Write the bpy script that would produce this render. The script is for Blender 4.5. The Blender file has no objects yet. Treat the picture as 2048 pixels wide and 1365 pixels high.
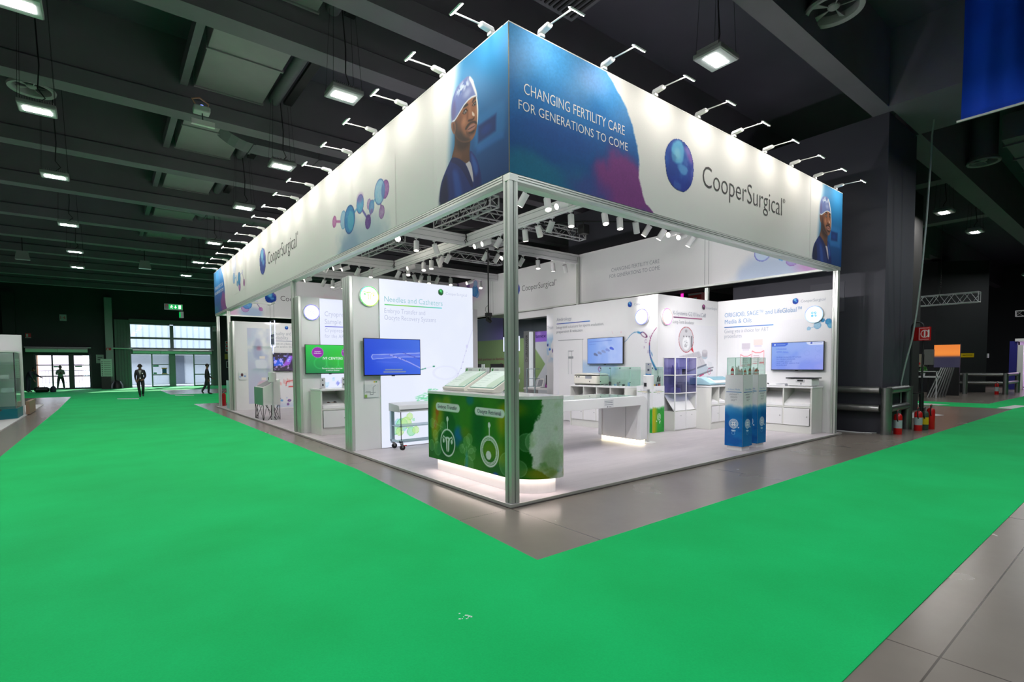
import bpy, bmesh, math, random
import numpy as np
from mathutils import Vector, Matrix, Euler

SC = bpy.context.scene
COL = SC.collection
PI = math.pi
rnd = random.Random(7)

# ------------------------------------------------------------------ camera
cam_d = bpy.data.cameras.new('camera')
cam_d.sensor_fit = 'HORIZONTAL'
cam_d.sensor_width = 36.0
cam_d.lens = 36.0 * 1033.3346 / 2048.0
cam_d.shift_x = 0.0
cam_d.shift_y = (777.2947 - 682.5) / 2048.0
cam_d.clip_start = 0.05
cam_d.clip_end = 300
cam = bpy.data.objects.new('camera', cam_d)
COL.objects.link(cam)
_r = Vector((0.78478469, -0.61973558, -0.00638752))
_u = Vector((0.03259041, 0.03097353, 0.99898874))
_w = Vector((0.61891103, 0.78419924, -0.04450499))
M = Matrix(((_r.x, _u.x, -_w.x, -3.73293575), (_r.y, _u.y, -_w.y, -4.75982057),
            (_r.z, _u.z, -_w.z, 1.70), (0, 0, 0, 1)))
cam.matrix_world = M
SC.camera = cam

# ------------------------------------------------------------------ world, sun, exposure
world = bpy.data.worlds.new('daylight')
SC.world = world
world.use_nodes = True
wn = world.node_tree
wn.nodes.clear()
_bg = wn.nodes.new('ShaderNodeBackground')
_bg.inputs[0].default_value = (0.74, 0.86, 1.0, 1)
_bg.inputs[1].default_value = 5.0
_wo = wn.nodes.new('ShaderNodeOutputWorld')
wn.links.new(_bg.outputs[0], _wo.inputs[0])

sun_d = bpy.data.lights.new('sun', 'SUN')
sun_d.energy = 8.0
sun_d.angle = 0.01
sun_d.color = (1, 0.97, 0.9)
sun = bpy.data.objects.new('sun', sun_d)
COL.objects.link(sun)
sun.rotation_euler = Vector((-0.55, -1.7, -1.0)).to_track_quat('-Z', 'Y').to_euler()

SC.view_settings.view_transform = 'Standard'
SC.view_settings.look = 'None'
SC.view_settings.exposure = 0.0
SC.view_settings.gamma = 1.0
SC.view_settings.use_curve_mapping = False
SC.cycles.use_denoising = True
SC.cycles.max_bounces = 8
SC.cycles.diffuse_bounces = 4
SC.cycles.glossy_bounces = 4
SC.cycles.transparent_max_bounces = 16
SC.cycles.caustics_reflective = False
SC.cycles.caustics_refractive = False
SC.cycles.sample_clamp_indirect = 6.0

HALL_W = 70.0       # watts of each hall lamp
SPOT_W = 40.0      # watts of each track spotlight
ARM_W = 6.5        # watts of each arm lamp

def area(name, loc, size, power, color=(1, 1, 1), rot=(0, 0, 0), size_y=None, spread=PI):
    d = bpy.data.lights.new(name, 'AREA')
    d.energy = power
    d.size = size
    if size_y:
        d.shape = 'RECTANGLE'
        d.size_y = size_y
    d.color = color
    d.spread = spread
    o = bpy.data.objects.new(name, d)
    COL.objects.link(o)
    o.location = loc
    o.rotation_euler = rot
    return o

# hall lamps whose housings hang outside the frame (behind and beside the camera, and behind the stand), plus bare fill lights added to brighten the far right
HALL_COL = (0.93, 0.97, 1.0)
for _x, _y in [(-4.5, 0.6), (-0.05, 0.4), (-4.5, -4.2), (-0.05, -4.2), (4.4, -4.2), (9.0, -4.2), (13.5, -4.2), (-9, 0.5), (-9, 5), (-9, 9.2),
               (-9, 13.5), (-9, 19.4), (-9, 24.4), (-9, 29), (-13.5, 5), (-13.5, 13.5), (-4.5, -8.5), (0, -8.5), (4.4, -8.5), (-9, -4),
               (9.0, -8.5), (18.5, -4.5), (23, -4.5), (5.5, 33), (5.5, 40), (-4.5, 34), (-4.5, 40), (0.5, 36), (6, 25), (28, -1.5), (34, -1.5), (29, 6), (38, 3), (22, 5)]:
    area('hall_and_fill_light', (_x, _y, 6.7), 0.5, HALL_W, HALL_COL)

# ------------------------------------------------------------------ materials
def lin(c):
    c = np.asarray(c, dtype=float) / 255.0
    return np.where(c <= 0.04045, c / 12.92, ((c + 0.055) / 1.055) ** 2.4)

def mat(name, rgb, rough=0.5, metal=0.0, var=0.06, scale=6.0, bump=0.0, bscale=60.0, spec=0.5, emit=None, estr=0.0, alpha=None):
    m = bpy.data.materials.new(name)
    m.use_nodes = True
    nt = m.node_tree
    b = nt.nodes['Principled BSDF']
    c = lin(rgb)
    tc = nt.nodes.new('ShaderNodeTexCoord')
    no = nt.nodes.new('ShaderNodeTexNoise')
    no.inputs['Scale'].default_value = scale
    no.inputs['Detail'].default_value = 4
    nt.links.new(tc.outputs['Object'], no.inputs['Vector'])
    mx = nt.nodes.new('ShaderNodeMix')
    mx.data_type = 'RGBA'
    mx.inputs[6].default_value = (*(c * (1 - var)), 1)
    mx.inputs[7].default_value = (*np.clip(c * (1 + var), 0, 1), 1)
    nt.links.new(no.outputs['Fac'], mx.inputs[0])
    nt.links.new(mx.outputs[2], b.inputs['Base Color'])
    b.inputs['Roughness'].default_value = rough
    b.inputs['Metallic'].default_value = metal
    b.inputs['Specular IOR Level'].default_value = spec
    if bump:
        n2 = nt.nodes.new('ShaderNodeTexNoise')
        n2.inputs['Scale'].default_value = bscale
        nt.links.new(tc.outputs['Object'], n2.inputs['Vector'])
        bp = nt.nodes.new('ShaderNodeBump')
        bp.inputs['Strength'].default_value = bump
        bp.inputs['Distance'].default_value = 0.01
        nt.links.new(n2.outputs['Fac'], bp.inputs['Height'])
        nt.links.new(bp.outputs[0], b.inputs['Normal'])
    if emit is not None:
        b.inputs['Emission Color'].default_value = (*lin(emit), 1)
        b.inputs['Emission Strength'].default_value = estr
    return m

def glow(name, rgb, s):
    m = bpy.data.materials.new(name)
    m.use_nodes = True
    nt = m.node_tree
    nt.nodes.clear()
    e = nt.nodes.new('ShaderNodeEmission')
    e.inputs[0].default_value = (*lin(rgb), 1)
    e.inputs[1].default_value = s
    o = nt.nodes.new('ShaderNodeOutputMaterial')
    nt.links.new(e.outputs[0], o.inputs[0])
    return m

def glass(name, rgb, alpha=0.12, rough=0.02):
    m = bpy.data.materials.new(name)
    m.use_nodes = True
    nt = m.node_tree
    nt.nodes.clear()
    t = nt.nodes.new('ShaderNodeBsdfTransparent')
    t.inputs[0].default_value = (*lin(rgb), 1)
    g = nt.nodes.new('ShaderNodeBsdfGlossy')
    g.inputs['Roughness'].default_value = rough
    g.inputs[0].default_value = (1, 1, 1, 1)
    f = nt.nodes.new('ShaderNodeLayerWeight')
    f.inputs[0].default_value = 0.5
    pw = nt.nodes.new('ShaderNodeMath')
    pw.operation = 'POWER'
    pw.inputs[1].default_value = 4.0
    nt.links.new(f.outputs['Facing'], pw.inputs[0])
    ma = nt.nodes.new('ShaderNodeMath')
    ma.operation = 'MULTIPLY_ADD'
    ma.inputs[1].default_value = 0.5
    ma.inputs[2].default_value = alpha * 0.2
    nt.links.new(pw.outputs[0], ma.inputs[0])
    mx = nt.nodes.new('ShaderNodeMixShader')
    nt.links.new(ma.outputs[0], mx.inputs[0])
    nt.links.new(t.outputs[0], mx.inputs[1])
    nt.links.new(g.outputs[0], mx.inputs[2])
    o = nt.nodes.new('ShaderNodeOutputMaterial')
    nt.links.new(mx.outputs[0], o.inputs[0])
    return m

def print_mat(name, emit=0.0, rough=0.55, weave=True):
    m = bpy.data.materials.new(name)
    m.use_nodes = True
    nt = m.node_tree
    a = nt.nodes.new('ShaderNodeVertexColor')
    a.layer_name = 'Col'
    b = nt.nodes['Principled BSDF']
    if emit:
        b.inputs['Base Color'].default_value = (0.02, 0.02, 0.02, 1)
        nt.links.new(a.outputs[0], b.inputs['Emission Color'])
        b.inputs['Emission Strength'].default_value = emit
        b.inputs['Roughness'].default_value = 0.35
    else:
        tc = nt.nodes.new('ShaderNodeTexCoord')
        no = nt.nodes.new('ShaderNodeTexNoise')
        no.inputs['Scale'].default_value = 90
        nt.links.new(tc.outputs['Object'], no.inputs['Vector'])
        mp = nt.nodes.new('ShaderNodeMapRange')
        mp.inputs[3].default_value = 0.94
        mp.inputs[4].default_value = 1.06
        nt.links.new(no.outputs['Fac'], mp.inputs[0])
        mx = nt.nodes.new('ShaderNodeMix')
        mx.data_type = 'RGBA'
        mx.blend_type = 'MULTIPLY'
        mx.inputs[0].default_value = 1.0
        nt.links.new(a.outputs[0], mx.inputs[6])
        nt.links.new(mp.outputs[0], mx.inputs[7])
        nt.links.new(mx.outputs[2], b.inputs['Base Color'])
        b.inputs['Roughness'].default_value = rough
        b.inputs['Specular IOR Level'].default_value = 0.25
    return m

# ------------------------------------------------------------------ objects
def tag(o, label, cat, group=None, kind=None):
    if label: o['label'] = label
    if cat: o['category'] = cat
    if group: o['group'] = group
    if kind: o['kind'] = kind
    return o

def thing(name, label, cat, loc=(0, 0, 0), rotz=0.0, group=None):
    o = bpy.data.objects.new(name, None)
    o.empty_display_size = 0.1
    COL.objects.link(o)
    o.location = loc
    o.rotation_euler = (0, 0, rotz)
    return tag(o, label, cat, group)

def wloc(o):
    v = Vector((0, 0, 0))
    while o is not None:
        v += Vector(o.location)
        o = o.parent
    return v

class MB:
    """collects shapes into one mesh (world or local coordinates)"""
    def __init__(s):
        s.bm = bmesh.new()
    def box(s, x0, y0, z0, x1, y1, z1):
        v = [s.bm.verts.new(p) for p in [(x0, y0, z0), (x1, y0, z0), (x1, y1, z0), (x0, y1, z0), (x0, y0, z1), (x1, y0, z1), (x1, y1, z1), (x0, y1, z1)]]
        for f in [(0, 3, 2, 1), (4, 5, 6, 7), (0, 1, 5, 4), (1, 2, 6, 5), (2, 3, 7, 6), (3, 0, 4, 7)]:
            s.bm.faces.new([v[i] for i in f])
        return s
    def prism(s, pts, vec):
        vec = Vector(vec)
        a = [s.bm.verts.new(p) for p in pts]
        b = [s.bm.verts.new(Vector(p) + vec) for p in pts]
        n = len(pts)
        s.bm.faces.new(a[::-1])
        s.bm.faces.new(b)
        for i in range(n):
            s.bm.faces.new([a[i], a[(i + 1) % n], b[(i + 1) % n], b[i]])
        return s
    def face(s, pts):
        s.bm.faces.new([s.bm.verts.new(p) for p in pts])
        return s
    def tube(s, pts, r, n=8, cap=True):
        pts = [Vector(p) for p in pts]
        rs = r if isinstance(r, (list, tuple)) else [r] * len(pts)
        rings = []
        prev = None
        for i, p in enumerate(pts):
            t = (pts[min(i + 1, len(pts) - 1)] - pts[max(i - 1, 0)])
            if t.length < 1e-9: t = Vector((0, 0, 1))
            t.normalize()
            if prev is None:
                a = t.cross(Vector((0, 0, 1)))
                if a.length < 1e-3: a = t.cross(Vector((1, 0, 0)))
            else:
                a = prev - t * prev.dot(t)
                if a.length < 1e-6: a = t.cross(Vector((1, 0, 0)))
            a.normalize()
            prev = a
            b = t.cross(a)
            rings.append([s.bm.verts.new(p + (a * math.cos(2 * PI * k / n) + b * math.sin(2 * PI * k / n)) * rs[i]) for k in range(n)])
        for i in range(len(rings) - 1):
            for k in range(n):
                s.bm.faces.new([rings[i][k], rings[i][(k + 1) % n], rings[i + 1][(k + 1) % n], rings[i + 1][k]])
        if cap:
            s.bm.faces.new(rings[0][::-1])
            s.bm.faces.new(rings[-1])
        return s
    def cyl(s, c, r, h, n=20, axis='z'):
        c = Vector(c)
        d = {'x': Vector((h, 0, 0)), 'y': Vector((0, h, 0)), 'z': Vector((0, 0, h))}[axis]
        return s.tube([c, c + d], r, n)
    def lathe(s, prof, c=(0, 0, 0), n=24):
        c = Vector(c)
        rings = []
        for r, z in prof:
            rings.append([s.bm.verts.new(c + Vector((r * math.cos(2 * PI * k / n), r * math.sin(2 * PI * k / n), z))) for k in range(n)] if r > 1e-6 else [s.bm.verts.new(c + Vector((0, 0, z)))])
        for a, b in zip(rings[:-1], rings[1:]):
            for k in range(n):
                if len(a) == 1 and len(b) == 1: continue
                if len(a) == 1: s.bm.faces.new([a[0], b[(k + 1) % n], b[k]])
                elif len(b) == 1: s.bm.faces.new([a[k], a[(k + 1) % n], b[0]])
                else: s.bm.faces.new([a[k], a[(k + 1) % n], b[(k + 1) % n], b[k]])
        return s
    def sphere(s, c, r, n=14, sz=1.0):
        prof = [(r * math.sin(PI * i / n), -r * sz * math.cos(PI * i / n)) for i in range(n + 1)]
        prof[0] = (0, -r * sz); prof[-1] = (0, r * sz)
        return s.lathe(prof, c, n * 2)
    def build(s, name, m, parent=None, world=True, bevel=0.0, smooth=False, segs=2):
        bmesh.ops.recalc_face_normals(s.bm, faces=s.bm.faces)
        if parent is not None and world:
            bmesh.ops.translate(s.bm, verts=s.bm.verts, vec=-wloc(parent))
        me = bpy.data.meshes.new(name)
        s.bm.to_mesh(me)
        s.bm.free()
        me.materials.append(m)
        o = bpy.data.objects.new(name, me)
        COL.objects.link(o)
        if parent is not None: o.parent = parent
        if smooth:
            for p in me.polygons: p.use_smooth = True
            me.set_sharp_from_angle(angle=math.radians(40))
        if bevel:
            b = o.modifiers.new('bevel', 'BEVEL')
            b.width = bevel
            b.segments = segs
            b.limit_method = 'ANGLE'
        return o

def origin_to_base(o):
    """give a single-mesh thing an origin at the middle of its foot"""
    me = o.data
    co = np.empty(len(me.vertices) * 3)
    me.vertices.foreach_get('co', co)
    co = co.reshape(-1, 3)
    lo, hi = co.min(0), co.max(0)
    b = np.array([(lo[0] + hi[0]) / 2, (lo[1] + hi[1]) / 2, lo[2]])
    me.vertices.foreach_set('co', (co - b).ravel())
    o.location = b
    return o

def dup(root, loc, rotz=None, label=None, name=None):
    r = root.copy()
    COL.objects.link(r)
    r.location = loc
    if rotz is not None: r.rotation_euler = (0, 0, rotz)
    if label: r['label'] = label
    for ch in list(root.children):
        c = ch.copy()
        COL.objects.link(c)
        c.parent = r
        for g in list(ch.children):
            d = g.copy()
            COL.objects.link(d)
            d.parent = c
            for h in list(g.children):
                e = h.copy()
                COL.objects.link(e)
                e.parent = d
    return r

def struct(name, mb, m, **k):
    o = mb.build(name, m, None, **k)
    o['kind'] = 'structure'
    return o

# ------------------------------------------------------------------ lettering
_TX = {}
def _text_verts(s, thin):
    key = (s, thin)
    if key in _TX: return _TX[key]
    cu = bpy.data.curves.new('t', 'FONT')
    cu.body = s
    cu.size = 1.0
    cu.fill_mode = 'FRONT'
    cu.resolution_u = 3
    cu.offset = thin
    o = bpy.data.objects.new('t', cu)
    COL.objects.link(o)
    dg = bpy.context.evaluated_depsgraph_get()
    me = bpy.data.meshes.new_from_object(o.evaluated_get(dg))
    co = np.empty(len(me.vertices) * 3)
    me.vertices.foreach_get('co', co)
    co = co.reshape(-1, 3)[:, :2].copy()
    faces = [tuple(p.vertices) for p in me.polygons]
    bpy.data.objects.remove(o)
    bpy.data.meshes.remove(me)
    _TX[key] = (co, faces)
    return _TX[key]

CAPH = None
def lettering(name, parent, s, P0, right, width, cap, m, up=(0, 0, 1), thin=0.0, align='L'):
    """P0 world point of baseline left; fitted to width (m) and cap height (m)"""
    global CAPH
    if CAPH is None:
        c, _f = _text_verts('H', 0.0)
        CAPH = c[:, 1].max() - c[:, 1].min()
    co, faces = _text_verts(s, thin)
    lo, hi = co[:, 0].min(), co[:, 0].max()
    sx = width / (hi - lo) if width else cap / CAPH
    sy = cap / CAPH
    right = np.array(right, float)
    up = np.array(up, float)
    x = (co[:, 0] - lo) * sx
    if align == 'C': x = x - (hi - lo) * sx / 2
    p = np.array(P0, float)[None] + x[:, None] * right[None] + (co[:, 1] * sy)[:, None] * up[None]
    if parent is not None: p = p - np.array(wloc(parent))[None]
    me = bpy.data.meshes.new(name)
    me.from_pydata(p.tolist(), [], faces)
    me.materials.append(m)
    o = bpy.data.objects.new(name, me)
    COL.objects.link(o)
    if parent is not None: o.parent = parent
    return o

# ------------------------------------------------------------------ printed pictures (vertex-coloured flat meshes on flat panels)
def vnoise(U, V, scale, seed=0, octv=4):
    out = np.zeros_like(U)
    amp, tot = 1.0, 0.0
    for o in range(octv):
        x, y = U * scale + 37.1 * seed + 11.3 * o, V * scale + 17.7 * seed + 5.9 * o
        xi, yi = np.floor(x), np.floor(y)
        fx, fy = x - xi, y - yi
        fx, fy = fx * fx * (3 - 2 * fx), fy * fy * (3 - 2 * fy)
        def h(a, b):
            v = np.sin(a * 127.1 + b * 311.7 + seed * 74.7 + o * 13.3) * 43758.5453
            return v - np.floor(v)
        n = (h(xi, yi) * (1 - fx) + h(xi + 1, yi) * fx) * (1 - fy) + (h(xi, yi + 1) * (1 - fx) + h(xi + 1, yi + 1) * fx) * fy
        out += amp * n
        tot += amp
        amp *= 0.5
        scale *= 2.0
    return out / tot

def chaikin(p, k=2):
    p = np.asarray(p, float)
    for _ in range(k):
        q = np.roll(p, -1, 0)
        p = np.stack([0.75 * p + 0.25 * q, 0.25 * p + 0.75 * q], 1).reshape(-1, 2)
    return p

def sstep(a, b, x):
    t = np.clip((x - a) / (b - a), 0, 1)
    return t * t * (3 - 2 * t)

class Art:
    def __init__(s, a0, a1, z0, z1, da, bg=(236, 236, 236), dz=None):
        na = max(2, int(round(abs(a1 - a0) / da)) + 1)
        nz = max(2, int(round(abs(z1 - z0) / (dz or da))) + 1)
        s.U, s.V = np.meshgrid(np.linspace(a0, a1, na), np.linspace(z0, z1, nz))
        s.img = np.ones((nz, na, 3)) * np.array(bg, float)
        s.mask = None
    def sdf(s, pts, smooth=2):
        p = chaikin(pts, smooth) if smooth else np.asarray(pts, float)
        q = np.roll(p, -1, 0)
        d = np.full(s.U.shape, 1e9)
        ins = np.zeros(s.U.shape, bool)
        for (ax, ay), (bx, by) in zip(p, q):
            ex, ey = bx - ax, by - ay
            L = ex * ex + ey * ey + 1e-12
            t = np.clip(((s.U - ax) * ex + (s.V - ay) * ey) / L, 0, 1)
            d = np.minimum(d, (s.U - ax - t * ex) ** 2 + (s.V - ay - t * ey) ** 2)
            c = ((ay > s.V) != (by > s.V)) & (s.U < ex * (s.V - ay) / (ey if abs(ey) > 1e-12 else 1e-12) + ax)
            ins ^= c
        d = np.sqrt(d)
        return np.where(ins, -d, d)
    def put(s, a, col):
        a = np.clip(a, 0, 1)[..., None]
        col = np.asarray(col, float)
        s.img = s.img * (1 - a) + col * a
        return s
    def poly(s, pts, col, soft=0.006, alpha=1.0, smooth=2):
        d = s.sdf(pts, smooth)
        return s.put(alpha * (1 - sstep(-soft, soft, d)), col)
    def ell(s, c, rx, ry, col, soft=0.15, alpha=1.0):
        d = np.sqrt(((s.U - c[0]) / rx) ** 2 + ((s.V - c[1]) / ry) ** 2)
        return s.put(alpha * (1 - sstep(1 - soft, 1 + soft * 0.2, d)), col)
    def ring(s, c, rx, ry, w, col, alpha=1.0, soft=None):
        d = np.abs(np.sqrt(((s.U - c[0]) / rx) ** 2 + ((s.V - c[1]) / ry) ** 2) - 1) * min(rx, ry)
        soft = soft or w * 0.5
        return s.put(alpha * (1 - sstep(w / 2 - soft / 2, w / 2 + soft / 2, d)), col)
    def line(s, pts, w, col, alpha=1.0, soft=None, w2=None):
        soft = soft or w * 0.5
        n = len(pts) - 1
        A = np.zeros(s.U.shape)
        for i in range(n):
            (ax, ay), (bx, by) = pts[i], pts[i + 1]
            ex, ey = bx - ax, by - ay
            t = np.clip(((s.U - ax) * ex + (s.V - ay) * ey) / (ex * ex + ey * ey + 1e-12), 0, 1)
            d = np.sqrt((s.U - ax - t * ex) ** 2 + (s.V - ay - t * ey) ** 2)
            ww = w if w2 is None else w + (w2 - w) * (i + t) / n
            A = np.maximum(A, 1 - sstep(ww / 2 - soft / 2, ww / 2 + soft / 2, d))
        return s.put(alpha * A, col)
    def rect(s, a0, a1, z0, z1, col, alpha=1.0, soft=0.004):
        lo, hi = min(a0, a1), max(a0, a1)
        m = sstep(lo - soft, lo + soft, s.U) * (1 - sstep(hi - soft, hi + soft, s.U)) * sstep(z0 - soft, z0 + soft, s.V) * (1 - sstep(z1 - soft, z1 + soft, s.V))
        return s.put(alpha * m, col)
    def cell(s, c, r, col, edge, alpha=0.85, ry=None):
        """a watercolour bubble with a darker rim"""
        ry = ry or r
        d = np.sqrt(((s.U - c[0]) / r) ** 2 + ((s.V - c[1]) / ry) ** 2)
        n = vnoise(s.U, s.V, 5 / r, int(abs(c[0] * 100)) % 17, 3)
        s.put(alpha * (1 - sstep(0.95, 1.0, d)) * (0.55 + 0.45 * n + 0.25 * d), col)
        s.put(alpha * (1 - sstep(0.97, 1.02, d)) * sstep(0.84, 0.97, d), edge)
        return s
    def build(s, name, m, parent, fn):
        """fn(U, V) -> x, y, z world arrays"""
        x, y, z = fn(s.U, s.V)
        x, y, z = [np.broadcast_to(np.asarray(v, float), s.U.shape) for v in (x, y, z)]
        co = np.stack([x, y, z], -1).reshape(-1, 3)
        if parent is not None: co = co - np.array(wloc(parent))[None]
        nz, na = s.U.shape
        idx = np.arange(nz * na).reshape(nz, na)
        f = np.stack([idx[:-1, :-1], idx[:-1, 1:], idx[1:, 1:], idx[1:, :-1]], -1).reshape(-1, 4)
        cols = lin(np.clip(s.img, 0, 255)).reshape(-1, 3)
        if s.mask is not None:
            mk = s.mask.reshape(-1)
            f = f[mk[f].all(1)]
            used = np.unique(f)
            re = np.full(nz * na, -1)
            re[used] = np.arange(len(used))
            f = re[f]
            co = co[used]
            cols = cols[used]
        me = bpy.data.meshes.new(name)
        me.vertices.add(len(co))
        me.vertices.foreach_set('co', co.ravel())
        me.loops.add(len(f) * 4)
        me.loops.foreach_set('vertex_index', f.ravel().astype(np.int32))
        me.polygons.add(len(f))
        me.polygons.foreach_set('loop_start', np.arange(0, len(f) * 4, 4, dtype=np.int32))
        me.polygons.foreach_set('loop_total', np.full(len(f), 4, dtype=np.int32))
        ca = me.color_attributes.new('Col', 'FLOAT_COLOR', 'POINT')
        ca.data.foreach_set('color', np.concatenate([cols, np.ones((len(cols), 1))], 1).ravel())
        me.update()
        me.validate()
        me.materials.append(m)
        o = bpy.data.objects.new(name, me)
        COL.objects.link(o)
        if parent is not None: o.parent = parent
        return o

def onX(c, n=0.003):
    """plane X=c looked at from -X; coordinate = world Y"""
    return lambda U, V: (c - n, U, V)
def onY(c, n=0.003):
    """plane Y=c looked at from -Y; coordinate = world X"""
    return lambda U, V: (U, c - n, V)
RX = (0, -1, 0)     # reading direction on an X plane
RY = (1, 0, 0)      # reading direction on a Y plane
ORD = ['first', 'second', 'third', 'fourth', 'fifth', 'sixth', 'seventh', 'eighth', 'ninth', 'tenth', 'eleventh', 'twelfth', 'thirteenth',
       'fourteenth', 'fifteenth', 'sixteenth', 'seventeenth', 'eighteenth', 'nineteenth', 'twentieth']

# ------------------------------------------------------------------ palette
m_white = mat('white_paint', (238, 237, 238), 0.45, var=0.012)
m_panel = mat('white_fabric', (232, 232, 232), 0.7, var=0.01, spec=0.2)
m_alu = mat('anodised_aluminium', (206, 210, 204), 0.35, 0.55, var=0.03)
m_alu_d = mat('aluminium_groove', (96, 104, 98), 0.5, 0.4, var=0.05)
m_steel = mat('galvanised_steel', (150, 152, 150), 0.35, 0.9, var=0.12, scale=9)
m_truss = mat('bright_aluminium', (206, 207, 210), 0.35, 0.25, var=0.05)
m_chrome = mat('chrome', (200, 200, 204), 0.15, 1.0, var=0.02)
m_black = mat('black_plastic', (22, 22, 24), 0.4, var=0.1)
m_dark = mat('dark_metal', (40, 41, 43), 0.5, 0.3, var=0.1)
m_rubber = mat('black_rubber', (28, 28, 30), 0.7, var=0.1)
m_red = mat('red_enamel', (200, 22, 24), 0.35, var=0.05)
m_yellow = mat('yellow_paint', (226, 190, 20), 0.5, var=0.05)
m_grey = mat('grey_paint', (150, 152, 155), 0.5, var=0.04)
m_lgrey = mat('light_grey_paint', (205, 207, 209), 0.45, var=0.02)
m_cream = mat('cream_plastic', (238, 234, 222), 0.4, var=0.015)
m_ink = mat('dark_grey_ink', (58, 58, 62), 0.6, var=0.03)
m_ink_l = mat('soft_grey_ink', (150, 152, 160), 0.6, var=0.02)
m_ink_white = mat('white_ink', (245, 246, 248), 0.6, var=0.01)
m_ink_blue = mat('soft_blue_ink', (128, 166, 208), 0.6, var=0.02)
m_ink_navy = mat('navy_ink', (38, 62, 84), 0.6, var=0.02)
m_print = print_mat('printed_fabric')
m_print_s = print_mat('printed_card', rough=0.4)
m_backlit = print_mat('backlit_print', emit=1.0)
m_screen = print_mat('lit_screen', emit=0.95)
m_glass = glass('clear_glass', (252, 254, 253), 0.12)
m_glass_g = glass('greenish_glass', (244, 251, 248), 0.2)
m_glass_edge = mat('glass_edge', (150, 205, 185), 0.2, var=0.03)
m_acryl = glass('clear_acrylic', (250, 252, 253), 0.2)

# ================================================================== THE HALL
def floor_mat():
    m = bpy.data.materials.new('polished_concrete')
    m.use_nodes = True
    nt = m.node_tree
    b = nt.nodes['Principled BSDF']
    tc = nt.nodes.new('ShaderNodeTexCoord')
    n1 = nt.nodes.new('ShaderNodeTexNoise'); n1.inputs['Scale'].default_value = 0.7; n1.inputs['Detail'].default_value = 8
    n2 = nt.nodes.new('ShaderNodeTexNoise'); n2.inputs['Scale'].default_value = 9; n2.inputs['Detail'].default_value = 6
    for n in (n1, n2): nt.links.new(tc.outputs['Object'], n.inputs['Vector'])
    cr = nt.nodes.new('ShaderNodeValToRGB')
    cr.color_ramp.elements[0].position = 0.1; cr.color_ramp.elements[0].color = (*lin((118, 110, 102)), 1)
    cr.color_ramp.elements[1].position = 0.9; cr.color_ramp.elements[1].color = (*lin((138, 130, 121)), 1)
    nt.links.new(n1.outputs['Fac'], cr.inputs[0])
    cr2 = nt.nodes.new('ShaderNodeValToRGB')
    cr2.color_ramp.elements[0].position = 0.15; cr2.color_ramp.elements[0].color = (0.95, 0.95, 0.95, 1)
    cr2.color_ramp.elements[1].position = 0.9; cr2.color_ramp.elements[1].color = (1, 1, 1, 1)
    nt.links.new(n2.outputs['Fac'], cr2.inputs[0])
    mx = nt.nodes.new('ShaderNodeMix'); mx.data_type = 'RGBA'; mx.blend_type = 'MULTIPLY'; mx.inputs[0].default_value = 1
    nt.links.new(cr.outputs[0], mx.inputs[6]); nt.links.new(cr2.outputs[0], mx.inputs[7])
    br = nt.nodes.new('ShaderNodeTexBrick')
    br.offset = 0; br.inputs['Scale'].default_value = 1; br.inputs['Brick Width'].default_value = 4.0; br.inputs['Row Height'].default_value = 4.0
    br.inputs['Mortar Size'].default_value = 0.006; br.inputs['Mortar'].default_value = (0.35, 0.35, 0.35, 1)
    br.inputs['Color1'].default_value = (1, 1, 1, 1); br.inputs['Color2'].default_value = (0.94, 0.94, 0.94, 1)
    nt.links.new(tc.outputs['Object'], br.inputs['Vector'])
    m2 = nt.nodes.new('ShaderNodeMix'); m2.data_type = 'RGBA'; m2.blend_type = 'MULTIPLY'; m2.inputs[0].default_value = 1
    nt.links.new(mx.outputs[2], m2.inputs[6]); nt.links.new(br.outputs['Color'], m2.inputs[7])
    nt.links.new(m2.outputs[2], b.inputs['Base Color'])
    mr = nt.nodes.new('ShaderNodeMapRange'); mr.inputs[3].default_value = 0.24; mr.inputs[4].default_value = 0.29
    nt.links.new(n1.outputs['Fac'], mr.inputs[0]); nt.links.new(mr.outputs[0], b.inputs['Roughness'])
    b.inputs['Specular IOR Level'].default_value = 0.6
    return m

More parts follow.
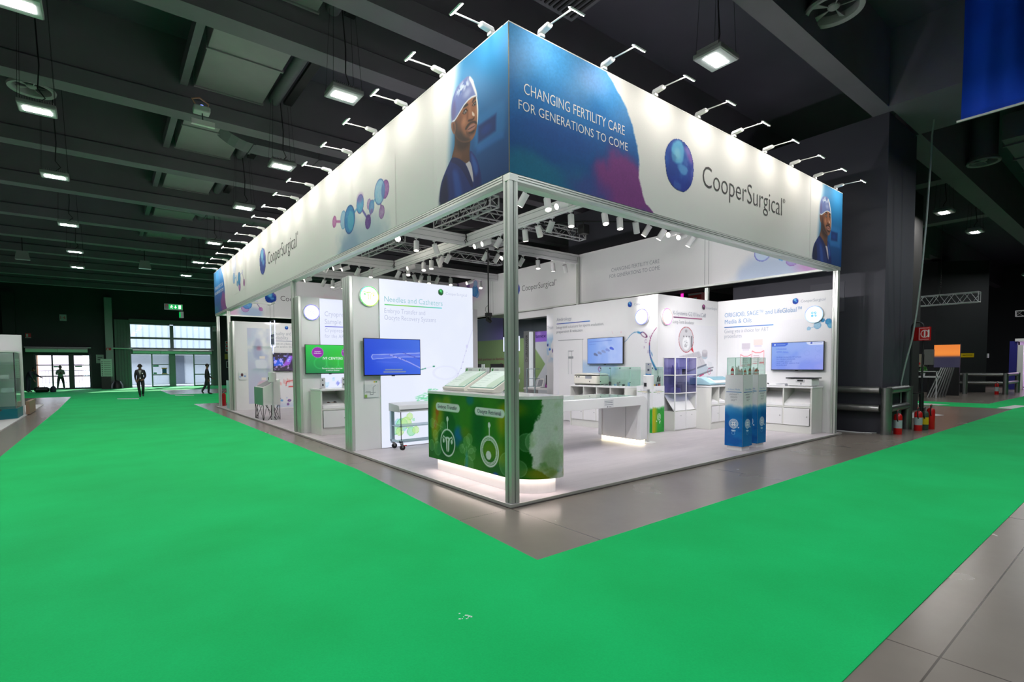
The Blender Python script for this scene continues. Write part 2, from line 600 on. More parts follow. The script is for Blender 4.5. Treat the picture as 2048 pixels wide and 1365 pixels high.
def carpet_mat():
    m = bpy.data.materials.new('green_needle_felt')
    m.use_nodes = True
    nt = m.node_tree
    b = nt.nodes['Principled BSDF']
    tc = nt.nodes.new('ShaderNodeTexCoord')
    n1 = nt.nodes.new('ShaderNodeTexNoise'); n1.inputs['Scale'].default_value = 0.9; n1.inputs['Detail'].default_value = 6
    n2 = nt.nodes.new('ShaderNodeTexNoise'); n2.inputs['Scale'].default_value = 90; n2.inputs['Detail'].default_value = 3
    mp = nt.nodes.new('ShaderNodeMapping'); mp.inputs['Scale'].default_value = (1, 1, 1)
    nt.links.new(tc.outputs['Object'], n1.inputs['Vector']); nt.links.new(tc.outputs['Object'], n2.inputs['Vector'])
    cr = nt.nodes.new('ShaderNodeValToRGB')
    cr.color_ramp.elements[0].position = 0.32; cr.color_ramp.elements[0].color = (*lin((4, 178, 92)), 1)
    cr.color_ramp.elements[1].position = 0.7; cr.color_ramp.elements[1].color = (*lin((10, 192, 104)), 1)
    nt.links.new(n1.outputs['Fac'], cr.inputs[0])
    mr = nt.nodes.new('ShaderNodeMapRange'); mr.inputs[3].default_value = 0.86; mr.inputs[4].default_value = 1.12
    nt.links.new(n2.outputs['Fac'], mr.inputs[0])
    mx = nt.nodes.new('ShaderNodeMix'); mx.data_type = 'RGBA'; mx.blend_type = 'MULTIPLY'; mx.inputs[0].default_value = 1
    nt.links.new(cr.outputs[0], mx.inputs[6]); nt.links.new(mr.outputs[0], mx.inputs[7])
    nt.links.new(mx.outputs[2], b.inputs['Base Color'])
    b.inputs['Roughness'].default_value = 0.85
    b.inputs['Specular IOR Level'].default_value = 0.2
    bp = nt.nodes.new('ShaderNodeBump'); bp.inputs['Strength'].default_value = 0.25; bp.inputs['Distance'].default_value = 0.004
    nt.links.new(n2.outputs['Fac'], bp.inputs['Height']); nt.links.new(bp.outputs[0], b.inputs['Normal'])
    return m

m_floor = floor_mat()
m_carpet = carpet_mat()
m_ceil = mat('dark_ceiling_paint', (84, 82, 96), 0.8, var=0.15, scale=1.2)
m_beam = mat('dark_beam_paint', (112, 108, 118), 0.7, var=0.12, scale=1.5)
m_hwall = mat('dark_wall_paint', (40, 46, 48), 0.7, var=0.12, scale=1.0)
m_pillar = mat('charcoal_wall_paint', (60, 60, 70), 0.6, var=0.1, scale=0.8)
m_duct = mat('duct_sheet', (150, 148, 152), 0.55, 0.3, var=0.12, scale=2)

struct('floor', MB().box(-24, -16, -0.3, 52, 54, 0.0), m_floor)
struct('ceiling', MB().box(-24, -16, 9.3, 52, 50.4, 9.5), m_ceil)
struct('wall_left', MB().box(-24.2, -16, 0, -24, 50.4, 9.3), m_hwall)
struct('wall_right', MB().box(52, -16, 0, 52.2, 50.4, 9.3), m_hwall)
struct('wall_near', MB().box(-24, -16.2, 0, 52, -16, 9.3), m_hwall)
w = MB()
w.box(-24, 50, 0, -8.0, 50.4, 9.3)
w.box(-8.0, 50, 2.85, -4.5, 50.4, 9.3)
w.box(-4.5, 50, 0, -1.95, 50.4, 9.3)
w.box(-1.95, 50, 5.5, 4.2, 50.4, 9.3)
w.box(4.2, 50, 0, 52, 50.4, 9.3)
struct('wall_far', w, m_hwall)

# concrete roof beams
for i, y in enumerate([3.42, 5.25, 9.5, 13.8, 18.0, 22.5, 26.9, 30.9, 35.2, 39.6, 44.2]):
    b = MB().prism([(-24, y, 7.6), (-24, y + 0.46, 7.6), (-24, y + 0.46, 7.95), (-24, y + 0.4, 8.0), (-24, y + 0.4, 9.3), (-24, y + 0.06, 9.3), (-24, y + 0.06, 8.0), (-24, y, 7.95)], (76, 0, 0))
    struct('trim_%d' % (i + 1), b, m_beam)
struct('trim_12', MB().prism([(-24, -0.62, 7.58), (-24, -0.22, 7.58), (-24, -0.22, 9.3), (-24, -0.62, 9.3)], (34.9, 0, 0)), m_beam)
struct('trim_13', MB().box(12.95, -0.66, 7.58, 52, -0.1, 9.3), m_beam)
struct('trim_14', MB().box(10.6, -16, 7.58, 12.95, -0.62, 9.3), m_beam)
struct('trim_15', MB().box(30.5, 3.4, 7.3, 31.6, 30, 9.3), m_beam)
struct('trim_16', MB().box(18.0, -0.1, 7.7, 18.6, 30, 9.3), m_beam)
struct('trim_17', MB().box(24.5, -0.1, 7.7, 25.1, 30, 9.3), m_beam)

# carpets
cp = [(-0.825, -1.418), (-0.51, 3.4), (-0.52, 23.2), (12, 23.2), (12, 33.5), (-0.5, 33.8), (-0.49, 42), (20, 42), (20, 49.95), (-20, 49.95), (-20, 35.4),
      (-5.3, 35.6), (-5.25, 23.4), (-5.35, 9.1), (-5.35, -3.74), (-0.68, -3.74), (45, -3.7), (45, -0.6), (24.6, -0.3), (24.5, 9), (22.1, 9), (22.0, -1.36), (8.2, -1.36)]
o = MB().prism([(x, y, 0.0) for x, y in cp], (0, 0, 0.006)).build('aisle_carpet', m_carpet)
tag(o, 'bright green exhibition carpet covering the aisles on the concrete floor', 'carpet')

# pillars
pil = thing('concrete_pillar', 'big charcoal wall pillar right behind the stand with a steel guard rail round it', 'pillar', (12, 1.4, 0))
MB().box(10.9, -0.55, 0, 13.06, 3.23, 7.58).build('shaft', m_pillar, pil)
MB().box(10.885, 0.3, 3.0, 10.9, 1.1, 3.75).build('paint_patch', mat('faded_wall_paint', (72, 73, 82), 0.6), pil)
MB().box(10.885, 1.3, 2.1, 10.9, 3.0, 3.1).build('paint_patch', bpy.data.materials['faded_wall_paint'], pil)
o = MB().box(11.0, 3.23, 4.3, 13.06, 10.2, 7.58).build('wall_header', m_pillar)
o['kind'] = 'structure'
pil2 = thing('concrete_pillar', 'far black pillar at the right with a yellow sticker on it', 'pillar', (34.3, 3.5, 0))
MB().prism([(33.3, 3.4, 0), (35.3, 1.55, 0), (36.1, 1.75, 0), (36.6, 5.0, 0), (34.2, 6.0, 0)], (0, 0, 7.4)).build('shaft', mat('black_wall_paint', (36, 37, 40), 0.6, var=0.1), pil2)
_a = Art(0, 1, 0, 1, 0.03, (228, 190, 30))
_a.line([(0.2, 0.5), (0.32, 0.5)], 0.12, (60, 50, 10)).line([(0.42, 0.62), (0.85, 0.62)], 0.08, (70, 60, 20)).line([(0.42, 0.38), (0.85, 0.38)], 0.08, (70, 60, 20))
_a.build('sticker', m_print_s, pil2, lambda U, V: (34.27 + 0.52 * U - 0.015, 2.49 - 0.481 * U - 0.015, 1.99 + 0.23 * V))
pil3 = thing('concrete_pillar', 'narrow black wall end seen between the guard rail pillar and the far pillar', 'pillar', (17.5, 1.4, 0))
MB().box(16.2, 0.75, 0, 19.2, 2.0, 7.58).build('shaft', mat('dull_black_paint', (16, 16, 18), .8), pil3)

# ------------------------------------------------------------------ ducts on the roof
m_duct2 = mat('dark_duct_paint', (104, 104, 112), 0.6, 0.1, var=0.12, scale=2)
def spine_duct(y0, y1, label, branch=None):
    t = thing('air_duct', label, 'duct', (-1.1, (y0 + y1) / 2, 8.25), group='sections of insulated duct between the roof beams')
    MB().box(-1.85, y0, 8.25, -0.42, y1, 8.95).build('casing', m_duct, t, bevel=0.01)
    n = max(2, int((y1 - y0) / 1.3))
    for k in range(n + 1):
        yy = y0 + 0.05 + (y1 - y0 - 0.1) * k / n
        MB().box(-1.88, yy - 0.025, 8.22, -0.39, yy + 0.025, 8.98).build('flange', m_duct, t)
    for yy in (y0 + .5, y1 - .5): MB().box(-1.2, yy - .02, 8.95, -1.1, yy + .02, 9.3).build('hanger', m_dark, t)
    if branch: branch_duct(branch, t)
    MB().tube([(-0.12, y0, 8.45), (-0.12, y1, 8.45)], 0.13, 12).build('pipe', m_duct2, t, smooth=True)
    MB().box(0.1, y0, 8.42, 0.3, y1, 8.5).build('cable_tray', m_dark, t)
    MB().box(-2.15, y0, 8.2, -2.0, y1, 8.5).build('side_rail', m_duct2, t)
_names = ['nearest', 'second', 'third', 'fourth', 'fifth', 'sixth', 'seventh']
def branch_duct(y, t, z=7.95, xe=9.5):
    m = MB()
    R, r, n = 1.25, 0.6, 10
    cx, cz = -0.2, z + R
    prof = []
    for k in range(n + 1):
        a = PI + PI / 2 * k / n
        prof.append((cx + R * math.cos(a), cz + R * math.sin(a), cx + (R - r) * math.cos(a), cz + (R - r) * math.sin(a)))
    outer = [(p[0], y, p[1]) for p in prof] + [(xe, y, z)]
    inner = [(p[2], y, p[3]) for p in prof] + [(xe, y, z + r)]
    for k in range(len(outer) - 1):
        m.prism([outer[k], outer[k + 1], inner[k + 1], inner[k]], (0, 0.75, 0))
    br = m.build('curved_branch', m_duct2, t)
    for x in (-0.2, 1.6, 3.4, 5.2, 7.0):
        MB().box(x - 0.03, y - 0.03, z - 0.03, x + 0.03, y + 0.78, z + 0.63).build('branch_flange', m_duct2, br)
_ys = [-0.1, 5.25, 9.5, 13.8, 18.0, 22.5, 26.9, 30.9]
for k in range(7):
    spine_duct(_ys[k] + 0.5, _ys[k + 1] - 0.03, 'grey air duct%s in the %s roof bay from the camera' % (' with a curved branch' if k in (2, 4, 6) else '', _names[k]), {2: 11.3, 4: 19.6, 6: 27.3}.get(k))
t = thing('slab_panel', 'dark ribbed ventilation box under the roof at the top centre', 'vent box', (0.2, 3, 8.4))
MB().box(2.2, 0.6, 8.35, 3.6, 2.6, 9.3).build('casing', m_duct2, t)
g = MB()
for k in range(12): g.box(2.25 + 0.11 * k, 0.7, 8.32, 2.29 + 0.11 * k, 2.5, 8.35)
g.build('grille', m_dark, t)
MB().tube([(0.3, 4.75, 8.45), (10, 4.75, 8.45)], 0.14, 12).build('pipe', m_duct2, t, smooth=True)

def diffuser(x, y, z, label, r=0.42):
    t = thing('ceiling_diffuser', label, 'air diffuser', (x, y, z), group='round ceiling air diffusers')
    MB().lathe([(r * 0.8, 0.02), (r * 0.97, 0.0), (r, 0.04), (r * 0.82, 0.16), (r * 0.78, 0.16), (r * 0.78, 0.04), (r * 0.8, 0.02)], n=36).build('rim', m_grey, t, world=False, smooth=True)
    MB().lathe([(r * 0.8, 0.16), (r * 0.8, 9.3 - z - 0.02)], n=30).build('duct_collar', m_duct2, t, world=False, smooth=True)
    v = MB().sphere((0, 0, 0.09), 0.1, 8, 0.5)
    for k in range(5):
        a = 2 * PI * k / 5
        v.prism([(0.08 * math.cos(a), 0.08 * math.sin(a), 0.07), (r * 0.8 * math.cos(a - 0.12), r * 0.8 * math.sin(a - 0.12), 0.06), (r * 0.8 * math.cos(a + 0.12), r * 0.8 * math.sin(a + 0.12), 0.1)], (0, 0, 0.015))
    v.build('vane', m_grey, t, world=False)
diffuser(-4.78, 11.0, 7.85, 'round air diffuser at the left edge above the nearest left hall lamp')
diffuser(-4.8, 23.3, 7.85, 'round air diffuser on a fat collar above the third left hall lamp', 0.5)
diffuser(-4.8, 32.4, 7.85, 'round air diffuser farthest away at the left, thin and flat')
diffuser(6.5, -0.95, 7.85, 'big round air diffuser with vanes at the top right beside the roof beam', 0.48)
diffuser(17.8, -1.05, 7.85, 'dim round air diffuser in the dark at the far right under the banner')
t = thing('air_duct', 'dark square air duct in the shadow at the far right under the banner', 'duct', (20, -1.5, 8))
MB().box(16.5, -2.6, 8.0, 30, -1.65, 8.7).build('casing', m_duct2, t)
for k in range(8): MB().box(17 + 1.6 * k, -2.66, 7.95, 17.08 + 1.6 * k, -1.6, 9.29 if k in (1, 5) else 8.75).build('flange', m_duct2, t)

# ------------------------------------------------------------------ hall lamps
m_led = glow('hall_led', (255, 252, 246), HALL_W / (PI * 0.4 * 0.22))
m_lens = mat('lamp_lens', (190, 196, 200), 0.3, var=0.02)
def hall_lamp(x, y, label, z=6.72, rz=0.0, top=9.3):
    t = thing('hall_lamp', label, 'ceiling lamp', (x, y, z), rz, 'square LED lamps hanging from the hall roof')
    MB().box(-0.29, -0.25, 0.02, 0.29, 0.25, 0.1).build('housing', m_grey, t, world=False, bevel=0.015)
    f = MB()
    for k in range(15): f.box(-0.26 + 0.036 * k, -0.2, 0.1, -0.25 + 0.036 * k, 0.2, 0.16)
    f.build('cooling_fins', m_grey, t, world=False)
    MB().box(-0.27, -0.23, 0.012, 0.27, 0.23, 0.02).build('lens', m_lens, t, world=False)
    MB().face([(-0.2, -0.11, 0.008), (-0.2, 0.11, 0.008), (0.2, 0.11, 0.008), (0.2, -0.11, 0.008)]).build('led_panel', m_led, t, world=False)
    wr = MB()
    for sx, sy in ((-1, -1), (1, 1), (-1, 1), (1, -1)): wr.tube([(sx * 0.27, sy * 0.2, 0.1), (sx * 0.2, sy * 0.1, top - z)], 0.004, 4)
    wr.build('hanging_wire', m_dark, t, world=False)
    cb = MB().tube([(0, 0, 0.15), (0.12, 0.05, 0.3), (0.02, -0.05, 0.42), (0.05, 0.0, 0.9), (0.0, 0, top - z)], 0.012, 6)
    cb.build('cable', m_black, t, world=False)
    return t
_first = {}
_lp = [(-4.53, 5.24, 'nearest in the left row, cut by the top left corner'), (-4.585, 9.07, 'in the left row, under the round diffuser'), (-4.576, 13.54, 'third of the left row going away'),
       (-4.544, 19.39, 'fourth of the left row going away'), (-4.546, 24.74, 'fifth of the left row going away'), (-4.6, 29.2, 'last and smallest of the left row'),
       (-0.049, 4.91, 'above the left fascia, beside the big roof beam'), (-0.042, 9.21, 'second of the row along the left fascia'), (-0.077, 13.53, 'third of the row along the left fascia'),
       (-0.047, 19.42, 'fourth of the row along the left fascia'), (0.007, 24.24, 'fifth of the row along the left fascia'), (-0.024, 28.75, 'sixth and last of the row along the left fascia'),
       (4.401, 0.03, 'above the right fascia, hanging on long wires'), (18.61, 0.04, 'in the dark right of the pillar, upper one'), (22.93, 0.01, 'in the dark right of the pillar, lower one'),
       (38.5, 0.4, 'at the right edge beside the far pillar'), (34.5, 7.5, 'tiny, behind the gap left of the far pillar')]
for x, y, d in _lp:
    l = 'lit square hall lamp ' + d
    tp = 8.3 if abs(x) < .2 else 9.3
    if tp not in _first: _first[tp] = hall_lamp(x, y, l, top=tp)
    else: dup(_first[tp], (x, y, 6.72), 0, l)

# ================================================================== THE STAND
def deck_mat():
    m = bpy.data.materials.new('pale_laminate')
    m.use_nodes = True
    nt = m.node_tree
    b = nt.nodes['Principled BSDF']
    tc = nt.nodes.new('ShaderNodeTexCoord')
    br = nt.nodes.new('ShaderNodeTexBrick')
    br.inputs['Scale'].default_value = 1; br.inputs['Brick Width'].default_value = 1.4; br.inputs['Row Height'].default_value = 0.24
    br.inputs['Mortar Size'].default_value = 0.0015
    br.inputs['Color1'].default_value = (*lin((206, 199, 203)), 1); br.inputs['Color2'].default_value = (*lin((197, 190, 195)), 1)
    br.inputs['Mortar'].default_value = (*lin((176, 168, 172)), 1)
    nt.links.new(tc.outputs['Object'], br.inputs['Vector'])
    no = nt.nodes.new('ShaderNodeTexNoise'); no.inputs['Scale'].default_value = 3.5; no.inputs['Detail'].default_value = 6
    mp = nt.nodes.new('ShaderNodeMapping'); mp.inputs['Scale'].default_value = (0.5, 3, 1)
    nt.links.new(tc.outputs['Object'], mp.inputs[0]); nt.links.new(mp.outputs[0], no.inputs['Vector'])
    mr = nt.nodes.new('ShaderNodeMapRange'); mr.inputs[3].default_value = 0.88; mr.inputs[4].default_value = 1.06
    nt.links.new(no.outputs['Fac'], mr.inputs[0])
    mx = nt.nodes.new('ShaderNodeMix'); mx.data_type = 'RGBA'; mx.blend_type = 'MULTIPLY'; mx.inputs[0].default_value = 1
    nt.links.new(br.outputs['Color'], mx.inputs[6]); nt.links.new(mr.outputs[0], mx.inputs[7])
    nt.links.new(mx.outputs[2], b.inputs['Base Color'])
    b.inputs['Roughness'].default_value = 0.42
    b.inputs['Specular IOR Level'].default_value = 0.35
    return m

ZP = 0.045
t = thing('stand_platform', 'low stand platform with pale lilac grey plank floor and white edge trim', 'platform', (5, 10, 0))
MB().box(0.012, 0.012, 0.0, 10.04, 20.478, ZP - 0.002).build('plank_floor', deck_mat(), t)
e = MB()
e.box(0, 0, 0.012, 10.054, 0.012, ZP); e.box(0, 0.012, 0.012, 0.012, 20.49, ZP); e.box(10.042, 0.012, 0.012, 10.054, 20.49, ZP)
e.build('edge_trim', m_alu, t)

ZB, ZT = 3.94, 5.63          # graphic band of the fascia
FX, FY = 9.85, 20.17

def post(x, y, z1, label, s=0.115, d=None):
    """slotted aluminium system post"""
    t = thing('stand_post', label, 'post', (x + s / 2, y + s / 2, ZP), group='slotted aluminium posts of the stand')
    g = s * 0.22
    m = MB()
    for a in (0, 1):
        for b in (0, 1):
            m.box(x + a * (s - g * 1.5), y + b * (s - g * 1.5), ZP, x + a * (s - g * 1.5) + g * 1.5, y + b * (s - g * 1.5) + g * 1.5, z1)
    m.build('profile', m_alu, t, bevel=0.004)
    c = 0.006
    MB().box(x + c, y + c, ZP, x + s - c, y + s - c, z1).build('core', m_alu, t)
    k = MB()
    for a, b in ((0.42, 0), (0.42, 1), (0, 0.42), (1, 0.42)):
        x0, y0 = x + a * s, y + b * s
        if b in (0, 1): k.box(x + 0.46 * s, y + (0.004 if b == 0 else s - 0.012), ZP, x + 0.54 * s, y + (0.012 if b == 0 else s - 0.004), z1)
        else: k.box(x + (0.004 if a == 0 else s - 0.012), y + 0.46 * s, ZP, x + (0.012 if a == 0 else s - 0.004), y + 0.54 * s, z1)
    k.build('slot', m_alu_d, t)
    return t
post(0.03, 0.03, ZB - 0.0, 'thick slotted aluminium post at the front corner in front of the green counter', 0.125)
post(9.73, 0.04, ZB - 0.02, 'slotted aluminium post at the right end of the right fascia beside the pillar', 0.11)
post(0.002, 17.36, ZB - 0.1, 'aluminium post at the ribbed wall end near the far left kiosk', 0.11)
post(0.05, 20.0, ZB - 0.1, 'aluminium post at the far left corner beside a red extinguisher', 0.11)
post(0.03, 8.88, ZB - 0.1, 'aluminium post rising behind the wall with the snowflake sign', 0.11)
post(9.6, 8.3, ZT - 0.1, 'aluminium post at the joint of the two back fascia panels', 0.1)
post(9.6, 3.27, ZB - 0.1, 'aluminium post in the corner behind the incubator wall', 0.09)

# ---- fascia print pieces, drawn in (distance from the print's left or right end, height)
def art_wedge(sgn, base, da=0.011):
    """blue and purple watercolour of the left end; coordinate runs base + sgn*u"""
    A = Art(0, 2.85, ZB, ZT, da, (232, 232, 232))
    U, V = A.U, A.V
    edge = [(1.661, 5.63), (1.809, 5.513), (1.962, 5.385), (2.088, 5.264), (2.217, 5.039), (2.316, 4.821), (2.357, 4.625), (2.345, 4.393), (2.42, 4.183), (2.52, 4.05), (2.70, 3.94)]
    zz = np.array([p[1] for p in edge])[::-1]
    uu = np.array([p[0] for p in edge])[::-1]
    lim = np.interp(V, zz, uu) + 0.05 * (vnoise(U, V, 9, 3, 4) - 0.5) + 0.02 * (vnoise(U, V, 60, 5, 2) - 0.5)
    n1 = vnoise(U, V, 1.6, 1, 4); n2 = vnoise(U, V, 2.4, 2, 4); n3 = vnoise(U, V, 50, 4, 2)
    t = np.clip((V - ZB) / (ZT - ZB) + 0.35 * (n1 - 0.5), 0, 1)[..., None]
    stops = np.array([[14, 102, 150], [6, 82, 152], [12, 92, 168], [24, 120, 196], [62, 146, 212], [84, 160, 222]], float)
    pos = np.linspace(0, 1, 6)
    col = np.stack([np.interp(t[..., 0], pos, stops[:, k]) for k in range(3)], -1)
    def blend(c, a):
        a = np.clip(a, 0, 1)[..., None]
        return col * (1 - a) + np.array(c, float) * a
    col = blend((4, 110, 150), sstep(0.35, 0.75, 1 - np.hypot((U - 0.35) / 1.0, (V - 4.0) / 0.5) + 0.3 * (n2 - 0.5)))
    col = blend((132, 60, 134), 0.95 * sstep(0.12, 0.6, 1 - np.hypot((U - 2.2) / 1.25, (V - 4.08) / 0.75) + 0.9 * (n2 - 0.5)))
    col = blend((70, 70, 150), 0.7 * sstep(0.2, 0.7, 1 - np.hypot((U - 1.3) / 0.8, (V - 4.0) / 0.4) + 0.7 * (n1 - 0.5)))
    col = blend((110, 160, 225), 0.7 * sstep(0.2, 0.9, 1 - np.hypot((U - 1.45) / 0.7, (V - 5.45) / 0.4)))
    col = blend((24, 70, 150), 0.4 * sstep(0.2, 0.8, 1 - np.hypot((U - 0.9) / 1.1, (V - 4.55) / 0.3) + 0.6 * (n1 - 0.5)))
    col = col * (0.95 + 0.1 * n3[..., None])
    A.put(1 - sstep(-0.012, 0.03, U - lim), (0, 0, 0))
    a = (1 - sstep(-0.012, 0.03, U - lim))[..., None]
    A.img = np.array((232, 232, 232.0)) * (1 - a) + col * a
    A.U = base + sgn * A.U
    return A

SKIN = (150, 96, 68)
def art_portrait(sgn, base, da=0.0075):
    """a man in a surgical cap and dark blue scrubs before a blurred blue room; u from the print's right end"""
    A = Art(0, 1.72, ZB, ZT, da, (232, 232, 232), dz=0.0058)
    U, V = A.U, A.V
    t = np.clip((V - ZB) / (ZT - ZB), 0, 1)
    bg = np.stack([np.interp(t, [0, .25, .6, 1], s) for s in ([2, 4, 24, 74], [62, 82, 116, 160], [124, 146, 178, 218])], -1)
    dk = np.clip((0.8 - U) / 1.2, 0, 1)[..., None] * np.array([0.0, 0.0, 0.0])
    lim = np.interp(V, [3.94, 4.4, 5.0, 5.3, 5.63], [1.5, 1.34, 1.27, 1.2, 1.12])
    a = (1 - sstep(-0.22, 0.1, U - lim))[..., None]
    A.img = A.img * (1 - a) + bg * a
    A.poly([(0.70, 4.73), (0.70, 4.80), (0.157, 4.80), (0.06, 4.78), (0.08, 4.38), (0.255, 4.40), (0.70, 4.36)], (52, 132, 200), 0.06, 0.55, 1)
    A.poly([(0.62, 4.682), (0.242, 4.69), (0.255, 4.495), (0.624, 4.474)], (6, 48, 112), 0.03, 0.9, 0)
    A.ell((0.45, 4.58), 0.14, 0.07, (10, 66, 150), 0.8, 0.7)
    A.poly([(0.66, 4.44), (0.1, 4.43), (0.1, 4.37), (0.66, 4.36)], (40, 110, 190), 0.04, 0.6, 0)
    # neck
    A.poly([(1.158, 4.86), (1.161, 4.666), (1.191, 4.577), (1.253, 4.49), (1.242, 4.40), (1.078, 4.33), (0.897, 4.25), (0.798, 4.25), (0.824, 4.41), (0.793, 4.57), (0.86, 4.72)], (96, 62, 46), 0.008)
    A.poly([(1.14, 4.80), (1.15, 4.62), (1.05, 4.52), (0.9, 4.49), (0.80, 4.53), (0.84, 4.7)], (52, 36, 32), 0.05, 0.85)
    A.poly([(1.18, 4.56), (1.2, 4.47), (1.05, 4.4), (0.98, 4.42), (1.06, 4.5)], (128, 84, 62), 0.04, 0.6)
    # scrubs
    A.poly([(1.241, 4.495), (1.315, 4.44), (1.416, 4.356), (1.507, 4.266), (1.561, 4.164), (1.60, 3.90), (0.56, 3.90), (0.558, 4.058), (0.618, 4.216), (0.679, 4.328), (0.795, 4.448), (0.824, 4.41), (0.804, 4.308), (0.874, 4.29), (0.963, 4.35), (1.076, 4.429)], (18, 46, 116), 0.006)
    A.poly([(1.40, 4.34), (1.56, 4.15), (1.61, 3.9), (1.32, 3.9), (1.36, 4.2)], (18, 28, 66), 0.05, 0.9)
    A.poly([(1.24, 4.33), (1.10, 4.28), (1.02, 4.05), (1.00, 3.9), (1.16, 3.9), (1.2, 4.15)], (40, 84, 170), 0.05, 0.75)
    A.poly([(0.80, 4.43), (0.70, 4.32), (0.62, 4.18), (0.66, 4.05), (0.75, 4.2)], (52, 104, 190), 0.03, 0.7)
    A.poly([(0.70, 4.1), (0.6, 4.1), (0.58, 3.9), (0.75, 3.9)], (14, 30, 96), 0.05, 0.7)
    A.poly([(0.919, 4.313), (0.874, 4.31), (0.813, 4.32), (0.756, 4.198), (0.728, 3.99), (0.801, 4.128), (0.864, 4.243)], (206, 196, 206), 0.006, 1, 1)
    A.poly([(1.241, 4.495), (1.076, 4.429), (0.941, 4.332), (0.865, 4.231), (0.801, 4.128), (0.735, 3.99), (0.77, 3.95), (0.89, 4.12), (1.0, 4.26), (1.13, 4.37), (1.29, 4.452)], (12, 30, 84), 0.008, 0.9, 1)
    # face
    A.poly([(1.175, 4.949), (1.095, 4.972), (1.016, 5.017), (0.931, 5.06), (0.835, 5.09), (0.755, 5.09), (0.677, 5.08), (0.645, 5.04), (0.637, 4.972), (0.621, 4.902), (0.619, 4.809), (0.641, 4.731), (0.644, 4.689), (0.671, 4.627), (0.698, 4.593), (0.738, 4.566), (0.791, 4.556), (0.872, 4.566), (0.981, 4.60), (1.094, 4.67), (1.171, 4.768)], SKIN, 0.006, 1, 1)
    A.poly([(1.17, 4.95), (1.10, 4.93), (1.02, 4.78), (0.92, 4.66), (0.80, 4.60), (0.80, 4.56), (0.95, 4.585), (1.10, 4.66), (1.18, 4.78)], (52, 40, 38), 0.04, 0.92)
    A.poly([(1.12, 4.97), (1.0, 5.0), (0.97, 4.9), (1.03, 4.75), (1.10, 4.8)], (110, 66, 48), 0.05, 0.75)
    A.ell((0.94, 4.85), 0.085, 0.075, (186, 124, 92), 0.9, 0.8)
    A.ell((0.66, 4.86), 0.04, 0.09, (186, 128, 98), 0.9, 0.7)
    A.ell((0.80, 5.06), 0.1, 0.03, (178, 120, 92), 0.9, 0.7)
    A.poly([(0.83, 5.019), (0.783, 5.008), (0.764, 4.921), (0.746, 4.842), (0.799, 4.833), (0.833, 4.852), (0.818, 4.913)], (170, 112, 84), 0.015, 0.8)
    A.poly([(0.87, 4.97), (0.84, 4.95), (0.85, 4.85), (0.88, 4.84)], (112, 66, 48), 0.02, 0.7)
    A.poly([(0.755, 4.914), (0.732, 4.894), (0.7, 4.864), (0.691, 4.829), (0.733, 4.845), (0.752, 4.866)], (240, 218, 202), 0.008, 0.9, 1)
    A.poly([(0.856, 4.817), (0.84, 4.84), (0.786, 4.826), (0.733, 4.814), (0.696, 4.831), (0.707, 4.793), (0.787, 4.799)], (62, 38, 32), 0.008, 0.95, 1)
    A.poly([(0.923, 4.749), (0.875, 4.783), (0.807, 4.799), (0.721, 4.786), (0.646, 4.744), (0.644, 4.704), (0.708, 4.756), (0.787, 4.768), (0.848, 4.748), (0.889, 4.726)], (50, 34, 32), 0.012, 0.9, 1)
    A.poly([(0.90, 4.72), (0.86, 4.69), (0.80, 4.665), (0.70, 4.67), (0.66, 4.70), (0.66, 4.66), (0.70, 4.62), (0.80, 4.61), (0.88, 4.65)], (92, 62, 54), 0.015, 0.8, 1)
    A.poly([(0.869, 4.722), (0.828, 4.748), (0.774, 4.754), (0.708, 4.747), (0.68, 4.72), (0.68, 4.692), (0.722, 4.681), (0.789, 4.679), (0.842, 4.698)], (172, 118, 108), 0.007, 1, 1)
    A.poly([(0.862, 4.723), (0.788, 4.724), (0.683, 4.716), (0.683, 4.706), (0.781, 4.708), (0.855, 4.712)], (84, 48, 46), 0.005, 0.9, 1)
    A.poly([(0.842, 4.684), (0.776, 4.664), (0.709, 4.67), (0.69, 4.652), (0.75, 4.637), (0.829, 4.66)], (44, 32, 32), 0.01, 0.85, 1)
    A.ell((0.77, 4.605), 0.07, 0.028, (140, 94, 76), 0.9, 0.8)
    for e, b in (([(0.968, 4.965), (0.939, 4.995), (0.884, 4.993), (0.854, 4.957), (0.885, 4.934), (0.94, 4.94)], [(0.99, 5.036), (0.931, 5.066), (0.849, 5.053), (0.834, 5.018), (0.904, 5.022)]),
                 ([(0.746, 4.979), (0.714, 4.999), (0.665, 5.001), (0.660, 4.961), (0.711, 4.953)], [(0.752, 5.02), (0.722, 5.060), (0.664, 5.058), (0.655, 5.028), (0.703, 5.026), (0.738, 5.006)])):
        c = np.mean(e, 0)
        A.poly(np.array(e) * 1.0, (66, 40, 34), 0.012, 0.95, 1)
        A.poly(c + (np.array(e) - c) * 0.6, (196, 184, 180), 0.006, 0.95, 1)
        A.ell((c[0] - 0.002, c[1] + 0.002), 0.018, 0.02, (24, 18, 18), 0.3, 1)
        A.ell((c[0] - 0.012, c[1] + 0.008), 0.006, 0.007, (250, 250, 250), 0.5, 1)
        A.line([tuple(e[0]), tuple(e[1]), tuple(e[2]), tuple(e[3])][:4], 0.012, (36, 24, 22), 0.9)
        A.poly(b, (34, 26, 26), 0.01, 0.95, 1)
    A.poly([(1.226, 4.956), (1.168, 4.945), (1.14, 4.89), (1.141, 4.815), (1.171, 4.768), (1.207, 4.796), (1.247, 4.868), (1.252, 4.939)], (134, 88, 66), 0.006, 1, 1)
    A.poly([(1.21, 4.92), (1.175, 4.92), (1.16, 4.85), (1.175, 4.80), (1.2, 4.84)], (74, 46, 38), 0.014, 0.9, 1)
